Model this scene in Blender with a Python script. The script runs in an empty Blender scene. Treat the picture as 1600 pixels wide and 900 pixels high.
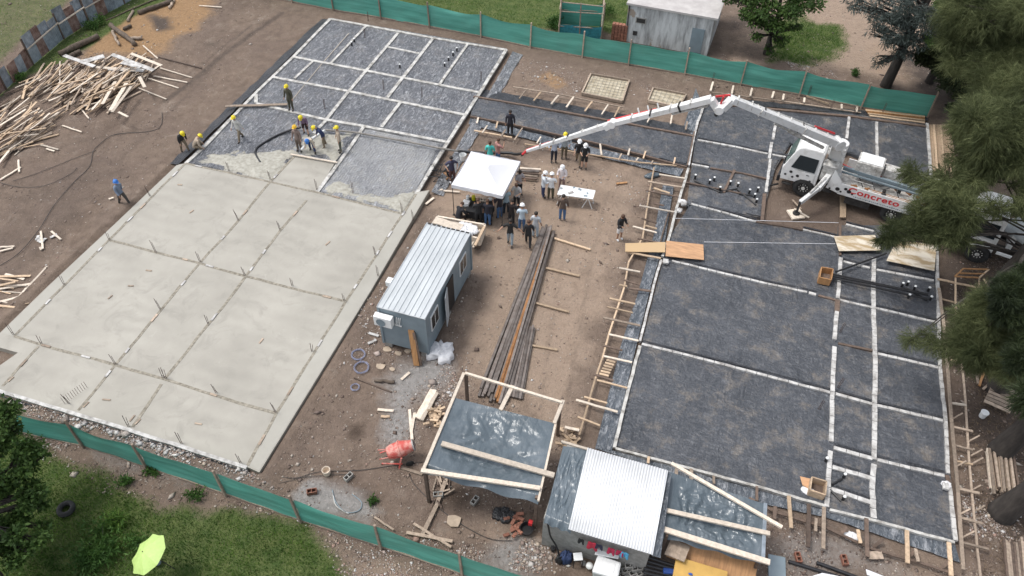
import bpy, bmesh, math, random
import numpy as np
from mathutils import Vector, Matrix, noise as mnoise
random.seed(7); RNG = np.random.default_rng(11)
PI = math.pi; rad = math.radians
S = bpy.context.scene
col = S.collection

# ------------------------------------------------------------------ camera
FPX = 1208.35; CH = 28.0
def rotz3(t):
    return Matrix(((math.cos(t), -math.sin(t), 0), (math.sin(t), math.cos(t), 0), (0, 0, 1)))
_a = PI/2 - rad(46.755)
_rx = Matrix(((1, 0, 0), (0, math.cos(_a), -math.sin(_a)), (0, math.sin(_a), math.cos(_a))))
CM = rotz3(rad(17.39)) @ _rx @ rotz3(rad(.822))
cam = bpy.data.cameras.new('camera'); cam.sensor_width = 36; cam.lens = FPX/1600*36
cam.clip_start = .5; cam.clip_end = 2000
cob = bpy.data.objects.new('camera', cam); col.objects.link(cob)
cob.matrix_world = Matrix.Translation((0, 0, CH)) @ CM.to_4x4()
S.camera = cob
S.render.resolution_x = 1024; S.render.resolution_y = 576

# ------------------------------------------------------------------ light
SUN_EL = 64; SUN_AZ = 184      # compass-free: direction of the sun in degrees CCW from +X
w = bpy.data.worlds.new('World'); S.world = w; w.use_nodes = True
nt = w.node_tree; nt.nodes.clear()
sky = nt.nodes.new('ShaderNodeTexSky'); sky.sky_type = 'NISHITA'; sky.sun_disc = False
sky.sun_elevation = rad(SUN_EL); sky.sun_rotation = rad(90-SUN_AZ); sky.air_density = 1.0; sky.dust_density = 3.0
hs = nt.nodes.new('ShaderNodeHueSaturation'); hs.inputs['Saturation'].default_value = .34
bg = nt.nodes.new('ShaderNodeBackground'); bg.inputs['Strength'].default_value = .145
out = nt.nodes.new('ShaderNodeOutputWorld')
nt.links.new(sky.outputs[0], hs.inputs['Color']); tc_ = nt.nodes.new('ShaderNodeTexCoord'); cn_ = nt.nodes.new('ShaderNodeTexNoise'); cn_.inputs['Scale'].default_value = 2.2; cn_.inputs['Detail'].default_value = 6; nt.links.new(tc_.outputs['Generated'], cn_.inputs['Vector'])
cr_ = nt.nodes.new('ShaderNodeValToRGB'); cr_.color_ramp.elements[0].position = .4; cr_.color_ramp.elements[1].position = .62; cr_.color_ramp.elements[0].color = (.75, .78, .82, 1); cr_.color_ramp.elements[1].color = (1.9, 1.88, 1.85, 1); nt.links.new(cn_.outputs['Fac'], cr_.inputs[0])
mu_ = nt.nodes.new('ShaderNodeMix'); mu_.data_type = 'RGBA'; mu_.blend_type = 'MULTIPLY'; mu_.inputs[0].default_value = 1; nt.links.new(hs.outputs[0], mu_.inputs[6]); nt.links.new(cr_.outputs[0], mu_.inputs[7])
nt.links.new(mu_.outputs[2], bg.inputs[0]); nt.links.new(bg.outputs[0], out.inputs[0])
sl = bpy.data.lights.new('sun', 'SUN'); sl.energy = 1.2; sl.angle = rad(14); sl.color = (1, .965, .91)
so = bpy.data.objects.new('sun', sl); col.objects.link(so)
sd = Vector((math.cos(rad(SUN_AZ))*math.cos(rad(SUN_EL)), math.sin(rad(SUN_AZ))*math.cos(rad(SUN_EL)), math.sin(rad(SUN_EL))))
so.rotation_euler = sd.to_track_quat('Z', 'Y').to_euler(); so.location = sd*60
S.view_settings.view_transform = 'Standard'; S.view_settings.look = 'None'
S.view_settings.exposure = 0.38; S.view_settings.gamma = 1; S.view_settings.use_curve_mapping = False

# ------------------------------------------------------------------ helpers
def G(px, py, z=0.0):
    """photo pixel (1600x900) and a height -> the point of the place at that height"""
    d = CM @ Vector((px-800, -(py-450), -FPX))
    t = (z-CH)/d.z
    return Vector((d.x*t, d.y*t, z))
def cr(i, j): return lambda x, y: (400*i+x/4.0, 225*j+y/4.0)
def GC(c, x, y, z=0.0): return G(*c(x, y), z)
FWD = Vector((-math.sin(rad(17.39)), math.cos(rad(17.39)), 0)); RGT = Vector((math.cos(rad(17.39)), math.sin(rad(17.39)), 0))
ORG = {}
def tag(o, label=None, cat=None, group=None, kind=None):
    if label: o['label'] = label
    if cat: o['category'] = cat
    if group: o['group'] = group
    if kind: o['kind'] = kind
    return o
def thing(name, label, cat, loc, rz=0, group=None):
    o = bpy.data.objects.new(name, None); col.objects.link(o); o.empty_display_size = .3
    o.location = loc; o.rotation_euler = (0, 0, rz); ORG[o.name] = Vector(loc)
    return tag(o, label, cat, group)

class MB:
    def __init__(s): s.v = []; s.f = []; s.m = []
    def add(s, vs, fs, mi=0):
        b = len(s.v); s.v += [Vector(q) for q in vs]; s.f += [tuple(b+i for i in f) for f in fs]; s.m += [mi]*len(fs); return s
    def box(s, c, d, R=None, mi=0):
        x, y, z = d[0]/2, d[1]/2, d[2]/2; c = Vector(c)
        q = [Vector(p) for p in ((-x,-y,-z),(x,-y,-z),(x,y,-z),(-x,y,-z),(-x,-y,z),(x,-y,z),(x,y,z),(-x,y,z))]
        if R is not None: q = [R @ p for p in q]
        return s.add([c+p for p in q], [(0,3,2,1),(4,5,6,7),(0,1,5,4),(1,2,6,5),(2,3,7,6),(3,0,4,7)], mi)
    def hexa(s, q, mi=0):      # 4 bottom + 4 top corners
        return s.add(q, [(0,3,2,1),(4,5,6,7),(0,1,5,4),(1,2,6,5),(2,3,7,6),(3,0,4,7)], mi)
    def bar(s, a, b, w, h, mi=0, up=None):
        a = Vector(a); b = Vector(b); d = (b-a); L = d.length
        if L < 1e-6: return s
        d /= L; up = Vector(up or (0, 0, 1))
        if abs(d.dot(up)) > .97: up = Vector((1, 0, 0))
        y = up.cross(d).normalized(); z = d.cross(y)
        R = Matrix((d, y, z)).transposed()
        return s.box((a+b)/2, (L, w, h), R, mi)
    def tube(s, pts, r, n=8, mi=0, cap=True, ell=1.0):
        pts = [Vector(p) for p in pts]; m = len(pts); rs = r if isinstance(r, (list, tuple)) else [r]*m
        b = len(s.v); prev = None
        for i, p in enumerate(pts):
            d = (pts[min(i+1, m-1)]-pts[max(i-1, 0)]).normalized()
            if prev is None:
                u = Vector((0, 0, 1)) if abs(d.z) < .9 else Vector((1, 0, 0)); x = u.cross(d).normalized()
            else:
                x = (prev - d*prev.dot(d)).normalized()
            prev = x; y = d.cross(x)
            for k in range(n):
                t = 2*PI*k/n; s.v.append(p + (x*math.cos(t)+y*math.sin(t)*ell)*rs[i])
        for i in range(m-1):
            for k in range(n):
                s.f.append((b+i*n+k, b+i*n+(k+1)%n, b+(i+1)*n+(k+1)%n, b+(i+1)*n+k)); s.m.append(mi)
        if cap:
            s.f.append(tuple(b+k for k in range(n))[::-1]); s.m.append(mi)
            s.f.append(tuple(b+(m-1)*n+k for k in range(n))); s.m.append(mi)
        return s
    def lathe(s, prof, c, n=16, mi=0, R=None):
        c = Vector(c); b = len(s.v); m = len(prof)
        for r, z in prof:
            for k in range(n):
                t = 2*PI*k/n; p = Vector((r*math.cos(t), r*math.sin(t), z))
                if R is not None: p = R @ p
                s.v.append(c+p)
        for i in range(m-1):
            for k in range(n):
                s.f.append((b+i*n+k, b+i*n+(k+1)%n, b+(i+1)*n+(k+1)%n, b+(i+1)*n+k)); s.m.append(mi)
        return s
    def prism(s, poly, z0, z1, mi=0):
        n = len(poly); b = len(s.v)
        s.v += [Vector((p[0], p[1], z0)) for p in poly]+[Vector((p[0], p[1], z1)) for p in poly]
        s.f.append(tuple(b+n+i for i in range(n))); s.f.append(tuple(b+i for i in range(n))[::-1])
        s.f += [(b+i, b+(i+1) % n, b+n+(i+1) % n, b+n+i) for i in range(n)]; s.m += [mi]*(n+2); return s
    def grid(s, fn, nu, nv, mi=0):
        b = len(s.v)
        for j in range(nv+1):
            for i in range(nu+1): s.v.append(Vector(fn(i/nu, j/nv)))
        for j in range(nv):
            for i in range(nu):
                q = b+j*(nu+1)+i; s.f.append((q, q+1, q+nu+2, q+nu+1)); s.m.append(mi)
        return s
    def sph(s, c, r, n=10, m=7, mi=0, sc=(1, 1, 1)):
        c = Vector(c)
        return s.grid(lambda u, v: c+Vector((r*sc[0]*math.cos(2*PI*u)*math.sin(PI*v), r*sc[1]*math.sin(2*PI*u)*math.sin(PI*v), -r*sc[2]*math.cos(PI*v))), n, m, mi)
    def xf(s, M):
        s.v = [M @ p for p in s.v]; return s
    def build(s, name, mats, parent=None, local=False, smooth=False, bevel=0, solid=0):
        if not isinstance(mats, (list, tuple)): mats = [mats]
        if parent is not None: o0 = Vector((0, 0, 0)) if local else ORG[parent.name]
        elif local: o0 = Vector((0, 0, 0))
        else:
            xs = [p.x for p in s.v]; ys = [p.y for p in s.v]; zs = [p.z for p in s.v]
            o0 = Vector(((min(xs)+max(xs))/2, (min(ys)+max(ys))/2, min(zs)))
        me = bpy.data.meshes.new(name); me.from_pydata([p-o0 for p in s.v], [], s.f)
        for mt in mats: me.materials.append(mt)
        me.polygons.foreach_set('material_index', s.m)
        if smooth: me.polygons.foreach_set('use_smooth', [True]*len(s.f))
        me.update()
        o = bpy.data.objects.new(name, me); col.objects.link(o)
        if parent is not None: o.parent = parent; ORG[o.name] = o0
        elif not local: o.location = o0; ORG[o.name] = o0
        else: ORG[o.name] = Vector((0, 0, 0))
        if solid: md = o.modifiers.new('thick', 'SOLIDIFY'); md.thickness = solid; md.offset = 0
        if bevel: md = o.modifiers.new('bev', 'BEVEL'); md.width = bevel; md.segments = 2; md.limit_method = 'ANGLE'
        return o
def npmesh(name, verts, faces_n, mats, loc=(0, 0, 0), smooth=False):
    """verts (N,3); faces: (M,k) int array"""
    verts = np.asarray(verts, np.float32)-np.asarray(loc, np.float32); F = np.asarray(faces_n, np.int32); k = F.shape[1]
    me = bpy.data.meshes.new(name); me.vertices.add(len(verts)); me.vertices.foreach_set('co', verts.ravel())
    me.loops.add(F.size); me.loops.foreach_set('vertex_index', F.ravel())
    me.polygons.add(len(F)); me.polygons.foreach_set('loop_start', np.arange(0, F.size, k, dtype=np.int32)); me.polygons.foreach_set('loop_total', np.full(len(F), k, np.int32))
    if smooth: me.polygons.foreach_set('use_smooth', np.ones(len(F), bool))
    for m in (mats if isinstance(mats, (list, tuple)) else [mats]): me.materials.append(m)
    me.update(); me.validate()
    o = bpy.data.objects.new(name, me); col.objects.link(o); o.location = loc
    return o

# ------------------------------------------------------------------ materials
class NT:
    def __init__(s, name):
        s.m = bpy.data.materials.new(name); s.m.use_nodes = True; s.t = s.m.node_tree; s.n = s.t.nodes; s.l = s.t.links
        s.b = s.n['Principled BSDF']
    def new(s, k, **kw):
        x = s.n.new(k)
        for a, b in kw.items(): setattr(x, a, b)
        return x
    def inp(s, x, i, v):
        if isinstance(v, bpy.types.NodeSocket): s.l.new(v, x.inputs[i])
        else: x.inputs[i].default_value = v
    def pos(s, scale=(1, 1, 1), rz=0, obj=False):
        if obj: p = s.new('ShaderNodeTexCoord').outputs['Object']
        else: p = s.new('ShaderNodeNewGeometry').outputs['Position']
        mp = s.new('ShaderNodeMapping'); s.l.new(p, mp.inputs[0]); mp.inputs['Scale'].default_value = scale; mp.inputs['Rotation'].default_value = (0, 0, rz)
        return mp.outputs[0]
    def noise(s, sc, det=4, rough=.6, vec=None, dist=0):
        x = s.new('ShaderNodeTexNoise'); x.inputs['Scale'].default_value = sc; x.inputs['Detail'].default_value = det
        x.inputs['Roughness'].default_value = rough; x.inputs['Distortion'].default_value = dist
        s.l.new(vec if vec is not None else s.pos(), x.inputs['Vector']); return x.outputs['Fac']
    def vor(s, sc, vec=None, feat='F1'):
        x = s.new('ShaderNodeTexVoronoi'); x.feature = feat; x.inputs['Scale'].default_value = sc
        s.l.new(vec if vec is not None else s.pos(), x.inputs['Vector']); return x
    def ramp(s, fac, a, b, ca=(0, 0, 0, 1), cb=(1, 1, 1, 1)):
        x = s.new('ShaderNodeValToRGB'); e = x.color_ramp.elements; e[0].position = a; e[1].position = b; e[0].color = ca; e[1].color = cb
        s.l.new(fac, x.inputs[0]); return x.outputs[0]
    def mix(s, fac, a, b, mode='MIX'):
        x = s.new('ShaderNodeMix'); x.data_type = 'RGBA'; x.blend_type = mode
        s.inp(x, 0, fac); s.inp(x, 6, c4(a)); s.inp(x, 7, c4(b)); return x.outputs[2]
    def math(s, op, a, b=0.0):
        x = s.new('ShaderNodeMath', operation=op); s.inp(x, 0, a); s.inp(x, 1, b); return x.outputs[0]
    def bump(s, h, strength=.5, dist=.02):
        x = s.new('ShaderNodeBump'); x.inputs['Strength'].default_value = strength; x.inputs['Distance'].default_value = dist
        s.l.new(h, x.inputs['Height']); s.l.new(x.outputs[0], s.b.inputs['Normal'])
def c4(c):
    if isinstance(c, bpy.types.NodeSocket): return c
    return (c[0], c[1], c[2], 1) if len(c) == 3 else c
def sc(c, k): return tuple(min(1, x*k) for x in c[:3])
def simple(name, c, rough=.7, var=.18, scale=6, bump=0, rand=0, metal=0, c2=None, spec=.5, stretch=None, lo=.3, hi=.7, island=False):
    t = NT(name); vec = t.pos(scale=stretch) if stretch else None
    n = t.noise(scale, 5, .62, vec)
    base = t.mix(t.ramp(n, lo, hi), sc(c, 1-var), c2 if c2 else sc(c, 1+var))
    if rand:
        r = t.new('ShaderNodeNewGeometry').outputs['Random Per Island'] if island else t.new('ShaderNodeObjectInfo').outputs['Random']
        v = t.math('ADD', t.math('MULTIPLY', r, 2*rand), 1-rand)
        x = t.new('ShaderNodeVectorMath', operation='SCALE'); t.l.new(base, x.inputs[0]); t.l.new(v, x.inputs['Scale']); base = x.outputs[0]
    t.l.new(base, t.b.inputs['Base Color']); t.b.inputs['Roughness'].default_value = rough; t.b.inputs['Metallic'].default_value = metal
    t.b.inputs['Specular IOR Level'].default_value = spec
    if bump: t.bump(n, bump, .03)
    return t.m
def plain(name, c, rough=.6, metal=0): return simple(name, c, rough, .07, 9, 0, 0, metal)
M = {}
M['wood'] = simple('timber', (.46, .34, .23), .8, .25, 9, .2, .3, stretch=(1, 1, 1))
M['woodold'] = simple('weathered_timber', (.33, .26, .2), .85, .3, 8, .2, .35)
M['wooddark'] = simple('dark_timber', (.12, .085, .065), .85, .35, 7, .2, .3)
M['woodpale'] = simple('pale_timber', (.58, .5, .41), .8, .2, 8, .15, .25)
M['ply'] = simple('plywood', (.45, .26, .14), .7, .25, 1.6, .1, .1, stretch=(1, 6, 1))
M['plyo'] = simple('orange_formwork_board', (.36, .19, .08), .6, .3, 1.5, .1, .1, stretch=(8, 1, 1))
M['bark'] = simple('bark', (.045, .038, .033), .95, .5, 5, .8, 0, stretch=(1, 1, .25))
M['log'] = simple('log_bark', (.11, .085, .065), .95, .5, 6, .6, .2)
M['conc'] = None
M['block'] = simple('concrete_block', (.3, .29, .27), .9, .25, 5, .3, .1)
M['brick'] = simple('fired_brick', (.27, .12, .08), .9, .25, 8, .3, .2)
M['steel'] = simple('dark_steel', (.14, .105, .085), .65, .3, 1.2, .1, .4, metal=.2, stretch=(3, 3, 3), c2=(.2, .175, .16))
M['rust'] = simple('rusty_steel', (.27, .125, .045), .8, .4, 3, .2, .15)
M['rebar'] = simple('rebar_steel', (.09, .06, .05), .7, .3, 20, 0, .2)
M['black'] = simple('black_plastic', (.018, .018, .02), .45, .3, 5)
M['rubber'] = simple('tyre_rubber', (.022, .022, .022), .85, .5, 6, .2)
M['grime'] = simple('chassis', (.03, .028, .027), .8, .6, 4, .1)
M['white'] = simple('white_paint', (.52, .51, .48), .4, .08, 2.2, 0, 0, c2=(.7, .7, .69), lo=.25, hi=.5)
M['dirtywhite'] = simple('dirty_white_paint', (.33, .31, .28), .6, .3, 5, .1, 0, c2=(.66, .65, .62), lo=.3, hi=.65)
M['whiteplastic'] = plain('white_plastic', (.74, .75, .74), .4)
M['canvas'] = simple('white_canvas', (.66, .66, .68), .75, .03, 1.2)
M['red'] = plain('red_paint', (.55, .03, .035), .4)
M['salmon'] = simple('faded_red_paint', (.6, .09, .07), .6, .2, 5, .1, c2=(.62, .3, .25), lo=.42, hi=.62)
M['lime'] = plain('lime_nylon', (.42, .58, .18), .6)
M['glass'] = plain('dark_glass', (.02, .025, .028), .12)
M['greenglass'] = plain('green_windscreen', (.03, .075, .06), .15)
M['grey'] = simple('grey_painted_steel', (.2, .25, .28), .5, .12, 1.5, 0, 0)
M['roofmetal'] = None
M['yellow'] = simple('yellow_board', (.5, .3, .07), .5, .15, 2)
M['blue'] = plain('blue_plastic', (.03, .09, .35), .4)
M['foil'] = simple('white_block_strip', (.3, .28, .26), .8, .25, 3, .3, 0, c2=(.56, .55, .53), lo=.3, hi=.6)
M['netblue'] = simple('blue_netting', (.03, .2, .24), .8, .3, 5)
M['galv'] = simple('corrugated_steel_sheet', (.26, .3, .34), .55, .35, 2.5, .1, .2, metal=.2)
M['galvrust'] = simple('rusted_steel_sheet', (.2, .09, .06), .8, .45, 3, .2, .2, c2=(.3, .22, .19))
M['ash'] = simple('ash_and_rubble', (.28, .26, .25), .95, .5, 6, .5, 0, c2=(.5, .48, .46))
M['bagwhite'] = simple('white_sack', (.7, .7, .71), .6, .12, 6, .4)

# poured concrete: slow blotches + trowel arcs
def mk_conc(name, a, b, arcs=.5):
    t = NT(name)
    n1 = t.noise(.35, 4, .6); n2 = t.noise(9, 4, .7)
    base = t.mix(t.ramp(n1, .35, .68), a, b)
    wv = t.new('ShaderNodeTexWave'); wv.wave_type = 'RINGS'; wv.inputs['Scale'].default_value = .9; wv.inputs['Distortion'].default_value = 7
    wv.inputs['Detail'].default_value = 3; wv.inputs['Detail Scale'].default_value = .5; t.l.new(t.pos(scale=(.8, .45, 1)), wv.inputs['Vector'])
    base = t.mix(t.math('MULTIPLY', t.math('MULTIPLY', wv.outputs['Fac'], t.ramp(t.noise(.5, 3, .6, t.pos(scale=(1, 1, 3))), .35, .65)), .26*arcs), base, sc(a, .7))
    base = t.mix(t.math('MULTIPLY', t.ramp(t.noise(.8, 6, .7, dist=1.2), .52, .66), .45*arcs), base, sc(a, .76))
    base = t.mix(t.math('MULTIPLY', t.ramp(t.noise(2.6, 5, .7, dist=.8), .64, .7), .35*arcs), base, sc(b, 1.12))
    base = t.mix(t.math('MULTIPLY', n2, .14), base, sc(a, .6))
    t.l.new(base, t.b.inputs['Base Color']); t.b.inputs['Roughness'].default_value = .62
    t.bump(t.math('ADD', n2, t.math('MULTIPLY', wv.outputs['Fac'], .6)), .25, .012)
    return t.m
M['conc'] = mk_conc('smooth_wet_concrete', (.312, .294, .254), (.385, .364, .316), 1)
M['conc2'] = mk_conc('edge_concrete', (.325, .31, .27), (.385, .37, .325), .2)
M['wetconc'] = simple('lumpy_fresh_concrete', (.29, .275, .225), .6, .2, 5, .4, 0, c2=(.42, .405, .35))
M['joint'] = simple('sandy_joint', (.2, .175, .135), .9, .35, 7, .4, 0, c2=(.36, .33, .27))

def mk_membrane(name, a, b, dirt, dirtamt, glint, rough=.38, bs=.6, wscale=3.0):
    t = NT(name)
    v1 = t.noise(wscale, 6, .68, t.pos(scale=(1, .55, 1), rz=.5), 1.2)
    v2 = t.noise(wscale*4.2, 4, .7, t.pos(scale=(1, .3, 1) if glint > .3 or glint == 0 else (.55, 1, 1), rz=-.6 if glint > .3 or glint == 0 else .15), .8)
    big = t.noise(.45, 4, .6)
    base = t.mix(t.ramp(big, .35, .7), a, b)
    d = t.math('MULTIPLY', t.ramp(t.noise(.9, 8, .75), .52, .64), dirtamt)
    base = t.mix(d, base, dirt)
    g = t.math('MULTIPLY', t.ramp(v2, .52, .66), glint)
    base = t.mix(g, base, (.42, .43, .45))  # pale glints on the wrinkles, painted into the base colour
    sp = t.math('MULTIPLY', t.ramp(t.noise(wscale*5.5, 3, .8, t.pos(scale=(1, .55, 1), rz=.9), 1.5), .53, .63), glint*.75)
    base = t.mix(sp, base, (.5, .51, .53))  # smaller glint specks, painted in the same way
    t.l.new(base, t.b.inputs['Base Color']); t.inp(t.b, 'Roughness', t.math('ADD', t.math('MULTIPLY', d, .4), rough))
    t.b.inputs['Specular IOR Level'].default_value = .45
    t.bump(t.math('ADD', t.math('MULTIPLY', v1, 1.0), t.math('MULTIPLY', v2, .8)), bs, .2)
    return t.m
M['memb'] = mk_membrane('black_membrane', (.054, .06, .071), (.088, .095, .109), (.19, .168, .145), .85, .12, .3, .7, 1.2)
M['memb2'] = mk_membrane('pale_dusty_glint_membrane', (.105, .112, .126), (.165, .172, .185), (.25, .23, .21), .5, 1.0, .4, 1.0, 1.8)
M['membw'] = mk_membrane('splashed_membrane', (.26, .265, .275), (.42, .42, .41), (.36, .34, .29), .6, 1.0, .45, 1.0, 1.8)
M['film'] = mk_membrane('blue_grey_film', (.07, .083, .1), (.11, .128, .15), (.22, .22, .22), .2, .5, .28, .9, 1.3)
M['tarp'] = mk_membrane('grey_blue_tarpaulin', (.08, .103, .12), (.105, .13, .15), (.4, .42, .44), .1, .0, .17, .22, .7)
M['blackfilm'] = mk_membrane('black_film', (.018, .02, .026), (.035, .038, .048), (.1, .09, .08), .3, .12, .35, .7, 3)

# corrugated / ribbed metals are modelled; plain metals here
M['rooflight'] = simple('pale_ribbed_roof', (.4, .425, .44), .5, .08, 1.2, 0, 0, c2=(.51, .535, .545), stretch=(1.5, .4, 1))
M['roofwhite'] = simple('white_corrugated_roof', (.6, .61, .61), .45, .03, 1.1, 0, 0, c2=(.69, .7, .71), lo=.25, hi=.5)
# green fence cloth with horizontal streaks
def mk_cloth():
    t = NT('green_shade_cloth')
    n = t.noise(1.0, 5, .65, t.pos(scale=(.3, .3, 6)))
    base = t.mix(t.ramp(n, .35, .72), (.07, .28, .22), (.115, .385, .31))
    base = t.mix(t.math('MULTIPLY', t.ramp(t.noise(.7, 4, .6), .5, .8), .25), base, (.14, .24, .2))
    t.l.new(base, t.b.inputs['Base Color']); t.b.inputs['Roughness'].default_value = .65; t.bump(n, .3, .05)
    return t.m
M['cloth'] = mk_cloth()
def mk_plaster():
    t = NT('stained_plaster')
    st = t.noise(1.6, 6, .7, t.pos(scale=(1.6, 1.6, .28)))
    base = t.mix(t.ramp(st, .4, .66), (.56, .57, .57), (.2, .2, .2))
    base = t.mix(t.ramp(t.noise(.9, 5, .6), .6, .64), base, (.33, .27, .22))
    t.l.new(base, t.b.inputs['Base Color']); t.b.inputs['Roughness'].default_value = .9; t.bump(st, .4, .03)
    return t.m
M['plaster'] = mk_plaster()

def leafmat(name, a, b, rough=.6, trans=.25):
    t = NT(name)
    r = t.new('ShaderNodeNewGeometry').outputs['Random Per Island']
    base = t.mix(r, a, b)
    base = t.mix(t.ramp(t.noise(.55, 3, .5), .35, .7), base, sc(a, .7))
    t.l.new(base, t.b.inputs['Base Color']); t.b.inputs['Roughness'].default_value = rough
    t.b.inputs['Specular IOR Level'].default_value = .25
    tr = t.new('ShaderNodeBsdfTranslucent'); t.l.new(base, tr.inputs[0]); mx = t.new('ShaderNodeMixShader'); mx.inputs[0].default_value = trans
    t.l.new(t.b.outputs[0], mx.inputs[1]); t.l.new(tr.outputs[0], mx.inputs[2]); t.l.new(mx.outputs[0], t.n['Material Output'].inputs[0])
    return t.m
M['leaf'] = leafmat('broad_leaves', (.04, .085, .02), (.11, .18, .045))
M['euca'] = leafmat('blue_grey_leaves', (.05, .07, .06), (.19, .22, .21))
M['casu'] = leafmat('casuarina_needles', (.058, .076, .03), (.285, .315, .145), .7, .4)
M['casud'] = leafmat('dark_needles', (.02, .032, .014), (.06, .08, .03))  # darker copy of the needles, deep canopy shade put into the colour
M['grass'] = leafmat('grass_blades', (.045, .12, .018), (.22, .35, .07), .7, .4)
M['weed'] = leafmat('weed_leaves', (.04, .1, .02), (.1, .19, .04))
# ------------------------------------------------------------------ ground zones (polygons in the plan of the place)
def poly_w(pts): return np.array([tuple(G(x, y))[:2] for x, y in pts])
def sdist(P, poly):
    n = len(poly); inside = np.zeros(len(P), bool); dm = np.full(len(P), 1e9)
    for i in range(n):
        a = poly[i]; b = poly[(i+1) % n]; ab = b-a
        t = np.clip(((P-a)@ab)/(ab@ab+1e-9), 0, 1); d = np.linalg.norm(P-(a+t[:, None]*ab), axis=1); dm = np.minimum(dm, d)
        c = ((a[1] > P[:, 1]) != (b[1] > P[:, 1])) & (P[:, 0] < (b[0]-a[0])*(P[:, 1]-a[1])/(b[1]-a[1]+1e-12)+a[0]); inside ^= c
    return np.where(inside, dm, -dm)
def ldist(P, pts):
    dm = np.full(len(P), 1e9)
    for a, b in zip(pts[:-1], pts[1:]):
        ab = b-a; t = np.clip(((P-a)@ab)/(ab@ab+1e-9), 0, 1); dm = np.minimum(dm, np.linalg.norm(P-(a+t[:, None]*ab), axis=1))
    return dm
def lattice_noise(P, s, seed=0):
    r = np.random.default_rng(seed); T = r.random((256, 256)); Q = P/s+1000; i = np.floor(Q).astype(int); f = Q-i; f = f*f*(3-2*f)
    x0 = i[:, 0] % 256; y0 = i[:, 1] % 256; x1 = (x0+1) % 256; y1 = (y0+1) % 256
    return (T[x0, y0]*(1-f[:, 0])+T[x1, y0]*f[:, 0])*(1-f[:, 1])+(T[x0, y1]*(1-f[:, 0])+T[x1, y1]*f[:, 0])*f[:, 1]
def fbm(P, s, seed=0): return (lattice_noise(P, s, seed)*.5+lattice_noise(P, s/2.1, seed+1)*.3+lattice_noise(P, s/4.3, seed+2)*.2)
Z = {
 'grass': [([(-260, 560), (0, 610), (45, 690), (100, 718), (150, 745), (190, 775), (240, 800), (330, 798), (400, 796), (470, 818), (515, 850), (550, 905), (600, 1100), (-260, 1100)], .5, 1.0),
           ([(-400, -60), (-400, 160), (0, 98), (40, 60), (85, 24), (115, -5), (120, -60)], .4, .55),
           ([(0, 150), (30, 128), (60, 108), (100, 100), (160, 58), (200, 30), (260, 0), (290, -20), (180, -20), (140, 20), (90, 45), (40, 85), (0, 120)], .3, .9),
           ([(500, -5), (600, 10), (760, 30), (870, 50), (880, 30), (985, 60), (1000, -10), (1000, -120), (300, -120), (400, -40)], .5, 1.0),
           ([(1205, 98), (1245, 100), (1300, 92), (1330, 70), (1305, 40), (1250, 25), (1205, 40)], .6, .9)],
 'sand': [([(128, 88), (160, 40), (200, 15), (245, -20), (350, -30), (330, 20), (290, 55), (260, 80), (215, 95), (160, 88)], .8, .8),
          ([(835, 120), (860, 108), (885, 132), (868, 140)], .3, .6), ([(1345, 60), (1420, 60), (1440, 130), (1370, 140)], 1.0, .25)],
 'grey': [([(595, 600), (640, 560), (690, 540), (705, 575), (665, 640), (625, 700), (600, 690)], .6, .85),
          ([(455, 780), (480, 755), (560, 770), (600, 800), (570, 815), (500, 800)], .4, .9), ([(755, 850), (800, 830), (880, 870), (840, 900), (740, 880)], .5, .7),
          ([(1200, 830), (1340, 840), (1420, 900), (1200, 900)], .8, .45), ([(0, 640), (400, 745), (440, 800), (200, 735), (60, 690)], .6, .4)],
 'pale': [([(700, 250), (1000, 250), (985, 330), (945, 470), (880, 690), (830, 660), (735, 600), (745, 430), (690, 345)], 1.2, .85),
          ([(1130, 45), (1290, -40), (1420, -60), (1480, 60), (1440, 140), (1330, 110), (1210, 100), (1130, 110)], .8, .8),
          ([(430, 790), (560, 860), (760, 910), (900, 1000), (600, 1000), (540, 880)], .6, .7), ([(790, 80), (1110, 150), (1090, 230), (745, 150)], 1, .3),
          ([(800, 800), (850, 830), (900, 880), (820, 890), (700, 830)], .6, .55), ([(1400, 830), (1600, 880), (1600, 960), (1380, 930)], .8, .4)],
 'dark': [([(1470, 380), (1700, 300), (1750, 1000), (1590, 1000), (1530, 700), (1490, 540)], 1.0, .75), ([(1395, 90), (1700, 0), (1700, 260), (1470, 180), (1440, 140)], 1.0, .8),  # dark earth under the trees, with their shade painted into the soil colour
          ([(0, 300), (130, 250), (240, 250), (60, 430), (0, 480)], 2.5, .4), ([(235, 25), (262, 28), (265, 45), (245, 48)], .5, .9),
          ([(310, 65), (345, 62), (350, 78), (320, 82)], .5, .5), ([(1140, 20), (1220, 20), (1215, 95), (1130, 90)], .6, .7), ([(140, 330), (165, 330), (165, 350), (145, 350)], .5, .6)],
 'wet': [([(535, 680), (548, 662), (575, 655), (568, 680), (550, 692)], .25, .9), ([(560, 755), (600, 775), (590, 800), (565, 780)], .35, .6), ([(690, 770), (720, 755), (740, 780), (715, 800)], .3, .8),
         ([(1205, 300), (1225, 340), (1300, 365), (1455, 365), (1455, 300), (1310, 270), (1250, 260)], .8, .35), ([(600, 640), (612, 640), (612, 655), (600, 655)], .2, .5)],
}
ZP = {k: [(poly_w(p), s, a) for p, s, a in v] for k, v in Z.items()}
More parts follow.
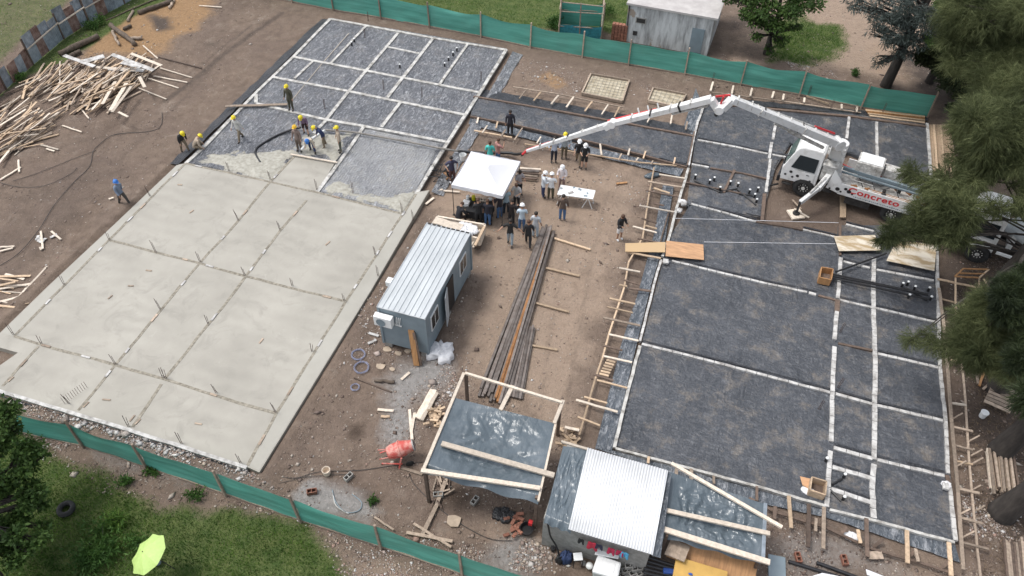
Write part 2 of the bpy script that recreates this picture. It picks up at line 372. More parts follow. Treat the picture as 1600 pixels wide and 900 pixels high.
TRACKS = [(poly_w(p), wd, a) for p, wd, a in [([(258, 158), (300, 128), (345, 88), (400, 48), (440, 20)], .35, .7), ([(250, 150), (290, 120), (340, 80), (395, 38)], .22, .5), ([(60, 240), (150, 215), (240, 200)], .3, .35), ([(905, 300), (880, 400), (860, 520), (845, 640)], .3, .3), ([(950, 300), (925, 400), (905, 520), (880, 660)], .3, .3), ([(770, 390), (745, 470), (715, 560)], .4, .35), ([(470, 700), (540, 590), (600, 480), (650, 390)], .35, .3), ([(30, 420), (130, 300), (260, 180), (330, 110)], .35, .35)]]
def zone(name, P):
    r = np.zeros(len(P)); wob = (fbm(P, 1.7, 5)-.5)*2.2
    for poly, s, a in ZP[name]:
        lo = poly.min(0)-4; hi = poly.max(0)+4
        k = np.where(((P > lo) & (P < hi)).all(1))[0]
        if len(k) == 0: continue
        d = sdist(P[k], poly)+wob[k]*s*1.2; r[k] = np.maximum(r[k], a*np.clip(d/s*.5+.5, 0, 1))
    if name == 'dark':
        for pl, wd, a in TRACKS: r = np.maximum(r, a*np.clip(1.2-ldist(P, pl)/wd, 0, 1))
    return r
FLAT = [poly_w(p) for p in ([(276, 256), (508, 26), (800, 77), (676, 298), (405, 738), (-40, 600), (-60, 500), (0, 520)], [(735, 145), (1080, 150), (1460, 180), (1470, 300), (1505, 890), (925, 705), (1040, 290), (730, 195)])]
def height(P):
    h = (fbm(P, 6, 21)-.5)*.1+(fbm(P, 1.1, 31)-.5)*.06-.02
    for F_ in FLAT:
        d = sdist(P, F_); h = np.where(d > -.7, np.minimum(h, -.06+np.clip(-d, 0, .7)*.07), h)
    d = sdist(P, FLAT[0]); yl = G(290, 255).y-.5; k = (d < -.04) & (d > -1.6) & (P[:, 1] < yl); t_ = np.clip((-d-.3)/1.1, 0, 1)
    return np.where(k, np.maximum(h, (.17*(1-t_)+h*t_)+.05*(fbm(P, .5, 44)-.5)), h)
xs = np.concatenate([[-700, -400, -240, -150, -100, -80, -70], np.arange(-62, 30, .23), [32, 38, 48, 70, 110, 200, 400, 700]])
ys = np.concatenate([[-600, -300, -120, -50, -20, -8, -2], np.arange(2, 76, .23), [78, 84, 95, 120, 170, 260, 450, 800]])
XX, YY = np.meshgrid(xs, ys); GP = np.stack([XX.ravel(), YY.ravel()], 1)
nx, ny = len(xs), len(ys); q = (np.arange(ny-1)[:, None]*nx+np.arange(nx-1)[None]).ravel()
gf = np.stack([q, q+1, q+nx+1, q+nx], 1)

def mk_ground():
    t = NT('bare_earth')
    def att(n):
        a = t.new('ShaderNodeAttribute'); a.attribute_name = n; return a.outputs['Fac']
    n0 = t.noise(.25, 5, .65); n1 = t.noise(1.6, 6, .7); n2 = t.noise(14, 5, .75); n3 = t.noise(5, 5, .7, dist=.6)
    def edge(a, amt=.5):
        v = t.math('ADD', att(a), t.math('MULTIPLY', t.math('SUBTRACT', n3, .5), amt)); return t.ramp(v, .18, .75)
    base = t.mix(t.ramp(n1, .3, .72), (.132, .098, .075), (.225, .17, .132))
    base = t.mix(t.math('MULTIPLY', t.ramp(n0, .4, .65), .5), base, (.125, .094, .08))
    base = t.mix(t.math('MULTIPLY', t.ramp(t.noise(.7, 6, .72, dist=.8), .56, .68), .45), base, (.3, .25, .205))
    base = t.mix(t.math('MULTIPLY', t.ramp(t.noise(.55, 7, .7, t.pos(scale=(1, .6, 1)), 1.0), .54, .66), .5), base, (.105, .076, .058))
    base = t.mix(edge('pale'), base, t.mix(t.ramp(n1, .3, .7), (.265, .198, .148), (.33, .252, .192)))
    base = t.mix(t.math('MULTIPLY', t.ramp(t.noise(.9, 7, .7, t.pos(scale=(1, .5, 1)), 1.0), .55, .68), .35), base, (.16, .115, .085))
    base = t.mix(edge('grey'), base, t.mix(t.ramp(n3, .35, .65), (.2, .19, .18), (.31, .295, .28)))
    base = t.mix(edge('sand', .7), base, t.mix(t.ramp(n3, .35, .65), (.25, .155, .08), (.33, .21, .115)))
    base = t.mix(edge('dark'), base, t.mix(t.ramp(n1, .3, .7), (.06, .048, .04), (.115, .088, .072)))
    base = t.mix(edge('grass', .8), base, t.mix(t.ramp(n1, .35, .65), (.05, .085, .022), (.11, .135, .045)))
    base = t.mix(t.math('MULTIPLY', edge('wet'), .9), base, (.07, .05, .038))
    # pebbles, crumbs, small darker clods
    vo = t.vor(9); peb = t.ramp(vo.outputs['Distance'], .06, .13, (1, 1, 1, 1), (0, 0, 0, 1))
    sel = t.ramp(t.noise(3, 3, .6), .56, .62)
    base = t.mix(t.math('MULTIPLY', t.math('MULTIPLY', peb, sel), .3), base, (.42, .38, .34))
    base = t.mix(t.math('MULTIPLY', t.ramp(n2, .5, .75), .4), base, t.mix(.5, base, (.07, .05, .04)))
    base = t.mix(t.math('MULTIPLY', t.ramp(t.noise(30, 3, .7), .55, .75), .3), base, (.34, .29, .25))
    t.l.new(base, t.b.inputs['Base Color']); t.b.inputs['Roughness'].default_value = .95; t.b.inputs['Specular IOR Level'].default_value = .2
    hh = t.math('ADD', t.math('MULTIPLY', n3, 1.0), t.math('ADD', t.math('MULTIPLY', n2, .45), t.math('MULTIPLY', t.math('MULTIPLY', peb, sel), .3)))
    t.bump(hh, .9, .09)
    return t.m
M['ground'] = mk_ground()
hz = height(GP); far = (np.abs(GP[:, 0]+16) > 47) | (np.abs(GP[:, 1]-39) > 38); hz[far] = 0
gv = np.concatenate([GP, hz[:, None]], 1)
ground = npmesh('ground', gv, gf, M['ground'], smooth=True); tag(ground, kind='structure')
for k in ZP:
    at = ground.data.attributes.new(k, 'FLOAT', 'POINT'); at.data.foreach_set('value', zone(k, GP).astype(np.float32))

# ------------------------------------------------------------------ boards as single objects (shared mesh, object scale)
def unit_board(mat, seed):
    r = random.Random(seed); mb = MB(); n = 4
    for i in range(n+1):
        x = -.5+i/n; dy = r.uniform(-.06, .06) if 0 < i < n else 0; dz = r.uniform(-.12, .12) if 0 < i < n else 0
        for (y, z) in ((-.5, -.5), (.5, -.5), (.5, .5), (-.5, .5)): mb.v.append(Vector((x, y+dy, z+dz)))
    for i in range(n):
        for k in range(4): mb.f.append((i*4+k, i*4+(k+1) % 4, (i+1)*4+(k+1) % 4, (i+1)*4+k)[::-1]); mb.m.append(0)
    mb.f += [(0, 1, 2, 3), (n*4+3, n*4+2, n*4+1, n*4)]; mb.m += [0, 0]
    me = bpy.data.meshes.new('board'); me.from_pydata(mb.v, [], mb.f); me.materials.append(mat); me.update(); return me
UB = {k: [unit_board(M[k], s) for s in range(4)] for k in ('wood', 'woodold', 'wooddark', 'woodpale', 'ply', 'plyo', 'steel', 'rust', 'white', 'foil', 'rebar', 'black', 'joint', 'block', 'brick', 'yellow')}
def board(name, a, b, w, h, mat='wood', label=None, cat=None, group=None, parent=None):
    a = Vector(a); b = Vector(b); d = b-a; L = d.length; d.normalize(); up = Vector((0, 0, 1))
    if abs(d.dot(up)) > .97: up = Vector((1, 0, 0))
    y = up.cross(d).normalized(); z = d.cross(y)
    o = bpy.data.objects.new(name, random.choice(UB[mat])); col.objects.link(o)
    mw = Matrix((d*L, y*w, z*h)).transposed().to_4x4(); mw.translation = (a+b)/2
    if parent is not None: o.parent = parent; mw.translation -= ORG[parent.name]
    o.matrix_local = mw
    if label: tag(o, label, cat, group)
    return o
def pxboard(name, c, p, q, w, h, z, mat='wood', label=None, cat=None, group=None, parent=None, z2=None):
    return board(name, GC(c, *p, z), GC(c, *q, z if z2 is None else z2), w, h, mat, label, cat, group, parent)
ID = lambda x, y: (x, y)
C = {(i, j): cr(i, j) for i in range(4) for j in range(4)}
# ------------------------------------------------------------------ foundation 1 : poured and unpoured bays
ZT = .25
fo1 = thing('foundation_slab', 'large left foundation with smooth freshly poured pale concrete bays', 'concrete slab', G(280, 480))
def ppoly(pts, z): return [tuple(G(x, y, z))[:2] for x, y in pts]
mb = MB()
mb.prism(ppoly([(279, 257), (290, 255), (422, 284), (495, 300), (629, 334), (651, 300), (671, 297), (582, 450), (405, 738), (385, 729), (202, 671), (5, 612), (-40, 598), (-30, 592), (28, 551), (0, 543), (-30, 536), (-30, 512), (0, 520), (75, 447)][::-1], ZT), -.15, ZT)
mb.prism(ppoly([(459, 243), (524, 253), (496, 299.4), (423, 283.4)][::-1], ZT), -.15, ZT-.003)
mb.build('poured_slab', M['conc'], fo1)
# side kerb strips in a slightly darker concrete, sheets just proud of the slab
for nm, pts in (('edge_strip', [(276, 258), (289, 257), (171, 377), (101, 447), (22, 526), (3, 520), (75, 449)]), ('edge_strip', [(652, 302), (669, 299), (581, 450), (405, 735), (388, 728), (413, 680), (541, 472)])):
    mb = MB(); mb.add([G(x, y, ZT+.004) for x, y in pts], [tuple(range(len(pts)))]); o = mb.build(nm, M['conc2'], fo1)
J = [[(290, 255), (170, 375), (100, 446), (22, 525)], [(650, 303), (540, 471), (432, 645), (387, 727)], [(422, 284), (372, 345), (312, 411), (180, 570), (122, 641)], [(460, 244), (422, 284)],
     [(479, 313), (437, 361), (400, 410), (367, 455), (325, 507), (257, 592)], [(252, 600), (207, 667)], [(290, 255), (400, 279), (422, 284), (495, 300), (629, 334)],
     [(170, 375), (312, 411), (382, 431), (475, 455), (537, 470)], [(22, 525), (60, 537), (180, 570), (257, 592), (375, 630), (430, 645)], [(60, 541), (4, 603)]]
def strip(name, pts, w, h, z, mat, parent, jit=.0, seg=1.2, gap=0):
    """one continuous strip following photo points, broken in short uneven pieces of the same mesh"""
    mb = MB(); P = [G(x, y, z) for x, y in pts]
    for a, b in zip(P[:-1], P[1:]):
        L = (b-a).length; n = max(1, int(L/seg)); side = Vector((0, 0, 1)).cross((b-a).normalized())
        prev = a
        for i in range(1, n+1):
            q = a.lerp(b, i/n)+(side*random.uniform(-jit, jit) if i < n else Vector())
            mb.bar(prev-Vector((0, 0, h/2)), q.lerp(prev, gap/max(.1, (q-prev).length))-Vector((0, 0, h/2+random.uniform(0, .004))), w*random.uniform(1-jit*3, 1+jit*3), h); prev = q
    return mb.build(name, mat, parent)
for pts in J: strip('joint_strip', pts, .13, .02, ZT+.012, M['joint'], fo1, .03, .8)
k = 0
for pts in J:
    P = [G(x, y, ZT+.03) for x, y in pts]
    for a, b in zip(P[:-1], P[1:]):
        d = (b-a); L = d.length; n = int(L/2.0)
        for i in range(n):
            if random.random() < .7:
                m = a+d*((i+random.uniform(.2, .8))/n); u = d.normalized()*random.uniform(.14, .26)
                board('spacer_block', m-u, m+u, .1, .03, random.choice(['foil', 'foil', 'woodold']), parent=fo1)
# white block kerb and dark film along the lower edge
strip('edge_kerb', [(-40, 599), (5, 612.5), (202, 671.5), (385, 730)], .16, .28, ZT+.02, M['foil'], fo1, .02, 1.0)
mb = MB()
def lip(a, b, w0, w1, z0, z1, n=40, wob=.06):
    A = G(*a, ZT); B = G(*b, ZT); side = (B-A).normalized().cross(Vector((0, 0, 1)))
    def f(u, v):
        p = A.lerp(B, u)+side*(w0+(w1-w0)*v); p.z = z0+(z1-z0)*v+wob*mnoise.noise(Vector((p.x*2, p.y*2, v*3)))
        p += side*.1*mnoise.noise(Vector((p.x*1.3, p.y*1.3, 7.))) * v
        return p
    return f
mb.grid(lip((-40, 601), (390, 733), .09, .24, .2, .05), 90, 4); mb.build('hanging_film', M['blackfilm'], fo1, smooth=True)

# unpoured bays
def sheet(name, pts, z, mat, parent, th=.0):
    mb = MB()
    if th: mb.prism([tuple(G(x, y, z))[:2] for x, y in pts][::-1], z-th, z)
    else: mb.add([G(x, y, z) for x, y in pts], [tuple(range(len(pts)))[::-1]])
    return mb.build(name, mat, parent)
sheet('membrane', [(514, 28), (792, 76), (750, 144), (700, 221), (672, 268), (655, 300), (629, 334), (495, 300), (524, 253), (460, 243), (422, 284), (289, 254), (400, 143), (457, 88)], .13, M['memb2'], fo1, .2)
def crinkle(name, pts, z, mat, parent, res=.085, amp=.05, fold=True):
    P = np.array([tuple(G(x, y, z))[:2] for x, y in pts]); lo = P.min(0)-.1; hi = P.max(0)+.1; nx_ = int((hi[0]-lo[0])/res)+2; ny_ = int((hi[1]-lo[1])/res)+2
    X, Y = np.meshgrid(np.linspace(lo[0], hi[0], nx_), np.linspace(lo[1], hi[1], ny_)); Q = np.stack([X.ravel(), Y.ravel()], 1)+RNG.uniform(-res*.3, res*.3, (nx_*ny_, 2)); d = sdist(Q, P)
    W = Q*(1 if fold else .5)+(1.2 if fold else .5)*np.stack([fbm(Q, 1.3, 91), fbm(Q, 1.3, 92)], 1); rg = 1-np.abs(2*fbm(W, .8, 93)-1)*3; rg2 = 1-np.abs(2*fbm(W[:, ::-1]*np.array([1, .5]), .35, 94)-1)*3
    Zz = z+amp*np.clip(rg, -.3, 1)*.6+amp*.5*np.clip(rg2, -.3, 1)+RNG.uniform(-.008, .008, len(Q))*(1 if fold else .12); q_ = (np.arange(ny_-1)[:, None]*nx_+np.arange(nx_-1)[None]).ravel(); F = np.stack([q_, q_+1, q_+nx_+1, q_+nx_], 1); F = F[(d[F] > 0).all(1)]
    V = np.concatenate([Q, Zz[:, None]], 1); used = np.unique(F); re = np.zeros(len(V), int); re[used] = np.arange(len(used))
    o = npmesh(name, V[used], re[F], M[mat], tuple(ORG[parent.name]), smooth=not fold); o.parent = parent; o.location = (0, 0, 0); ORG[o.name] = ORG[parent.name]; return o
crinkle('crumpled_film', [(514, 28), (792, 76), (750, 144), (697, 221), (688, 224), (566, 201), (520, 253), (460, 243), (422, 284), (289, 254), (400, 143), (457, 88)], .15, 'memb2', fo1)
crinkle('crumpled_film', [(566, 201), (688, 224), (670, 262), (640, 322), (629, 334), (495, 300), (530, 250)], .15, 'membw', fo1)
sheet('splashed_membrane', [(566, 201), (688, 224), (640, 322), (600, 330), (497, 299), (530, 250)], .137, M['membw'], fo1)
# black film skirts outside both long edges
mb = MB(); mb.grid(lip((280, 255), (515, 28), -.06, -.75, .16, .02), 80, 4); mb.build('hanging_film', M['blackfilm'], fo1, smooth=True)
mb = MB(); mb.grid(lip((672, 297), (800, 78), .05, .75, .14, .02), 80, 4); mb.build('hanging_film', M['memb2'], fo1, smooth=True)
# white form beams
BM = [[(516, 29), (457.5, 89), (400, 144), (322, 226), (290, 255)], [(791, 77), (750, 144), (700, 221), (671, 268), (650, 303)], [(516, 29), (677, 59), (791, 77.5)],
      [(457, 88), (572, 110), (750, 144)], [(427, 120), (545, 142), (627, 159), (727, 179)], [(400, 161), (507, 186), (570, 197), (697, 221)],
      [(622, 51), (572, 110), (545, 142), (507, 190), (490, 208)], [(677, 59), (630, 120), (605, 152)], [(573, 39), (517, 98)], [(731, 68), (687, 131)], [(489, 95), (460, 122)], [(606, 73), (655, 83)],
      [(626, 159), (596, 198)], [(568, 198), (550, 225), (496, 299)], [(462, 242), (524, 253)], [(400, 147), (400, 160)]]
M['beamw'] = simple('whitewashed_form', (.27, .25, .22), .8, .3, 3, .3, 0, c2=(.53, .52, .49), lo=.32, hi=.58)
for i, pts in enumerate(BM): strip('form_beam', pts, .21 if i not in (8, 9, 10, 11) else .17, .13, ZT+random.uniform(0, .006), M['beamw'], fo1, .012, 1.6)
def mats_rebar(parent, poly_px, z, sp=.2, t=.011, mat='rebarmesh'):
    """a real welded mesh over the bay: crossed wires clipped to the polygon"""
    P = np.array([tuple(G(x, y, z))[:2] for x, y in poly_px]); mb = MB(); lo = P.min(0); hi = P.max(0)
    for ax in (0, 1):
        c0 = math.ceil(lo[ax]/sp)*sp
        while c0 < hi[ax]:
            xsn = []
            for i in range(len(P)):
                a = P[i]; b = P[(i+1) % len(P)]
                if (a[ax]-c0)*(b[ax]-c0) < 0: xsn.append(a[1-ax]+(b[1-ax]-a[1-ax])*(c0-a[ax])/(b[ax]-a[ax]))
            xsn.sort()
            for u, v in zip(xsn[::2], xsn[1::2]):
                if ax == 0: p, q = (c0, u, z), (c0, v, z)
                else: p, q = (u, c0, z+t), (v, c0, z+t)
                mb.bar(p, q, t, t)
            c0 += sp
    return mb.build('reinforcement_mesh', M[mat], parent)
M['rebarmesh'] = simple('mesh_wire', (.1, .1, .105), .7, .2, 5)
M['rebarpale'] = simple('dusty_mesh_wire', (.2, .2, .22), .5, .2, 5, metal=.2)
mats_rebar(fo1, [(516, 31), (789, 78), (700, 219), (629, 332), (497, 299), (524, 253), (460, 243), (422, 284), (293, 254), (401, 146)], .19, .15, .006, 'rebarpale')
# fresh lumpy concrete at the front of the pour
LZ = .04
def lump(name, pts, z, hmax, parent, mat='wetconc', res=.12):
    P = np.array([tuple(G(x, y, z))[:2] for x, y in pts]); lo = P.min(0); hi = P.max(0); nx_ = int((hi[0]-lo[0])/res)+1; ny_ = int((hi[1]-lo[1])/res)+1
    X, Y = np.meshgrid(np.linspace(lo[0], hi[0], nx_), np.linspace(lo[1], hi[1], ny_)); Q = np.stack([X.ravel(), Y.ravel()], 1)
    d = sdist(Q, P)+(fbm(Q, .9, 77)-.5)*1.1; hgt = np.clip(d/.5, -.3, 1)*hmax*(0.5+fbm(Q, .5, 78)); Zz = z+LZ+hgt-.02
    q_ = (np.arange(ny_-1)[:, None]*nx_+np.arange(nx_-1)[None]).ravel(); F = np.stack([q_, q_+1, q_+nx_+1, q_+nx_], 1)
    F = F[(Zz[F] > z+LZ-.03).all(1) & (d[F] > -.25).any(1)]
    V = np.concatenate([Q, Zz[:, None]], 1); used = np.unique(F); re = np.zeros(len(V), int); re[used] = np.arange(len(used))
    o = npmesh(name, V[used], re[F], M[mat], tuple(ORG[parent.name]), smooth=True); o.parent = parent; o.location = (0, 0, 0); ORG[o.name] = ORG[parent.name]
    return o
lump('fresh_concrete', [(292, 253), (350, 240), (400, 238), (462, 232), (470, 240), (423, 283), (350, 270)], .14, .09, fo1)
lump('fresh_concrete', [(350, 262), (380, 238), (420, 248), (455, 236), (470, 226), (430, 285)], .15, .06, fo1)
lump('fresh_concrete', [(463, 240), (474, 214), (548, 208), (526, 251)], .14, .09, fo1)
lump('fresh_concrete', [(500, 297), (530, 285), (560, 298), (600, 306), (650, 300), (629, 333), (560, 318)], .14, .09, fo1)

# ------------------------------------------------------------------ foundation 2 : right hand membrane bays
fo2 = thing('foundation_form', 'large right foundation covered in dark membrane and divided by white strips', 'foundation', G(1200, 560))
right_main = [(960, 699), (1003, 535), (1045, 372), (1078, 320), (1180, 345), (1310, 371), (1310, 352), (1460, 352), (1468, 572), (1478, 657), (1494, 847), (1292, 797)]
sheet('membrane', right_main, .13, M['memb'], fo2, .2)
right_up = [(1073, 322), (1086, 220), (1102, 163), (1330, 178), (1450, 192), (1460, 300), (1330, 240), (1235, 225), (1212, 262), (1190, 340)]
sheet('membrane', right_up, .13, M['memb'], fo2, .2)
link = [(742, 152), (1088, 215), (1073, 258), (735, 181)]
sheet('membrane', link, .13, M['memb'], fo2, .2)
for pl in (right_main, right_up, link): crinkle('crumpled_film', pl, .142, 'memb', fo2, .1, .06, False)
for pl in (right_main, right_up, link): mats_rebar(fo2, pl, .2, .15, .004)
def st(c, pts, w=.2, mat='foil', jit=.014, seg=.42, name='divider_strip', h=.13):
    w = w*.7 if mat == 'foil' else w*.85
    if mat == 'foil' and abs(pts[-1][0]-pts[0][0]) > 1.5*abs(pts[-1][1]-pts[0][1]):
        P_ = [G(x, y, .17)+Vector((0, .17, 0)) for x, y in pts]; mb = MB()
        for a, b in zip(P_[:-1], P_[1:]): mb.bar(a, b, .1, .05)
        mb.build('groove_shade', M['blackfilm'], fo2)  # dark strip standing in for the shaded groove behind the divider
    return strip(name, [c(x, y) for x, y in pts], w, h, ZT+random.uniform(-.004, .004), M[mat], fo2, jit, seg, .025 if mat == 'foil' else 0)
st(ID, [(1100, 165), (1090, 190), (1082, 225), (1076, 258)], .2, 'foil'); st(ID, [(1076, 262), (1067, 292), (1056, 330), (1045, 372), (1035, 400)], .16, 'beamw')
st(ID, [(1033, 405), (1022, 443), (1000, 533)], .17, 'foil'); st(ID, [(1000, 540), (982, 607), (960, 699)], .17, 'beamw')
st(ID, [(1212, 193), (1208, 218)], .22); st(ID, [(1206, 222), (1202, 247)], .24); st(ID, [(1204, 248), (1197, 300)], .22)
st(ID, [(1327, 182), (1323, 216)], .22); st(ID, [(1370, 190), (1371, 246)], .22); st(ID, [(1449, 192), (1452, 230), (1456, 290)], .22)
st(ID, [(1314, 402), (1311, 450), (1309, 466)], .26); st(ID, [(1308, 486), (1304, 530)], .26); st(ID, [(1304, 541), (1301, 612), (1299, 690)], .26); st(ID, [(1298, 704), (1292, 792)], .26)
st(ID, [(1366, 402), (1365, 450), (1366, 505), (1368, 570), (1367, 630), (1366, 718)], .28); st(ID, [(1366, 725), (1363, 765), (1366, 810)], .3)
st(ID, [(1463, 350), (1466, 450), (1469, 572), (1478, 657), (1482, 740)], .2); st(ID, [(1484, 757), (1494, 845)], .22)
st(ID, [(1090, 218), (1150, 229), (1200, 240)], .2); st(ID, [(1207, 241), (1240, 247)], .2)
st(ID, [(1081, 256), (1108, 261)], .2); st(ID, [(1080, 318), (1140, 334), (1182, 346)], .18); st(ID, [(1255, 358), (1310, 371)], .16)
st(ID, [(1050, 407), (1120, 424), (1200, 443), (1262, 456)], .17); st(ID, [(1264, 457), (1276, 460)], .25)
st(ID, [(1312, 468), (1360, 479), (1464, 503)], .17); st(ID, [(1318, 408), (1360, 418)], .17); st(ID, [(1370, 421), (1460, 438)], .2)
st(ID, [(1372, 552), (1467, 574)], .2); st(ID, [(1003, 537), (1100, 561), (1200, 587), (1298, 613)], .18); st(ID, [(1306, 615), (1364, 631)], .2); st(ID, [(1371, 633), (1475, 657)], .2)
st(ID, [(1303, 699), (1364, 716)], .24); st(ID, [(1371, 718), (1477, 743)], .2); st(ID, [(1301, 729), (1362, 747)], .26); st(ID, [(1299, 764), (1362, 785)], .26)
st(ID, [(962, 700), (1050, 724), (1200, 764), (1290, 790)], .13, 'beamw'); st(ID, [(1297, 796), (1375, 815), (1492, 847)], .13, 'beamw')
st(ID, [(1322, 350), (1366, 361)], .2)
def dk(pts, w=.12, nm='form_board', h=.12, mat='wooddark'): return st(ID, pts, w, mat, .02, 1.2, nm, h)
dk([(1110, 262), (1160, 270), (1200, 279)]); dk([(1070, 284), (1115, 293), (1165, 303)], .12); dk([(1100, 160), (1210, 170), (1330, 181), (1450, 197)], .22)
dk([(1309, 468), (1308, 486)], .25); dk([(1310, 536), (1364, 547)], .13); dk([(1279, 461), (1309, 469)], .13); dk([(1313, 350), (1313, 398)], .14); dk([(1195, 302), (1191, 345)], .22)
dk([(1085, 205), (1074, 258)], .1); dk([(740, 150), (880, 174), (985, 193), (1085, 212)], .16); dk([(735, 181), (830, 200), (950, 227), (1073, 260)], .1); dk([(1323, 218), (1321, 240)], .14); dk([(1182, 346), (1255, 358)], .14)
dk([(1148, 265), (1131, 300)], .16); dk([(1480, 742), (1484, 757)], .2); dk([(1031, 380), (1045, 330)], .08)
for a, b in (((1064, 318), (1072, 318)), ((1059, 328), (1065, 330)), ((1036, 408), (1044, 409)), ((1473, 759), (1482, 761))):
    board('loose_block', G(*a, ZT+.08), G(*b, ZT+.08), .3, .1, 'foil', parent=fo2)
# open trenches lined with bluish film round the outside
def filmstrip(pts_in, pts_out, mat='film', z0=.1, z1=.04, n=60):
    A = [G(x, y, z0) for x, y in pts_in]; B = [G(x, y, z1) for x, y in pts_out]
    def at(Pl, u):
        Ls = [(b-a).length for a, b in zip(Pl[:-1], Pl[1:])]; s = u*sum(Ls)
        for i, L in enumerate(Ls):
            if s <= L or i == len(Ls)-1: return Pl[i].lerp(Pl[i+1], s/L)
            s -= L
    mb = MB()
    def f(u, v):
        p = at(A, u).lerp(at(B, u), v); p.z += .05*mnoise.noise(p*2.2)+.03*mnoise.noise(p*6); return p
    mb.grid(f, n, 5); return mb.build('trench_film', M[mat], fo2, smooth=True)
filmstrip([(1053, 290), (1040, 372), (1019, 440), (996, 533), (956, 704)], [(1036, 288), (1022, 365), (997, 457), (970, 540), (930, 700)], n=110)
filmstrip([(960, 704), (1200, 770), (1292, 797), (1492, 850)], [(930, 700), (1196, 788), (1290, 808), (1500, 879)], n=130)
filmstrip([(1098, 166), (1072, 258)], [(1087, 138), (1066, 205)], n=30)
filmstrip([(742, 149), (1083, 211)], [(748, 138), (1080, 198)], 'blackfilm', n=70); filmstrip([(735, 184), (1068, 264)], [(732, 194), (1062, 276)], 'film', n=70)
filmstrip([(1100, 158), (1450, 189)], [(1100, 150), (1450, 182)], 'blackfilm', n=70)
# ------------------------------------------------------------------ timber edging, ladders of boards beside the trenches
LB_ = dict(label=None)
def rail(pts, w=.09, mat='woodold', z=.32, label='', group='', name='form_rail'):
    for p, q in zip(pts[:-1], pts[1:]): pxboard(name, ID, p, q, w, .06, z+random.uniform(0, .02), mat, label, 'timber rail', group)
g1 = 'rails and cross boards along the central trench'
rail([(1022, 262), (1014, 303), (1004, 372), (982, 410), (975, 450), (951, 523), (941, 560), (930, 592), (905, 680)], .08, 'wood', .25, 'long thin timber rail carrying the cross boards left of the central film-lined trench', g1)
X7 = [((920,190),(1080,215)),((850,235),(1060,270)),((835,290),(1040,330)),((885,275),(985,308)),((885,370),(950,385)),((795,385),(1015,425)),((810,465),(905,495)),((755,515),(905,555)),((785,590),(960,625)),((720,675),(930,715)),((670,775),(800,800)),((700,850),(800,880)),((835,510),(905,530)),((670,880),(720,890))]
X3 = [((730,0),(870,20)),((610,65),(770,100)),((595,118),(755,155)),((570,185),(800,235)),((605,290),(790,330)),((570,360),(690,390)),((570,425),(750,465)),((510,540),(635,580)),((530,575),(720,625)),((450,680),(595,720)),((400,700),(660,775)),((410,805),(550,860)),((330,870),(420,890))]
for c, L in ((C[2, 1], X7), (C[2, 2], X3)):
    for k, (p, q) in enumerate(L):
        pxboard('cross_board', c, p, q, random.uniform(.08, .13), .05, .31, ['wood', 'woodold', 'wood', 'woodpale', 'wooddark'][random.choice([0, 1, 2, 3, 3, 4])], 'short board laid across the rails beside the central film-lined trench', 'timber board', g1)
for k in range(6): pxboard('cross_board', C[2, 2], (545+k*9, 535-k*17), (605+k*8, 550-k*17), .11, .05, .2+.02*k, 'wood', 'one of the stacked short offcuts wedged between the central trench rails', 'timber board', 'offcuts between the trench rails')
g2 = 'rails and cross boards along the link trench'
rail([(741, 204), (800, 215)], .1, 'wood', .2, 'pale rail beside the trench left of the boom tip', g2)
rail([(820, 225), (1000, 254), (1057, 259)], .08, 'wood', .2, 'long thin rail of the trench in front of the link strip', g2)
rail([(802, 136), (866, 146), (975, 168)], .07, 'woodold', .22, 'thin rail behind the link strip, left of the boom', g2)
for c, L in ((C[2, 1], [((550,0),(560,70)),((735,30),(725,70)),((835,45),(820,90)),((685,60),(665,100)),((790,85),(775,105)),((880,105),(870,125)),((1020,85),(1010,125))]), (C[2, 0], [((90,560),(45,615)),((180,575),(135,630)),((290,595),(245,650)),((385,605),(340,670)),((500,635),(455,695)),((600,655),(560,715)),((670,670),(640,730)),((65,800),(15,875)),((180,855),(155,895)),((870,715),(845,765)),((1000,720),(990,775)),((1095,760),(1085,810))]), (C[1, 0], [((1445,785),(1415,830)),((1560,810),(1530,855)),((1390,735),(1380,770)),((1510,760),(1500,800))])):
    for p, q in L: pxboard('cross_board', c, p, q, random.uniform(.07, .12), .05, .28, random.choice(['wood', 'woodold', 'woodpale']), 'short board laid across the trench beside the long link strip', 'timber board', g2)
g3 = 'rails and cross boards along the right edge'
rail([(1467, 450), (1475, 510), (1480, 570), (1487, 660), (1497, 770), (1505, 890)], .13, 'woodold', .34, 'long pole rail lining the right edge of the right foundation', g3)
rail([(1492, 440), (1498, 520), (1508, 620), (1514, 720), (1523, 820), (1532, 905)], .08, 'woodold', .22, 'outer thin rail a metre beyond the right foundation edge', g3)
for p, q in [((1465,436),(1530,450)),((1470,467),(1498,474)),((1476,503),(1500,508)),((1480,562),(1507,565)),((1487,630),(1510,633)),((1490,667),(1520,674)),((1492,696),(1520,703)),((1492,720),(1520,726)),((1495,763),(1531,771)),((1498,808),(1535,818)),((1505,848),(1545,858))]:
    pxboard('cross_board', ID, p, q, random.uniform(.07, .12), .05, .3, random.choice(['wood', 'woodpale', 'woodold']), 'short board bridging the two rails on the right edge', 'timber board', g3)
for p in [(1487,655),(1513,690),(1517,712),(1492,730),(1514,768),(1520,800),(1497,805),(1503,840),(1518,725)]:
    a = G(*p, .12); b = a+Vector((.35, .25, .28)); board('brace_board', a, b, .06, .04, 'woodold', 'short slanted brace propping the right edge rails', 'timber board', 'slanted braces on the right edge')
g4 = 'rails and cross boards along the lower edge'
rail([(1170, 778), (1210, 800), (1290, 824), (1360, 857), (1440, 880), (1500, 900)], .1, 'wooddark', .18, 'dark rail running below the lower film-lined trench', g4)
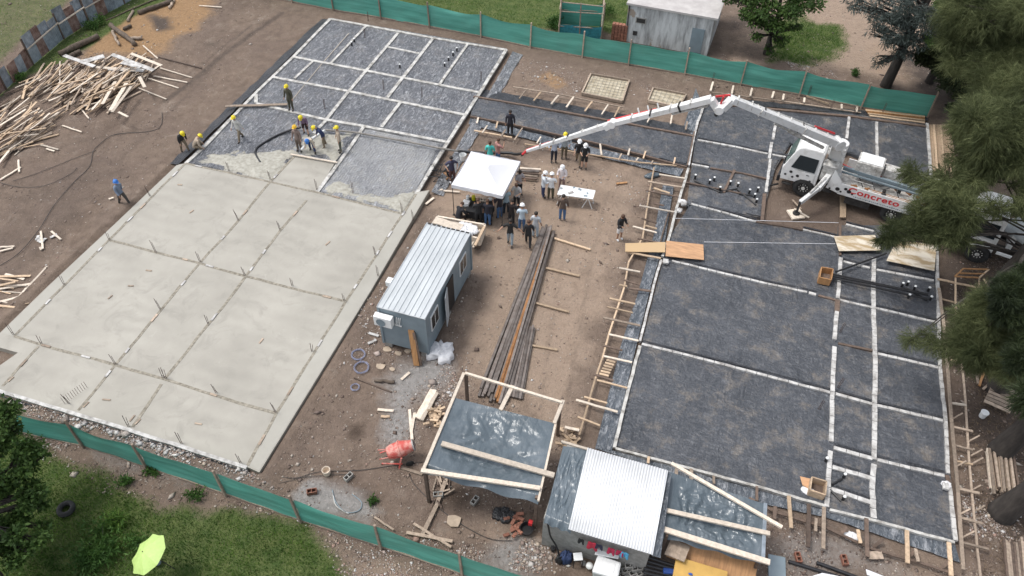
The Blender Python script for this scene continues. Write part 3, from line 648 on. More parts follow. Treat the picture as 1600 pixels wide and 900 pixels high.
for c, L in ((C[3, 3], [((130,400),(145,600),.14),((255,450),(250,720),.15),((350,470),(345,730),.14),((615,540),(620,780),.15),((868,615),(872,820),.15),((1130,690),(1145,900),.15),((45,465),(40,545),.13),((300,540),(297,620),.1),((560,610),(578,695),.12),((920,730),(938,810),.11)]), (C[2, 3], [((1030,225),(1025,275),.13),((1120,230),(1120,300),.14),((1260,275),(1262,325),.1),((1530,340),(1530,430),.1),((855,155),(850,195),.1)])):
    for p, q, w_ in L: pxboard('cross_board', c, p, q, w_, .06, .33, random.choice(['woodold', 'woodold', 'wood', 'wooddark']), 'board laid across the lower film-lined trench', 'timber board', g4)
pxboard('cross_board', C[3, 3], (625, 770), (715, 770), .3, .06, .2, 'woodold', 'short broad board beside the dark lower rail', 'timber board', g4)
for p in [(1309,838),(1365,855),(1417,872),(1468,890)]:
    a = G(*p, .05); board('brace_board', a, a+Vector((.25, .3, .3)), .12, .04, 'wooddark', 'slanted dark brace leaning on the lower rail', 'timber board', 'slanted braces on the lower rail')
# upper edge stubs of the right foundation
for p, q in [((1114,128),(1110,142)),((1146,134),(1143,147)),((1175,138),(1172,150)),((1209,143),(1206,153)),((1225,147),(1223,156)),((1257,153),(1256,160)),((1315,163),(1315,170)),((1339,166),(1338,175))]:
    pxboard('cross_board', ID, p, q, .12, .06, .3, 'woodpale', 'short pale stub board between the green fence and the right foundation', 'timber board', 'stub boards below the green fence')
rail([(1110, 144), (1222, 158), (1345, 176)], .07, 'woodold', .15, 'thin rail lying between the green fence and the right foundation', 'stub boards below the green fence')
rail([(1260, 150), (1295, 162)], .06, 'wood', .12, 'loose brown lath by the fence foot', 'stub boards below the green fence')
# long boards and pipes crossing the bays
pxboard('scaffold_plank', ID, (352, 166), (449, 163), .2, .05, .33, 'woodold', 'long grey plank spanning two bays beside the worker in olive clothes', 'plank')
pxboard('straightedge', ID, (454, 241), (527, 254), .1, .05, .36, 'woodpale', 'long pale levelling board lying on the fresh concrete in front of the crew', 'board')
pxboard('long_lath', ID, (545, 52), (500, 103), .03, .03, .2, 'woodpale', 'very thin pale lath slanting across the first unpoured bay', 'lath')
pxboard('long_lath', ID, (500, 103), (455, 158), .03, .03, .2, 'woodpale', 'very thin pale lath slanting across the second unpoured bay', 'lath')
gS = 'plywood sheets laid as a walkway'
def ply(p4, z, mat, label, name='plywood_sheet'):
    mb = MB(); q = [G(x, y, z) for x, y in p4]; lo = [v-Vector((0, 0, .03)) for v in q]
    mb.hexa([lo[0], lo[1], lo[2], lo[3]] + q); o = mb.build(name, mat); tag(o, label, 'plywood sheet', gS); return o
M['plylight'] = simple('pale_plywood', (.6, .42, .24), .7, .2, 1.6, .1, 0, stretch=(.6, 5, 1), c2=(.5, .35, .19))
M['plyworn'] = simple('cement_splashed_plywood', (.48, .36, .21), .8, .2, 2, .1, 0, c2=(.66, .6, .5), lo=.42, hi=.6, stretch=(.5, 1.3, 1))
ply([(977, 393), (1039, 394), (1040, 378), (977, 380)], .42, M['plylight'], 'narrow pale plywood sheet bridging the trench, left one of the two touching')
ply([(1040, 400), (1100, 406), (1099, 382), (1041, 376)], .37, M['plyo'] if 0 else M['ply'], 'reddish plywood sheet lying on the membrane, right one of the two touching')
ply([(1311, 392), (1378, 391), (1367, 367), (1303, 369)], .4, M['plyworn'], 'cement-splashed plywood sheet between the pump truck and the small wooden box')
ply([(1385, 407), (1460, 423), (1464, 379), (1405, 368)], .42, M['plyworn'], 'large worn plywood sheet under the tree branches at the right edge')
# steel bars in the middle
for k in range(16):
    u = k/15; top = (848+u*18, 353+random.uniform(-2, 10)+ (0 if u < .8 else 10)); bot = (748+u*44, 612+u*20+random.uniform(-8, 8)); mt = 'rust' if k in (9, 10) else 'steel'
    pxboard('steel_beam', ID, top, bot, .11, .12, .1+.05*(k % 2)+(.1 if 6 < k < 13 else 0), mt, 'rusty orange steel beam in the middle of the long steel stack' if mt == 'rust' else 'long dark steel beam in the stack lying down the middle of the yard', 'steel beam', 'rusty steel beams of the long stack' if mt == 'rust' else 'dark steel beams of the long stack')
for k in range(11):
    u = k/10; pxboard('steel_beam', ID, (815+u*20, 512+random.uniform(-4, 4)), (789+u*26, 618+u*6), .09, .1, .07+.05*(k % 2), 'steel', 'shorter grey steel beam beside the lower right end of the long stack', 'steel beam', 'short grey beams beside the long stack')
for p, q in (((265,590),(490,660)), ((210,775),(420,825))): pxboard('bearer_board', C[2, 1], p, q, .12, .07, .06, 'wood', 'pale bearer board sticking out right of the long steel stack', 'timber board', 'bearer boards under the steel')
for p, q in (((130,90),(355,150)), ((120,358),(285,388))): pxboard('bearer_board', C[2, 2], p, q, .11, .07, .06, 'wood', 'pale bearer board sticking out right of the long steel stack', 'timber board', 'bearer boards under the steel')
# planks behind the tent
for k, (p, q, mt) in enumerate([((20,150),(180,160),'woodpale'),((30,178),(165,188),'wooddark'),((20,190),(160,205),'woodold'),((25,208),(155,218),'wooddark'),((20,168),(170,172),'steel')]):
    pxboard('long_plank', C[2, 1], p, q, .14, .08, .1+.02*k, mt, 'long plank or bar lying on the ground right of the white canopy', 'plank', 'planks right of the canopy')
# framed pits
def pit(corners, z, label, rows, cols, broken=False):
    P = [G(x, y, 0) for x, y in corners]; c = sum(P, Vector())/4
    t = thing('framed_pit', label, 'formwork', (c.x, c.y, 0))
    for a, b in zip(P, P[1:]+P[:1]):
        mb = MB(); mb.bar(a+Vector((0, 0, .09)), b+Vector((0, 0, .09)), .09, .2); mb.build('frame_board', M['woodold'], t)
    mb = MB(); mb.add([p.lerp(c, .05)+Vector((0, 0, .05)) for p in P], [(0, 1, 2, 3)]); mb.build('bottom_sheet', M['pitsheet'], t)
    mb = MB()
    for i in range(1, cols): mb.bar(P[0].lerp(P[1], i/cols)+Vector((0, 0, .1)), P[3].lerp(P[2], i/cols)+Vector((0, 0, .1)), .012, .012)
    for i in range(1, rows): mb.bar(P[0].lerp(P[3], i/rows)+Vector((0, 0, .11)), P[1].lerp(P[2], i/rows)+Vector((0, 0, .11)), .012, .012)
    mb.build('wire_grid', M['rebarmesh'], t)
    return t
M['pitsheet'] = simple('sandy_pit_bottom', (.4, .33, .22), .9, .25, 3, .2, 0, c2=(.58, .52, .4))
pit([(909, 148), (972, 161), (983, 128), (923, 118)], 0, 'square timber framed pit with a wire grid on sandy bottom near the green fence', 8, 11)
pit([(1012, 160), (1060, 170), (1072, 150), (1020, 140)], 0, 'smaller timber framed pit with rubble behind the white boom', 4, 7)

# ------------------------------------------------------------------ rebar stakes
gR = 'upright steel rods sticking out of the slab joints'
ST = [(170,375),(100,446),(243,395),(312,410),(382,431),(372,345),(358,269),(422,281),(495,298),(551,302),(628,333),(437,360),(456,447),(586,399),(590,432),(250,484),(325,507),(180,570),(64,538),(258,592),(254,590),(337,614),(107,631),(200,667),(537,471),(487,550),(430,645),(283,694),(375,724),(234,307),(645,345),(20,523)]
UBR = UB['rebar']
for i, p in enumerate(ST):
    a = G(*p, ZT-.03); h = random.uniform(.6, .85)
    mb = MB(); le = Vector((random.uniform(-.06, .06), random.uniform(-.06, .06), 0)); mb.tube([a, a+Vector((0, 0, h*.5))+le*.4, a+Vector((0, 0, h))+le], .013, 6); mb.tube([a+Vector((.05, .03, 0)), a+Vector((.05, .04, h*.8))+le*1.5], .011, 6)
    mb.tube([a+Vector((-.02,.03,.12)), a+Vector((.07,.03,.12))], .01, 5)
    tag(mb.build('starter_bar', M['rebar']), 'pair of thin upright steel rods rising from a joint of the pale poured slab', 'steel rod', gR)
gR2 = 'upright steel rods in the unpoured bays'
for p in [(507,170),(599,140),(659,152),(751,127),(575,33),(570,60)]:
    a = G(*p, .15); mb = MB(); mb.tube([a, a+Vector((.02, .03, .75))], .015, 6); mb.tube([a+Vector((.06, 0, 0)), a+Vector((.07, .03, .7))], .013, 6)
    tag(mb.build('starter_bar', M['rebar']), 'thin upright steel rod standing in an unpoured membrane bay of the left foundation', 'steel rod', gR2)
for p in [(1311,520),(1308,606),(1278,640),(1112,128),(1297,170),(1333,178),(1378,176),(1224,140),(1262,148)]:
    a = G(*p, .15); mb = MB(); mb.tube([a, a+Vector((.03, .03, .7))], .015, 6); mb.tube([a+Vector((.06, 0, 0)), a+Vector((.1, .03, .66))], .013, 6)
    tag(mb.build('starter_bar', M['rebar']), 'thin upright steel rod standing in the right foundation', 'steel rod', 'upright steel rods in the right foundation')
for i in range(11):   # comb of little wires at the lower left corner of the slab
    a = GC(C[0, 2], 405+i*14, 722-i*10, ZT); mb = MB(); mb.tube([a, a+Vector((0, 0, .42))], .009, 5); tag(mb.build('wire_pin', M['rebar']), 'short wire pin in the comb-like row near the lower left corner of the slab', 'wire pin', 'row of wire pins in the slab')
# small chips dropped on the slab
for p, q in [((1110,253),(1138,255)),((1185,430),(1210,412)),((912,788),(948,793)),((800,886),(835,887))]: pxboard('wood_offcut', C[0, 1], p, q, .07, .03, ZT+.02, 'woodold', 'small wood offcut lying on the smooth poured slab', 'offcut', 'offcuts on the slab')
for p, q in [((675,68),(702,45)),((1218,845),(1262,852)),((520,745),(555,712)),((845,852),(878,818)),((810,832),(842,795)),((50,585),(85,555)),((640,695),(690,700))]: pxboard('wood_offcut', C[0, 2], p, q, .07, .03, ZT+.02, 'woodold', 'small wood offcut lying on the smooth poured slab', 'offcut', 'offcuts on the slab')
for p, q in [((20,345),(45,315)),((435,632),(462,608))]: pxboard('wood_offcut', C[1, 2] if p[0] < 100 else C[1, 1], p, q, .07, .03, ZT+.02, 'woodold', 'small wood offcut lying on the smooth poured slab', 'offcut', 'offcuts on the slab')

# ------------------------------------------------------------------ green fences
def cloth_fence(name, label, base, hgt, posth, lean=Vector((0, 0, 0)), side=1, sagseed=0, topamp=.05):
    c = sum((Vector(b) for b in base), Vector())/len(base)
    t = thing(name, label, 'fence', (c.x, c.y, 0))
    for i, (a, b) in enumerate(zip(base[:-1], base[1:])):
        mb = MB(); d = (b-a).normalized(); nrm = Vector((-d.y, d.x, 0))
        def f(u, v):
            p = a.lerp(b, u); z = .04+v*(hgt+topamp*math.sin(u*PI*2+i*1.3+sagseed)-.12*math.sin(u*PI)*v)
            bl = .06*math.sin(u*PI)*math.sin(v*PI*.9)*math.sin(i*2.1+1)+.05*mnoise.noise(Vector((p.x*.9, p.y*.9, v*3+i)))+.012*math.sin(v*22+i)*math.sin(u*PI)
            q = p+nrm*bl+lean*v*.3; q.z = z; return q
        mb.grid(f, 14, 10); mb.build('cloth_panel', M['cloth'], t, smooth=True)
    for i, a in enumerate(base):
        mb = MB(); d = (base[min(i+1, len(base)-1)]-base[max(i-1, 0)]).normalized(); nrm = Vector((-d.y, d.x, 0))*side
        h = posth+random.uniform(-.1, .12); o = nrm*.09; mb.bar(a+o-Vector((0, 0, .2)), a+o+lean+Vector((random.uniform(-.05, .05), 0, h)), .085, .085, up=(0, 1, 0)); mb.build('post', M['woodold'], t)
    mb = MB()
    for a, b in zip(base[:-1], base[1:]): mb.bar(a+Vector((0, 0, .05)), b+Vector((0, 0, .05)), .06, .07)
    mb.build('bottom_rail', M['woodold'], t)
    return t
topf = [G(*p) for p in [(330,-22),(400,-8),(457,3),(522,16),(596,28),(672,42),(752,57),(829,74),(910,89),(982,101),(1070,116),(1157,132),(1249,148),(1345,168),(1448,184)]]
cloth_fence('green_fence', 'long green shade cloth fence on timber posts behind the foundations at the top', topf, 1.62, 1.95, side=-1)
botf = [G(*p) for p in [(-60,655),(30,676),(133,698),(232,731),(355,773),(472,814),(597,855),(724,898),(850,938),(960,975)]]
cloth_fence('green_fence', 'long green shade cloth fence with slanting posts in the lower left foreground', botf, 1.5, 1.75, lean=Vector((-.15, .12, 0)), side=-1, topamp=.03)
# rusty sheet fence at upper left
rf = [G(*p) for p in [(-40,182),(10,140),(52,101),(100,61),(140,36),(195,6),(250,-26)]]
t = thing('sheet_fence', 'ragged fence of grey and rusty corrugated sheets in the upper left corner', 'fence', (G(100, 60).x, G(100, 60).y, 0))
for i, (a, b) in enumerate(zip(rf[:-1], rf[1:])):
    L = (b-a).length; n = max(1, round(L/.8)); d = (b-a).normalized(); nr = Vector((-d.y, d.x, 0))
    for k in range(n):
        p = a.lerp(b, k/n); q = a.lerp(b, (k+1.08)/n); h = (1.9+random.uniform(-.25, .35)) if i > 1 else 1.25+random.uniform(-.1, .1); off = random.uniform(-.03, .03); tilt = random.uniform(-.12, .12)
        mb = MB()
        mb.grid(lambda u, v: p.lerp(q, u)+nr*(.02*math.sin(u*2*PI*6)+off+tilt*v)+Vector((0, 0, h*v)), 36, 3)
        mb.build('metal_sheet', M['galvrust'] if (i*3+k) % 3 == 1 or i < 2 and k % 2 else M['galv'], t, smooth=True)
    if i in (2, 3, 4):
        mb = MB(); mb.bar(a-nr*.12+Vector((0, 0, 1.15)), b-nr*.12+Vector((0, 0, 1.25)), .07, .07); mb.build('rail', M['woodpale'], t)
for a in rf: mb = MB(); mb.bar(a, a+Vector((0, 0, 1.9)), .1, .1); mb.build('post', M['wooddark'], t)

# ------------------------------------------------------------------ lumber piles
def pile(poly, n, ang, hmax, Lr, group, label, mats, jit=12, wr=(.05, .13), seed=1):
    r = random.Random(seed); P = np.array(poly, float); lo = P.min(0); hi = P.max(0); cx, cy = P.mean(0)
    made = 0
    while made < n:
        x = r.uniform(lo[0], hi[0]); y = r.uniform(lo[1], hi[1])
        if sdist(np.array([[x, y]]), P)[0] < 0: continue
        e = min(1, sdist(np.array([[x, y]]), P)[0]/22.0); z = .05+e*hmax*(made/n)+r.uniform(0, .05)
        a = rad(r.gauss(ang, jit)); L = r.uniform(*Lr)*38/2
        p = (x-math.cos(a)*L, y+math.sin(a)*L); q = (x+math.cos(a)*L, y-math.sin(a)*L)
        A = G(*p, z); B = G(*q, z); md = (B-A)/2; c0 = (A+B)/2; md *= min(1, (Lr[1]/2)/md.length); A = c0-md; B = c0+md; A.z = max(.03, z+r.uniform(-.12, .08)); B.z = max(.03, z+r.uniform(-.12, .08))
        board('loose_plank', A, B, r.uniform(*wr), r.uniform(.025, .06), r.choice(mats), label, 'plank', group); made += 1
pile([(28,140),(50,112),(100,104),(165,95),(215,94),(238,110),(212,132),(200,155),(168,165),(120,162),(95,148),(60,143)], 185, 38, .75, (.9, 2.5), 'planks of the upper timber heap', 'rough sawn plank in the big untidy heap by the sheet fence', ['wood', 'woodpale', 'woodold', 'woodold', 'wooddark', 'wood'], 15, (.05, .15), seed=3)
pile([(-30,172),(15,162),(50,170),(85,185),(92,196),(65,215),(30,235),(0,250),(-40,260)], 100, 34, .6, (.9, 2.4), 'planks of the lower timber heap', 'rough sawn plank in the heap at the left edge of the photo', ['wood', 'wood', 'woodpale', 'woodold', 'wooddark'], 12, (.05, .14), seed=4)
pile([(-10,430),(28,430),(28,478),(-10,480)], 14, -5, .25, (.8, 1.6), 'planks of the small heap', 'pale plank in the small heap at the left edge beside the poured slab', ['woodpale', 'wood'], 12, seed=5)
gp = 'pale boards on top of the upper timber heap'
for p, q, w_ in [((400,345),(590,415),.28),((520,385),(650,350),.5),((700,340),(960,440),.32),((820,335),(1010,410),.22),((680,430),(900,440),.35),((760,390),(880,420),.3),((790,520),(690,690),.25),((740,700),(800,730),.14),((720,510),(640,650),.2),((820,540),(700,700),.18),((600,420),(850,440),.25),((870,480),(905,545),.2)]:
    pxboard('pale_board', C[0, 0], p, q, w_, .03, random.uniform(.55, 1.0), 'foil' if w_ > .27 else 'woodpale', 'pale bleached board lying on top of the upper timber heap', 'board', gp)
for p, q in [((990,355),(1260,425)),((1000,425),(1200,485)),((960,475),(1170,515)),((930,490),(1115,550)),((865,550),(1040,620)),((375,385),(375,540)),((430,400),(545,610)),((510,685),(555,740)),((390,785),(510,825)),((895,285),(985,365)),((1245,35),(1385,45)),((1405,660),(1600,665))][:-1]:
    pxboard('loose_plank', C[0, 0], p, q, .08, .05, .25 if p[0] < 600 and p[1] < 600 else .07, 'woodpale' if q[0] != 1260 else 'wooddark', 'single plank lying loose at the edge of the upper timber heap', 'plank', 'single planks around the timber heaps')
for c, L in ((C[0, 1], [((0,225),(130,145)),((115,100),(120,175)),((255,5),(365,35)),((290,30),(340,45)),((255,545),(268,655)),((320,545),(380,597)),((170,900),(295,765)),((0,670),(80,650)),((0,645),(90,640)),((680,345),(710,335)),((250,645),(258,662))]), (C[0, 2], [((70,115),(165,0))])):
    for p, q in L: pxboard('loose_plank', c, p, q, .1, .05, .06, 'woodpale', 'single pale plank lying on the bare earth left of the poured slab', 'plank', 'planks scattered on the earth at left')
for k in range(7):
    a = G(random.uniform(55, 85), random.uniform(365, 385), .03); b = a+Vector((random.uniform(-.4, .4), random.uniform(-.3, .3), .05)); board('foam_scrap', a, b, .15, .03, 'foil', 'white scrap in the little litter heap on the dark earth at left', 'scrap', 'white scraps at left')
def log(c, p, q, r, label, mat='log', name='felled_log'):
    a = GC(c, *p, r); b = GC(c, *q, r); mb = MB(); n = 7; mb.tube([a.lerp(b, i/n)+Vector((random.uniform(-.04, .04), random.uniform(-.04, .04), random.uniform(-.02, .03))) for i in range(n+1)], [r*random.uniform(.85, 1.1) for _ in range(n+1)], 9)
    return tag(mb.build(name, M[mat], smooth=True), label, 'log', None)
log(C[0, 0], (375, 335), (610, 225), .2, 'thick dark log between the sheet fence and the timber heap')
log(C[0, 0], (690, 155), (845, 275), .17, 'dark log lying across the orange sawdust')
log(C[0, 0], (860, 80), (1080, 5), .17, 'dark log along the top edge on the sawdust')
log(C[0, 0], (660, 125), (990, -10), .05, 'thin dark pole bordering the sawdust patch')
log(C[0, 0], (440, 350), (500, 320), .15, 'short dark log stub against the timber heap')
log(C[0, 0], (790, 240), (890, 240), .12, 'short pale split log on the sawdust', 'woodold')
log(C[0, 0], (775, 180), (820, 160), .12, 'small dark stump on the sawdust')
log(C[0, 0], (1060, 50), (1090, 0), .1, 'small split log near the top edge', 'woodold')
log(C[0, 0], (700, 195), (745, 280), .1, 'pale split log chunk beside the larger dark log', 'woodold')
log(C[0, 0], (800, 130), (830, 70), .1, 'short upright-looking stub above the stump', 'woodold')
# timber stacks at upper right
for k in range(12): pxboard('stacked_board', ID, (1352+k*.6, 171+k*.9), (1445, 181+k*1.0), .1, .05, .1+.04*(k % 4), ['plyo', 'wood', 'wood'][k % 3], 'tan or orange-brown board stacked at the foot of the green fence right end', 'board', 'boards stacked at the fence foot')
for k in range(10): pxboard('stacked_board', ID, (1452+k*3.6, 195), (1456+k*4.0, 262+random.uniform(-8, 25)), .13, .06, .12+.03*(k % 3), 'wood', 'pale board in the stack right of the right foundation top corner', 'board', 'boards stacked at the right corner')
# slatted pallet, frame of laths, pole bundle at right
def pallet(corn, z, label, n=5):
    P = [G(x, y, z) for x, y in corn]; c = sum(P, Vector())/4; t = thing('wooden_pallet', label, 'pallet', (c.x, c.y, 0))
    for k in range(n):
        u0 = k/n+.01; u1 = (k+.82)/n; a = P[0].lerp(P[3], (u0+u1)/2); b = P[1].lerp(P[2], (u0+u1)/2); mb = MB(); mb.bar(a, b, (P[3]-P[0]).length*(u1-u0), .03); mb.build('slat', M['woodold'], t)
    for u in (.05, .5, .95): mb = MB(); mb.bar(P[0].lerp(P[1], u)-Vector((0, 0, .07)), P[3].lerp(P[2], u)-Vector((0, 0, .07)), .09, .1); mb.build('bearer', M['wooddark'], t)
    return t
pallet([(1537, 628), (1577, 646), (1592, 622), (1548, 604)], .3, 'weathered grey slatted pallet leaning near the tree trunks at right')
for k in range(17): pxboard('bundled_pole', ID, (1541+k*2.6+random.uniform(-1, 1), 703+random.uniform(-4, 4)), (1549+k*2.6+random.uniform(-1, 1), 768+random.uniform(-8, 6)), .09, .09, .1+.07*(k % 3), random.choice(['woodold', 'wooddark', 'woodold', 'woodpale']), 'weathered pole in the upright bundle lying beside the lower right trunk', 'pole', 'bundled poles at lower right')
for k in range(10): pxboard('bundled_pole', ID, (1568+k*4, 845+random.uniform(-6, 6)), (1574+k*4, 905), .08, .08, .08, random.choice(['woodold', 'wooddark']), 'dark weathered pole in the bundle in the lower right corner', 'pole', 'poles in the lower right corner')
for p, q in [((1492,432),(1505,420)),((1505,420),(1545,421)),((1492,432),(1530,434)),((1530,434),(1545,421)),((1500,427),(1538,428)),((1493,434),(1493,500)),((1530,434),(1530,452)),((1537,436),(1543,445))]:
    pxboard('frame_lath', ID, p, q, .07, .05, .5, 'plyo' if p[1] < 433 else 'wood', 'brown lath of the light timber frame near the mixer truck wheel', 'lath', 'laths of the frame near the mixer truck')
for p, q, mt in [((1530,603),(1543,565),'plyo'),((1553,566),(1580,573),'plyo'),((1536,608),(1556,592),'woodold'),((1525,575),(1528,600),'woodold'),((1518,532),(1538,532),'woodold'),((1540,552),(1560,552),'woodold')]:
    pxboard('lath_scrap', ID, p, q, .1, .05, .12, mt, 'brown lath scrap on the littered ground under the right branches', 'lath', 'lath scraps under the branches')
# ------------------------------------------------------------------ people
def skin_body(J, E, R, root):
    me = bpy.data.meshes.new('tmp'); names = list(J); ix = {n: i for i, n in enumerate(names)}
    me.from_pydata([J[n] for n in names], [(ix[a], ix[b]) for a, b in E], []); ob = bpy.data.objects.new('tmp', me); col.objects.link(ob)
    md = ob.modifiers.new('s', 'SKIN'); md.branch_smoothing = .4; md.use_smooth_shade = True
    sv = me.skin_vertices[0].data
    for n in names: sv[ix[n]].radius = R[n] if isinstance(R[n], tuple) else (R[n], R[n]); sv[ix[n]].use_root = (n == root)
    m2 = ob.modifiers.new('d', 'SUBSURF'); m2.levels = 1; m2.render_levels = 1
    dg = bpy.context.evaluated_depsgraph_get(); res = bpy.data.meshes.new_from_object(ob.evaluated_get(dg)); bpy.data.objects.remove(ob); bpy.data.meshes.remove(me)
    return res
def rx(v, a, o): # rotate about local X (pitch forward, +y is forward)
    v = Vector(v)-o; c, s = math.cos(a), math.sin(a); return Vector((v.x, v.y*c+v.z*s, -v.y*s+v.z*c))+o
def pose_mesh(lean=0, hipL=0, hipR=0, kneeL=0, kneeR=0, armL=(10, 0, 5), armR=(10, 0, 5), hz=.92, headp=0, spread=.1):
    """angles in degrees. arm=(outward, forward, elbow). +y forward. feet touch z=0."""
    J = {}; R = {}; up = Vector((0, 0, 1)); pel = Vector((0, 0, hz))
    tl = rad(lean); T = Vector((0, math.sin(tl), math.cos(tl))); F = Vector((0, math.cos(tl), -math.sin(tl)))
    J['pel'] = pel; J['wai'] = pel+T*.18; J['che'] = pel+T*.38; J['nec'] = pel+T*.55; hp = rad(lean+headp); H = Vector((0, math.sin(hp), math.cos(hp)))
    J['hd0'] = J['nec']+H*.07; J['hd1'] = J['nec']+H*.16+F*.015; J['hd2'] = J['nec']+H*.245+F*.005
    R.update(pel=(.155, .12), wai=(.14, .105), che=(.165, .115), nec=(.07, .07), hd0=(.058, .062), hd1=(.082, .098), hd2=(.06, .07))
    E = [('pel', 'wai'), ('wai', 'che'), ('che', 'nec'), ('nec', 'hd0'), ('hd0', 'hd1'), ('hd1', 'hd2')]
    seg = [('pel', 'wai', 't'), ('wai', 'che', 's'), ('che', 'nec', 's'), ('nec', 'hd0', 'h'), ('hd0', 'hd2', 'h')]
    lowest = 9
    for sd_, hip, knee, arm, tg in ((-1, hipL, kneeL, armL, 'L'), (1, hipR, kneeR, armR, 'R')):
        hp_ = pel+Vector((sd_*.095, 0, -.06)); J['hip'+tg] = hp_; a = rad(hip)
        kn = hp_+Vector((sd_*spread*.4, math.sin(a), -math.cos(a)))*.42; J['kne'+tg] = kn; b = rad(hip-knee)
        an = kn+Vector((sd_*spread*.2, math.sin(b), -math.cos(b)))*.39; J['ank'+tg] = an; J['toe'+tg] = an+Vector((sd_*.02, .15, -.04)); lowest = min(lowest, an.z-.075)
        R.update({'hip'+tg: (.105, .105), 'kne'+tg: (.066, .066), 'ank'+tg: (.045, .045), 'toe'+tg: (.042, .03)})
        E += [('pel', 'hip'+tg), ('hip'+tg, 'kne'+tg), ('kne'+tg, 'ank'+tg), ('ank'+tg, 'toe'+tg)]
        seg += [('hip'+tg, 'kne'+tg, 'T'+tg), ('kne'+tg, 'ank'+tg, 'C'+tg), ('ank'+tg, 'toe'+tg, 'F'+tg), ('pel', 'hip'+tg, 't')]
        sh = J['che']+T*.1+Vector((sd_*.185, 0, 0)); J['sho'+tg] = sh; ou, fw, el = (rad(x) for x in arm)
        d1 = (-T*math.cos(ou)*math.cos(fw)+Vector((sd_*math.sin(ou), 0, 0))+F*math.sin(fw)*math.cos(ou)).normalized()
        e_ = sh+d1*.28; J['elb'+tg] = e_; axis = Vector((sd_*.0+1, 0, 0)); fw2 = fw+el; inn = -sd_*.55*math.sin(min(el, PI/2))
        d2 = (-T*math.cos(ou)*math.cos(fw2)+Vector((sd_*math.sin(ou)*(1 if el < 1 else .2)+inn*.7, 0, 0))+F*math.sin(fw2)*math.cos(ou)).normalized()
        wr = e_+d2*.25; J['wri'+tg] = wr; J['pal'+tg] = wr+d2*.07
        R.update({'sho'+tg: (.07, .07), 'elb'+tg: (.045, .045), 'wri'+tg: (.03, .03), 'pal'+tg: (.035, .022)})
        E += [('che', 'sho'+tg), ('sho'+tg, 'elb'+tg), ('elb'+tg, 'wri'+tg), ('wri'+tg, 'pal'+tg)]
        seg += [('sho'+tg, 'elb'+tg, 'U'+tg), ('elb'+tg, 'wri'+tg, 'W'+tg), ('wri'+tg, 'pal'+tg, 'P'+tg), ('che', 'sho'+tg, 's')]
    for k in J: J[k] = J[k]-Vector((0, 0, lowest))
    me = skin_body(J, E, R, 'pel')
    V = np.array([v.co[:] for v in me.vertices]); Fc = [tuple(p.vertices) for p in me.polygons]; Nn = np.array([v.normal[:] for v in me.vertices]); bpy.data.meshes.remove(me)
    A = np.array([J[a][:] for a, b, t in seg]); B = np.array([J[b][:] for a, b, t in seg]); lab = [t for a, b, t in seg]
    ab = B-A; t_ = np.clip(((V[:, None]-A[None])*ab[None]).sum(2)/(ab*ab).sum(1)[None], 0, 1); D = np.linalg.norm(V[:, None]-(A[None]+t_[..., None]*ab[None]), axis=2)
    D -= np.array([.03 if l in ('s', 't') else 0 for l in lab])[None]
    near = D.argmin(1); vl = [lab[i] for i in near]; vt = t_[np.arange(len(V)), near]
    # face and hands appended to the same body mesh
    mb = MB(); mb.v = [Vector(v) for v in V]; mb.f = list(Fc); mb.m = [0]*len(Fc)
    hc = J['hd1']; Hn = H; Ff = Hn.cross(Vector((1, 0, 0))).normalized(); Ff = Ff if Ff.y*F.y > 0 or True else -Ff; Ff = Vector((0, math.cos(hp), -math.sin(hp)))
    fc = hc+Ff*.098
    mb.add([fc+Hn*.03-Ff*.01, fc-Hn*.02+Vector((.016, 0, 0))-Ff*.01, fc-Hn*.02-Vector((.016, 0, 0))-Ff*.01, fc-Hn*.018+Ff*.022], [(0, 3, 1), (0, 2, 3), (1, 3, 2)])
    for s in (-1, 1):
        mb.sph(fc+Hn*.022+Vector((s*.032, 0, 0))-Ff*.014, .011, 6, 4, 1); mb.sph(hc+Vector((s*.085, 0, 0))-Ff*.01, .024, 6, 4, 0, (.5, .9, 1.3))
    mb.box(fc-Hn*.045-Ff*.008, (.045, .012, .01), None, 2)
    for tg, s in (('L', -1), ('R', 1)):
        pl = J['pal'+tg]; dr = (J['pal'+tg]-J['wri'+tg]).normalized(); sdv = dr.cross(F).normalized() if abs(dr.dot(F)) < .9 else Vector((1, 0, 0)); nn = dr.cross(sdv)
        for k, L in enumerate((.062, .072, .068, .054)):
            o_ = pl+dr*.015+sdv*(k-1.5)*.018; mid = o_+dr*L*.55+nn*.008; mb.tube([o_, mid, mid+dr*L*.42+nn*.022], [.0095, .0085, .006], 6)
        o_ = pl-dr*.03+sdv*.032; mb.tube([o_, o_+dr*.03+sdv*.022, o_+dr*.06+sdv*.024+nn*.012], [.011, .01, .007], 6)
    out = {'body': mb, 'J': J, 'H': Hn, 'Ff': Ff}
    def region(fn, off):
        keep = [f for f in Fc if all(fn(vl[i], vt[i]) for i in f)]; used = sorted({i for f in keep for i in f}); re = {u: i for i, u in enumerate(used)}
        m_ = MB(); m_.v = [Vector(V[u]+Nn[u]*off) for u in used]; m_.f = [tuple(re[i] for i in f) for f in keep]; m_.m = [0]*len(keep); return m_
    out['shirt'] = region(lambda l, t: l in ('s', 't') or l[0] == 'U', .016)
    out['longshirt'] = region(lambda l, t: l in ('s', 't') or l[0] == 'U' or (l[0] == 'W' and t < .92), .018)
    out['trousers'] = region(lambda l, t: l == 't' or l[0] == 'T' or (l[0] == 'C' and t < .95), .013)
    out['shorts'] = region(lambda l, t: l == 't' or (l[0] == 'T'), .015)
    for tg in 'LR': out['shoe'+tg] = region(lambda l, t, tg=tg: l == 'F'+tg or (l == 'C'+tg and t > .93), .012)
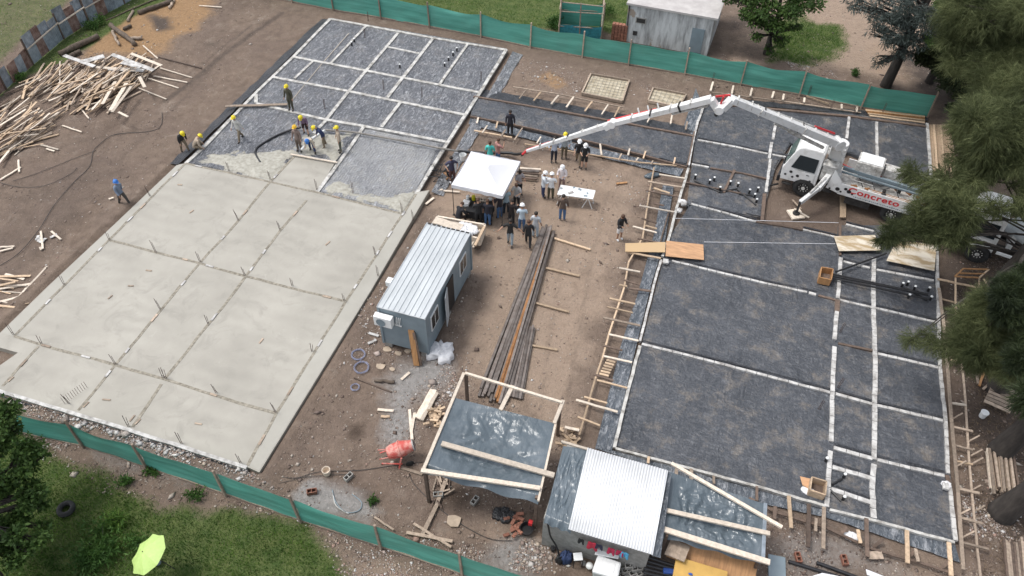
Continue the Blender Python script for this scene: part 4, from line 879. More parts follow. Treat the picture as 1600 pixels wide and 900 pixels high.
    hr = MB(); hc2 = J['hd1']+Hn*.035-Ff*.012; Rm = Matrix((Vector((1, 0, 0)), Ff, Hn)).transposed()
    hr.lathe([(.099, -.045), (.106, 0), (.1, .045), (.075, .085), (.03, .103), (.001, .106)], hc2, 12, 0, Rm); hr.lathe([(.092, -.045), (.001, -.02)], hc2, 12, 0, Rm); out['hair'] = hr
    hl = MB(); hc3 = J['hd1']+Hn*.05
    hl.lathe([(.145, -.005), (.132, .0), (.13, .03), (.118, .075), (.085, .112), (.035, .13), (.001, .133)], hc3, 14, 0, Rm); hl.lathe([(.145, -.005), (.12, -.008), (.001, -.004)], hc3, 14, 0, Rm)
    hl.bar(hc3+Ff*.1, hc3+Ff*.19-Hn*.012, .15, .012, up=tuple(Hn)); hl.bar(hc3-Ff*.1+Hn*.09, hc3+Ff*.1+Hn*.09, .02, .1, up=tuple(Hn)); out['helmet'] = hl
    return out
POSE = {
 'stand': dict(armL=(12, 0, 15), armR=(12, 5, 20), kneeL=3, hipL=2),
 'hold': dict(armL=(14, 15, 85), armR=(14, 20, 80), headp=18),
 'hips': dict(armL=(38, -12, 70), armR=(38, -12, 70)),
 'phone': dict(armL=(10, 0, 10), armR=(25, 45, 110), headp=12),
 'walk': dict(hipL=24, kneeL=10, hipR=-16, kneeR=16, armL=(10, -20, 10), armR=(10, 20, 20), lean=5),
 'work': dict(lean=32, armL=(10, 10, 25), armR=(14, 20, 30), hipL=14, kneeL=14, hipR=-6, kneeR=10, headp=15, spread=.25),
 'bend': dict(lean=62, armL=(10, 45, 15), armR=(12, 50, 15), hipL=20, kneeL=22, hipR=-10, kneeR=8, headp=0, spread=.3),
 'crouch': dict(lean=42, hipL=95, kneeL=125, hipR=80, kneeR=118, armL=(12, 50, 25), armR=(12, 45, 30), spread=.3),
 'sit': dict(lean=28, hipL=82, kneeL=80, hipR=74, kneeR=74, armL=(12, 45, 35), armR=(12, 45, 35), headp=12, spread=.25),
 'out': dict(armL=(55, 10, 10), armR=(48, 20, 45), hipL=12, hipR=-10, kneeR=8),
}
BODY = {}
def pose_get(p):
    if p not in BODY:
        d = pose_mesh(**POSE[p]); r = {}
        for k in d:
            if k in ('J', 'H', 'Ff'): continue
            mb = d[k]; me = bpy.data.meshes.new(k); me.from_pydata(mb.v, [], mb.f)
            for _ in range(3 if k == 'body' else 1): me.materials.append(None)
            me.polygons.foreach_set('material_index', mb.m); me.polygons.foreach_set('use_smooth', [True]*len(mb.f)); me.update(); r[k] = me
        BODY[p] = r
    return BODY[p]
SKIN = [simple('skin_tone', c, .6, .08, 8) for c in ((.42, .24, .16), (.34, .19, .12), (.5, .31, .22))]
M['eye'] = plain('eye', (.03, .02, .02)); M['lip'] = plain('lip', (.3, .11, .09)); HAIR = [simple('hair_dark', (.02, .014, .01), .7, .3, 30), simple('hair_brown', (.07, .035, .02), .7, .3, 30)]
_cl = {}
def cloth(c):
    if c not in _cl: _cl[c] = simple('garment', c, .85, .14, 7, .3)
    return _cl[c]
HEL = {'yellow': plain('yellow_helmet', (.75, .6, .02), .4), 'white': plain('white_helmet', (.8, .8, .8), .4), 'blue': plain('blue_cap', (.04, .17, .5), .6), 'orange': plain('orange_yellow_helmet', (.75, .45, .03), .4)}
def part(name, me, root, mats):
    o = bpy.data.objects.new(name, me); col.objects.link(o); o.parent = root; ORG[o.name] = ORG[root.name]
    for i, m_ in enumerate(mats): o.material_slots[i].link = 'OBJECT'; o.material_slots[i].material = m_
    return o
def person(foot, face, pose, top, bottom, head, label, z=0, h=1.0, sleeves='long', shorts=False, shoes=(.04, .035, .03), group=None, dz=0):
    p = G(*foot, z); th = rad(face); d = FWD*math.cos(th)+RGT*math.sin(th); t = thing('person', label, 'person', (p.x, p.y, z+dz), math.atan2(-d.x, d.y), group); t.scale = (h, h, h)
    m_ = pose_get(pose); sk = SKIN[hash(label) % 3 if 0 else sum(map(ord, label)) % 3]
    part('body', m_['body'], t, [sk, M['eye'], M['lip']])
    part('shirt', m_['longshirt' if sleeves == 'long' else 'shirt'], t, [cloth(top)]); part('shorts' if shorts else 'trousers', m_['shorts' if shorts else 'trousers'], t, [cloth(bottom)])
    for tg in 'LR': part('shoe', m_['shoe'+tg], t, [cloth(shoes)])
    part('hair', m_['hair'], t, [HAIR[sum(map(ord, label)) % 2]])
    if head in HEL: part('helmet', m_['helmet'], t, [HEL[head]])
    return t
BLK = (.018, .018, .02); NAV = (.03, .045, .11); JEAN = (.06, .13, .26); LBL = (.42, .5, .58); WHT = (.68, .69, .7); KHA = (.2, .16, .11); OLV = (.075, .07, .045); BEI = (.42, .34, .26); GRY = (.3, .3, .3)
person((290, 237), 130, 'work', BLK, KHA, 'yellow', 'worker in black top and khaki trousers with yellow helmet, leftmost by the film edge', 0)
person((306, 238), 70, 'crouch', BEI, KHA, 'yellow', 'crouching worker in beige with yellow helmet beside the white beam end', 0)
person((377, 219), 210, 'walk', (.5, .49, .46), KHA, 'yellow', 'worker in pale grey shirt with yellow helmet walking on the membrane', .15)
person((456, 172), 200, 'stand', OLV, OLV, 'yellow', 'worker all in olive with yellow helmet standing near the end of the grey plank', .25)
person((479, 210), 180, 'work', (.2, .13, .2), (.04, .02, .02), 'yellow', 'worker in plaid red and blue shirt and dark shorts, rearmost of the pouring crew', .15, shorts=True)
person((469, 236), 200, 'stand', (.2, .15, .13), (.13, .1, .08), 'orange', 'worker in brown with orange-yellow helmet, left of the pouring crew', .2)
person((489, 237), 180, 'bend', (.52, .45, .36), NAV, 'blue', 'worker in cream shirt with blue cap bending over the fresh concrete', .2)
person((508, 229), 235, 'work', NAV, KHA, 'yellow', 'worker in navy shirt with yellow helmet reaching left over the concrete', .2)
person((533, 237), 250, 'stand', BEI, (.1, .1, .075), 'yellow', 'worker in beige shirt and dark green trousers, rightmost of the pouring crew', .2)
person((196, 320), 120, 'walk', (.16, .2, .27), (.06, .055, .05), 'blue', 'worker in blue-grey shirt and bright blue cap walking alone left of the slab')
person((797, 211), 180, 'stand', (.025, .025, .035), BLK, None, 'person in a dark suit standing by the trench behind the tent')
person((778, 256), 60, 'phone', (.4, .2, .18), JEAN, None, 'person with long dark hair and pinkish top partly behind the tent', sleeves='s')
person((766, 260), 10, 'stand', (.08, .5, .45), NAV, None, 'person in turquoise shirt behind the far edge of the tent', sleeves='s')
person((707, 284), 160, 'hips', (.05, .05, .09), (.1, .05, .05), None, 'person in dark clothes with hands raised left of the tent', sleeves='s', shoes=WHT)
person((696, 278), 120, 'crouch', BLK, (.3, .17, .09), None, 'person in black top and tan trousers crouching by the wire left of the tent')
person((865, 253), 180, 'hips', (.42, .47, .56), (.02, .025, .04), None, 'man in light blue shirt and navy trousers under the boom end')
person((881, 247), 180, 'hips', (.3, .34, .36), (.13, .11, .075), 'yellow', 'man in grey-green shirt with yellow helmet beside the boom end')
person((903, 256), 190, 'walk', BLK, KHA, 'white', 'person in black printed shirt with white helmet and tan trousers right of the boom end', sleeves='s')
person((912, 263), 190, 'hold', BLK, BLK, 'white', 'person in black shirt and shorts with white helmet, rightmost near the boom end', sleeves='s', shorts=True)
person((811, 305), 150, 'hold', (.36, .34, .35), BLK, None, 'person with dark hair and grey top just right of the canopy', sleeves='s')
person((807, 325), 200, 'hold', (.42, .41, .4), BLK, None, 'person in pale grey shirt and black trousers close to the canopy corner', sleeves='s')
person((848, 308), 80, 'hold', (.62, .66, .7), NAV, 'white', 'man in white shirt, white helmet and blue jeans, leftmost near the white table')
person((860, 311), 10, 'hold', WHT, OLV, 'white', 'man seen from behind in white shirt and olive trousers with white helmet')
person((877, 297), 200, 'hold', (.66, .6, .6), (.3, .2, .18), 'white', 'person in pinkish white shirt with white helmet behind the white table')
person((878, 344), 10, 'stand', (.1, .07, .055), JEAN, None, 'man in brown jacket and blue jeans in front of the white table')
person((967, 374), 150, 'hold', BLK, (.62, .6, .58), None, 'person in black hoodie and white shorts standing alone in the open yard', shorts=True, shoes=WHT)
person((815, 360), 5, 'hold', (.48, .57, .64), JEAN, 'white', 'broad man in pale blue shirt, white helmet and jeans seen from behind')
person((836, 371), 20, 'stand', (.46, .48, .5), (.36, .42, .46), None, 'man in pale grey shirt and pale jeans beside the steel beams', sleeves='s')
person((825, 384), 5, 'walk', BLK, BLK, None, 'person in a black tracksuit walking near the steel beams')
person((797, 382), 190, 'out', (.02, .02, .02), (.3, .36, .4), None, 'person in black T-shirt and pale jeans with arms spread', sleeves='s')
person((799, 352), 30, 'hold', (.02, .015, .015), BLK, None, 'person in long black coat left of the man in pale blue shirt')
person((781, 341), 330, 'hold', (.03, .025, .03), JEAN, None, 'person in dark top and jeans near the front right canopy leg')
person((748, 351), 350, 'hold', BLK, BLK, None, 'person in black with white shoes at the black table', shoes=WHT)
person((762, 352), 20, 'phone', (.02, .02, .03), JEAN, None, 'person in black top and blue jeans with raised arm at the black table', sleeves='s')
person((716, 352), 40, 'sit', (.02, .02, .025), (.05, .035, .03), None, 'person in black sitting beyond the container roof end', dz=.0)
person((791, 334), 340, 'hold', (.3, .4, .45), (.02, .03, .04), 'white', 'person in blue-grey shirt and pale cap beside the front right canopy leg')
# ------------------------------------------------------------------ concrete pump truck
def truck_root(name, label, front_px, rear_px, track=1.2, group=None):
    A = G(*front_px); B = G(*rear_px); f = (A-B).normalized(); l = Vector((-f.y, f.x, 0)); O = A-l*track
    t = thing(name, label, 'truck', (O.x, O.y, 0), 0, group)
    T = Matrix.Translation(O) @ Matrix((f, l, Vector((0, 0, 1)))).transposed().to_4x4(); return t, T, (A-B).length
def wheel(t, T, x, y, r, w=.3, dual=False):
    """tyre with tread ribs, rim and hub nuts"""
    s = 1 if y > 0 else -1; R = Matrix(((1, 0, 0), (0, 0, s), (0, -s, 0)))
    R = Matrix(((1, 0, 0), (0, 0, s), (0, 1, 0))) if s > 0 else Matrix(((1, 0, 0), (0, 0, -1), (0, 1, 0)))
    c = Vector((x, y-s*w/2, r)); mb = MB()
    mb.lathe([(r*.58, w/2), (r*.72, w/2+.01), (r*.93, w/2-.01), (r, w/2-.06), (r, -w/2+.06), (r*.93, -w/2), (r*.58, -w/2)], c, 32, 0, R)
    for k in range(32):
        a = 2*PI*k/32; mb.box(c+R @ Vector((r*math.cos(a), r*math.sin(a), 0)), (.03, .03, w*.7), R @ Matrix.Rotation(a, 3, 'Z'))
    wh = thing_child('wheel', t); tp = mb.xf(T).build('tyre', M['rubber'], wh, smooth=False)
    mb = MB(); mb.lathe([(r*.58, w/2-.02), (r*.55, w/2-.09), (r*.3, w/2-.12), (r*.27, w/2-.02), (r*.2, w/2), (.001, w/2)], c, 24, 0, R)
    for k in range(8): a = 2*PI*k/8; mb.lathe([(.022, .05), (.022, 0), (.001, 0)][::-1], c+R @ Vector((r*.41*math.cos(a), r*.41*math.sin(a), w/2-.1)), 6, 0, R)
    mb.xf(T).build('rim', M['grime'], wh); mb = MB()
    for k in range(10): a = 2*PI*k/10; mb.box(c+R @ Vector((r*.4*math.cos(a), r*.4*math.sin(a), w/2-.05)), (.05, .03, .05))
    mb.lathe([(.12, w/2-.03), (.1, w/2+.02), (.001, w/2+.02)], c, 12, 0, R); mb.xf(T).build('hub', M['dirtywhite'], wh)
def thing_child(name, parent):
    o = bpy.data.objects.new(name, None); col.objects.link(o); o.parent = parent; ORG[o.name] = ORG[parent.name]; return o
def cab(t, T, mats, boxy=True):
    W = 1.14
    mb = MB()  # shell: side profile swept across, roof narrower
    prof = [(1.38, .75), (1.42, 1.5), (1.0, 2.62), (.86, 2.86), (.6, 2.98), (-.35, 2.98), (-.5, 2.86), (-.55, .85), (.7, .78)]
    def wd(z): return W if z < 1.6 else W-(z-1.6)*.14
    for s in (-1, 1): pass
    n = len(prof); b = 0
    for s in (-1, 1): mb.v += [Vector((x, s*wd(z), z)) for x, z in prof]
    mb.f.append(tuple(range(n))); mb.f.append(tuple(range(n, 2*n))[::-1]); mb.m += [0, 0]
    for i in range(n): mb.f.append((i, n+i, n+(i+1) % n, (i+1) % n)); mb.m.append(0)
    cb = mb.xf(T).build('cab', mats, t, bevel=.05)
    def pan(nm, q, mat, par=cb, th=.012):
        m = MB(); Q = [Vector(p) for p in q]; nn = (Q[1]-Q[0]).cross(Q[2]-Q[0]).normalized()*th; m.hexa([p-nn for p in Q]+[p+nn for p in Q]); return m.xf(T).build(nm, mat, par)
    # windscreen
    def fr(y, z): x = 1.42-(z-1.5)*.375; return (x+.008, y, z)
    pan('windscreen', [fr(-.98, 1.62), fr(.98, 1.62), fr(.9, 2.52), fr(-.9, 2.52)], M['greenglass'])
    m = MB(); m.bar(fr(-.5, 1.62), fr(.1, 1.75), .02, .03); m.bar(fr(.3, 1.62), fr(.8, 1.78), .02, .03); m.xf(T).build('wiper', M['black'], cb)
    for s in (-1, 1):
        def sd_(x, z): return (x, s*(wd(z)+.004), z)
        d = pan('door', [sd_(-.35, .95), sd_(.95, .95), sd_(.95, 1.6), sd_(-.35, 1.6)], M['white'])
        pan('side_window', [sd_(-.3, 1.68), sd_(.98, 1.68), sd_(.72, 2.5), sd_(-.3, 2.5)], M['glass'])
        m = MB(); m.box((.0, s*(W+.02), 1.45), (.16, .03, .04)); m.xf(T).build('handle', M['black'], d)
        m = MB()
        for k in range(6): xx = [-.2, .25, .75, .9, 1.15, .5][k]; zz = [1.12, 1.02, 1.1, 1.4, 1.15, 1.25][k]; m.lathe([(.001, .006), (.07+.02*(k % 2), .004)], (xx, s*(W+.02), zz), 9, 0, Matrix(((1, 0, 0), (0, 0, s), (0, 1, 0))))
        m.xf(T).build('dark_spot', M['black'], cb)
        m = MB(); m.bar((1.15, s*1.15, 2.45), (1.35, s*1.4, 2.5), .03, .03); m.box((1.36, s*1.42, 2.25), (.06, .2, .42)); m.xf(T).build('mirror', M['black'], cb)
        m = MB(); m.box((1.43, s*.8, 1.0), (.03, .3, .16)); m.xf(T).build('headlight', M['glass'], cb)
        # wheel arch
        m = MB(); m.grid(lambda u, v: (.62*math.cos(PI*(.02+u*.96)), s*(1.18-.35*v), .5+.62*math.sin(PI*(.02+u*.96))), 16, 1); m.xf(T).build('wheel_arch', M['black'], t, solid=.03)
    m = MB(); m.box((1.45, 0, .75), (.16, 2.3, .42)); m.xf(T).build('bumper', M['black'], t, bevel=.03)
    m = MB(); m.box((1.44, 0, 1.2), (.03, 1.5, .22)); m.xf(T).build('grille', M['black'], t)
    m = MB(); 
    for k in range(5): m.box((.25-.15*k if 0 else .6-.24*k, 0, 2.99), (.05, 1.7, .015))
    m.xf(T).build('roof_rib', M['white'], cb)
    return cb
pt, T, WB = truck_root('concrete_pump_truck', 'white pump truck with a long articulated boom and red Concreto lettering on its side', (1250, 307), (1386, 348))
cab(pt, T, M['white'])
for y in (1.2, -1.2): wheel(pt, T, 0, y, .57, .34)
for x in (-WB, -WB-1.35):
    for y in (1.2, -1.2): wheel(pt, T, x, y, .56, .5)
mb = MB(); mb.box((-3.6, .42, .82), (9.0, .12, .26)); mb.box((-3.6, -.42, .82), (9.0, .12, .26))
for x in (-.9, -2.2, -3.6, -5.2, -6.8, -8): mb.box((x, 0, .82), (.12, .9, .2))
mb.box((-2.9, .85, .62), (1.3, .5, .5)); mb.box((-2.7, -.85, .62), (1.6, .5, .5)); mb.xf(T).build('chassis', M['grime'], pt)
mb = MB(); mb.box((-4.7, 1.22, 1.28), (5.9, .06, .72)); sp = mb.xf(T).build('side_panel', M['white'], pt, bevel=.02)
mb = MB(); mb.hexa([(-1.75, 1.18, .92), (-1.1, 1.1, 1.0), (-1.1, 1.16, 1.06), (-1.75, 1.25, .98), (-1.75, 1.18, 1.75), (-1.25, 1.1, 2.3), (-1.25, 1.16, 2.3), (-1.75, 1.25, 1.75)]); mb.xf(T).build('side_panel', M['white'], pt)
mb = MB()
for k in range(7): mb.lathe([(.001, .006), (.06+.03*(k % 3), .004)], (-1.3-.22*k*.9, 1.262 if k > 1 else 1.2, 1.1+.35*((k*37) % 10)/10), 9, 0, Matrix(((1, 0, 0), (0, 0, 1), (0, 1, 0))))
mb.xf(T).build('dark_spot', M['black'], pt)
mb = MB(); mb.box((-4.7, -1.22, 1.28), (5.9, .06, .72)); mb.xf(T).build('side_panel', M['white'], pt)
mb = MB(); mb.box((-4.6, 0, 1.0), (6.2, 2.3, .06)); mb.xf(T).build('deck', M['dirtywhite'], pt)
def lettering(txt, size, loc_local, T, mat, parent, ex=.004, squash=1.25, name='lettering', bold=.006):
    cu = bpy.data.curves.new(name, 'FONT'); cu.body = txt; cu.size = size; cu.extrude = ex; cu.offset = bold; cu.align_x = 'CENTER'; cu.space_character = 1.08
    ob = bpy.data.objects.new('t', cu); col.objects.link(ob); dg = bpy.context.evaluated_depsgraph_get(); me = bpy.data.meshes.new_from_object(ob.evaluated_get(dg)); bpy.data.objects.remove(ob)
    # on the near (+y) side: reading direction runs from the cab to the rear = -x local
    Lm = Matrix(((-squash, 0, 0), (0, 0, 1), (0, 1, 0))).to_4x4(); MM = T @ Matrix.Translation(loc_local) @ Lm
    me.transform(Matrix.Translation(-ORG[parent.name]) @ MM); me.materials.clear(); me.materials.append(mat)
    o = bpy.data.objects.new(name, me); col.objects.link(o); o.parent = parent; ORG[o.name] = ORG[parent.name]; return o
lettering('Concreto', .5, (-3.55, 1.258, 1.22), T, M['red'], sp, bold=.012)
mb = MB(); rr = random.Random(4); x = -2.6
while x > -5.2: L = rr.uniform(.03, .09); mb.box((x-L/2, 1.254, 1.05), (L, .006, rr.choice([.05, .07, .05]))); x -= L+.035
mb.xf(T).build('small_marks', M['grey'], sp)
# deck equipment
def B_(nm, mat, fn, **k): m_ = MB(); fn(m_); return m_.xf(T).build(nm, mat, pt, **k)
B_('turret', M['white'], lambda m: (m.lathe([(.62, .95), (.62, 1.4), (.5, 1.45), (.42, 2.3), (.4, 3.3), (.001, 3.3)], (-1.05, 0, 0), 18), m.box((-1.1, .0, 2.9), (.6, .7, .4))), bevel=.03)
B_('control_panel', M['dirtywhite'], lambda m: (m.box((-.95, .75, 1.75), (.7, .5, .9)), m.box((-.95, .75, 2.3), (.8, .6, .12))), bevel=.02)
B_('tank_box', M['dirtywhite'], lambda m: m.box((-2.85, -.55, 2.0), (1.35, 1.0, .75)), bevel=.03)
B_('tank_lid', M['whiteplastic'], lambda m: m.box((-2.85, -.55, 2.41), (1.2, .9, .06)), bevel=.02)
B_('tank_box', M['dirtywhite'], lambda m: m.box((-4.2, -.75, 1.65), (1.1, .6, .9)), bevel=.03)
B_('beam_rail', M['grey'], lambda m: (m.bar((-1.6, -.1, 1.72), (-7.9, -.1, 1.55), .16, .2), m.bar((-1.6, .12, 1.6), (-7.9, .12, 1.5), .08, .1)))
B_('beam_rail', M['dirtywhite'], lambda m: (m.bar((-3.4, -1.15, 1.95), (-8.2, -1.15, 1.8), .1, .12), m.bar((-3.4, -.95, 1.8), (-8.2, -.95, 1.7), .06, .08)))
for k in range(4): B_('deck_pipe', M['dirtywhite'] if k % 2 else M['rust'], lambda m: m.tube([(-3.0-.2*k, .45+.14*k, 1.2+.04*k), (-4.8, .5+.13*k, 1.2+.05*k), (-7.2, .4+.15*k, 1.25)], .055, 8))
for k in range(22):
    rx_ = -2.2-rr.random()*5.4; ry = rr.uniform(-.9, 1.0); B_('deck_fitting', M[rr.choice(['dirtywhite', 'rust', 'grime', 'grime', 'white'])], lambda m: m.box((rx_, ry, 1.1+rr.random()*.25), (rr.uniform(.1, .4), rr.uniform(.1, .35), rr.uniform(.1, .3)), Matrix.Rotation(rr.random()*3, 3, 'Z')))
B_('hopper', M['white'], lambda m: m.hexa([(-8.0, -.45, .8), (-8.6, -.45, .8), (-8.6, .45, .8), (-8.0, .45, .8), (-7.7, -.9, 1.6), (-8.9, -.9, 1.6), (-8.9, .9, 1.6), (-7.7, .9, 1.6)]))
B_('rear_box', M['white'], lambda m: m.box((-7.1, .55, 1.65), (.75, .9, .55)), bevel=.03)
B_('step', M['grime'], lambda m: (m.box((.95, 1.12, .55), (.5, .2, .05)), m.box((-1.1, 1.05, .8), (.7, .25, .06))))
B_('air_hose', M['red'], lambda m: m.tube([(-.8, -.5, 1.9), (-1.6, -.7, 1.5), (-2.6, -.6, 1.4), (-3.6, -.3, 1.7)], .03, 7))
# outrigger
Ti = T.inverted()
foot = Ti @ G(1243, 336)
def outr(a, b, c2):
    leg = MB(); leg.bar(a, b, .28, .34); leg.bar(b, c2, .2, .26); o = leg.xf(T).build('outrigger', M['white'], pt, bevel=.02)
    k = MB(); k.bar(c2+Vector((0, 0, .05)), (c2.x, c2.y, .2), .12, .12); k.lathe([(.001, .22), (.16, .22), (.2, .16), (.2, .13)], (c2.x, c2.y, 0), 12); k.xf(T).build('jack', M['grime'], o)
    k = MB(); k.tube([(a+b)/2+Vector((0, 0, .22)), b.lerp(c2, .5)+Vector((0, 0, .2))], .06, 8); k.xf(T).build('hydraulic_ram', M['dirtywhite'], o)
outr(Vector((-1.1, .7, 1.75)), Vector((-.75, 1.9, 1.35)), Vector((foot.x, foot.y, .9)))
outr(Vector((-1.1, -.7, 1.75)), Vector((-.7, -1.7, 1.4)), Vector((.4, -3.0, .9)))
pad = G(1243, 336); mb = MB(); mb.box(pad+Vector((0, 0, .06)), (.75, .75, .1), Matrix.Rotation(.5, 3, 'Z'))
tag(mb.build('support_pad', M['woodpale']), 'square timber pad under the near outrigger foot of the pump truck', 'pad')
board('crossing_lath', G(1238, 312, .15), G(1252, 327, .15), .07, .05, 'woodold', 'brown lath crossing the near outrigger of the pump truck', 'lath')
board('crossing_lath', G(1241, 326, .2), G(1264, 340, .2), .09, .04, 'woodpale', 'pale lath lying across the outrigger support pad', 'lath')
for k in range(3): board('bearer_plank', G(1314+k*3, 306, .12), G(1314+k*3, 340, .12), .1, .08, 'wood', 'brown plank standing out from under the pump truck beside the divider line', 'plank', 'planks under the pump truck')
# boom
P0 = G(1309, 224, 4.0); P1 = G(1131, 150, 8.0); P2 = G(957, 193, 5.2); P3 = G(823, 236, 1.9)
def arm(a, b, w0, w1, h0, h1, nm='boom_arm'):
    d = (b-a).normalized(); y = Vector((0, 0, 1)).cross(d).normalized(); z = d.cross(y); q = []
    for p, w_, h_ in ((a, w0, h0), (b, w1, h1)):
        q.append([p-y*w_/2-z*h_/2, p+y*w_/2-z*h_/2, p+y*w_/2+z*h_/2, p-y*w_/2+z*h_/2])
    m = MB(); m.add(q[0]+q[1], [(0, 3, 2, 1), (4, 5, 6, 7), (0, 1, 5, 4), (1, 2, 6, 5), (2, 3, 7, 6), (3, 0, 4, 7)]); return m.build(nm, M['white'], pt, bevel=.025), d, y, z
o1, d, y, z = arm(P0, P1-(P1-P0).normalized()*.5, .54, .42, .38, .3)
for u, s_ in ((.0, .3), (.33, .24), (.66, .22)):
    pass
for u in (.34, .72): mb = MB(); mb.box(P0.lerp(P1, u), (.03, .64-.12*u, .44-.08*u), Matrix((d, y, z)).transposed()); mb.build('boom_band', M['dirtywhite'], o1)
mb = MB(); mb.tube([P0.lerp(P1, .08)-z*.5, P0.lerp(P1, .42)-z*.36], .09, 10); mb.tube([P0.lerp(P1, .42)-z*.36, P0.lerp(P1, .55)-z*.3], .05, 8); mb.build('hydraulic_ram', M['dirtywhite'], o1)
mb = MB(); mb.tube([P0.lerp(P1, .04)-y*.32+z*.3, P0.lerp(P1, .22)-y*.32+z*.24], .06, 8); mb.build('delivery_pipe', M['red'], o1)
mb = MB(); mb.tube([P0.lerp(P1, .22)-y*.32+z*.2, P0.lerp(P1, .95)-y*.28+z*.05], .055, 8); mb.build('delivery_pipe', M['dirtywhite'], o1)
mb = MB(); mb.lathe([(.001, .3), (.3, .3), (.3, -.3), (.001, -.3)], P0, 16, 0, Matrix((d, z, y)).transposed()); mb.build('boom_joint', M['white'], o1)
B_('mast', M['white'], lambda m: m.hexa([(-1.5, -.3, 2.2), (-.7, -.3, 2.2), (-.7, .3, 2.2), (-1.5, .3, 2.2)]+[Ti @ (P0+v) for v in (Vector((.12, -.2, -.15)), Vector((-.25, -.2, -.15)), Vector((-.25, .2, -.15)), Vector((.12, .2, -.15)))]), bevel=.03)
# apex: two bent brackets with red link
A1 = P1-(P1-P0).normalized()*.55; A2 = P1+(P2-P1).normalized()*.6; low = (A1+A2)/2+Vector((0, -.1, -.55))
o2, d, y, z = arm(A2, P2, .38, .3, .3, .24)
mb = MB(); mb.bar(A1, low+Vector((.12, 0, .1)), .36, .3); mb.bar(A2, low+Vector((-.12, 0, .1)), .36, .3); mb.lathe([(.001, .25), (.22, .25), (.22, -.25), (.001, -.25)], low+Vector((0, 0, .1)), 14, 0, Matrix(((1, 0, 0), (0, 0, 1), (0, 1, 0)))); mb.build('elbow_bracket', M['white'], pt, bevel=.02)
mb = MB(); mb.bar(A1.lerp(P1, .3)+Vector((0, .22, .05)), A2.lerp(P1, .3)+Vector((0, .22, -.05)), .06, .08); mb.bar(P1+Vector((0, .1, -.1)), low+Vector((0, .1, .3)), .08, .08); mb.build('red_link', M['red'], pt)
mb = MB(); mb.tube([low, low+Vector((-.1, 0, -.3))], .1, 8); mb.build('pivot', M['grime'], pt)
for u in (.3,): mb = MB(); mb.box(A2.lerp(P2, u), (.08, .47, .37), Matrix((d, y, z)).transposed()); mb.build('boom_band', M['grime'], o2)
yy = y if (y.dot(FWD) > 0) else -y
mb = MB(); mb.tube([A2.lerp(P2, .55)+yy*.3, A2.lerp(P2, .96)+yy*.34], .085, 9); mb.tube([A2.lerp(P2, .96)+yy*.34, P2+yy*.3-Vector((.3, 0, .15))], .09, 9); mb.build('delivery_pipe', M['red'], o2)
mb = MB(); mb.tube([A2.lerp(P2, .05)-z*.3, A2.lerp(P2, .4)-z*.28], .06, 9); mb.build('hydraulic_ram', M['dirtywhite'], o2)
for u in (.5, .6, .7): mb = MB(); mb.bar(A2.lerp(P2, u)+z*.2, A2.lerp(P2, u)+z*.45+yy*.1, .05, .05); mb.build('pipe_clamp', M['white'], o2)
o3, d, y, z = arm(P2, P3, .26, .15, .3, .15)
mb = MB(); mb.lathe([(.001, .2), (.2, .2), (.2, -.2), (.001, -.2)], P2, 14, 0, Matrix((d, z, y)).transposed()); mb.bar(P2, P2-(P2-P1).normalized()*-.4-Vector((0, 0, .15)), .3, .28); mb.build('boom_joint', M['white'], o3)
yy = y if (y.dot(FWD) > 0) else -y
mb = MB(); mb.tube([P2.lerp(P3, .72)+yy*.17, P3+yy*.14], .07, 9); mb.tube([P3+yy*.14, P3-Vector((.25, 0, .3))], [.075, .065], 9); mb.build('delivery_pipe', M['red'], o3)
mb = MB(); mb.tube([P2.lerp(P3, .02)+yy*.18, P2.lerp(P3, .3)+yy*.2], .06, 9); mb.build('delivery_pipe', M['dirtywhite'], o3)
M['pipegrey'] = simple('dusty_steel_pipe', (.2, .185, .165), .7, .3, 4)
for (a_, b_, o_, w_) in ((P0, P1, o1, .6), (A2, P2, o2, .44), (P2, P3, o3, .24)):
    n_ = int((b_-a_).length/.9)
    for k in range(1, n_):
        mb = MB(); p_ = a_.lerp(b_, k/n_); mb.box(p_+Vector((0, 0, .1)), (.07, w_*.85, .22)); mb.build('pipe_clamp', M['grime' if k % 3 == 0 else 'dirtywhite'], o_)
# hoses
def hose(name, pts, r, mat, label, cat='hose', group=None, n=9):
    P = [Vector(p) for p in pts]; Q = []
    for i in range(len(P)-1):
        p0 = P[max(i-1, 0)]; p1 = P[i]; p2 = P[i+1]; p3 = P[min(i+2, len(P)-1)]
        for k in range(5): t_ = k/5; Q.append(.5*((2*p1)+(p2-p0)*t_+(2*p0-5*p1+4*p2-p3)*t_*t_+(3*p1-p0-3*p2+p3)*t_**3))
    Q.append(P[-1]); mb = MB(); mb.tube(Q, r, n); return tag(mb.build(name, M[mat], smooth=True), label, cat, group)
E3 = P3-Vector((.25, 0, .3))
hose('end_hose', [E3, G(817, 240, 1.1), G(806, 241, .5), G(795, 239, .25), G(765, 239, .2), G(735, 238, .2), G(716, 236, .3)], .085, 'black', 'thick black hose hanging from the boom tip and running behind the tent')
hose('delivery_line', [G(716, 236, .3), G(690, 232, .42), G(640, 222, .38), G(590, 213, .38), G(548, 206, .4), G(505, 203, .4)], .06, 'pipegrey', 'long grey concrete delivery pipe lying across the white beams')
hose('pour_hose', [G(470, 199, .4), G(455, 203, .3), G(430, 213, .25), G(405, 228, .22), G(399, 237, .22), G(402, 246, .22), G(407, 254, .22)], .065, 'black', 'black and grey hose curling on the membrane left of the pouring crew')
hose('pour_hose', [G(507, 204, .5), G(495, 212, .8), G(484, 220, .85), G(471, 234, .45)], .08, 'whiteplastic', 'thick white hose end held by the worker with the blue cap')
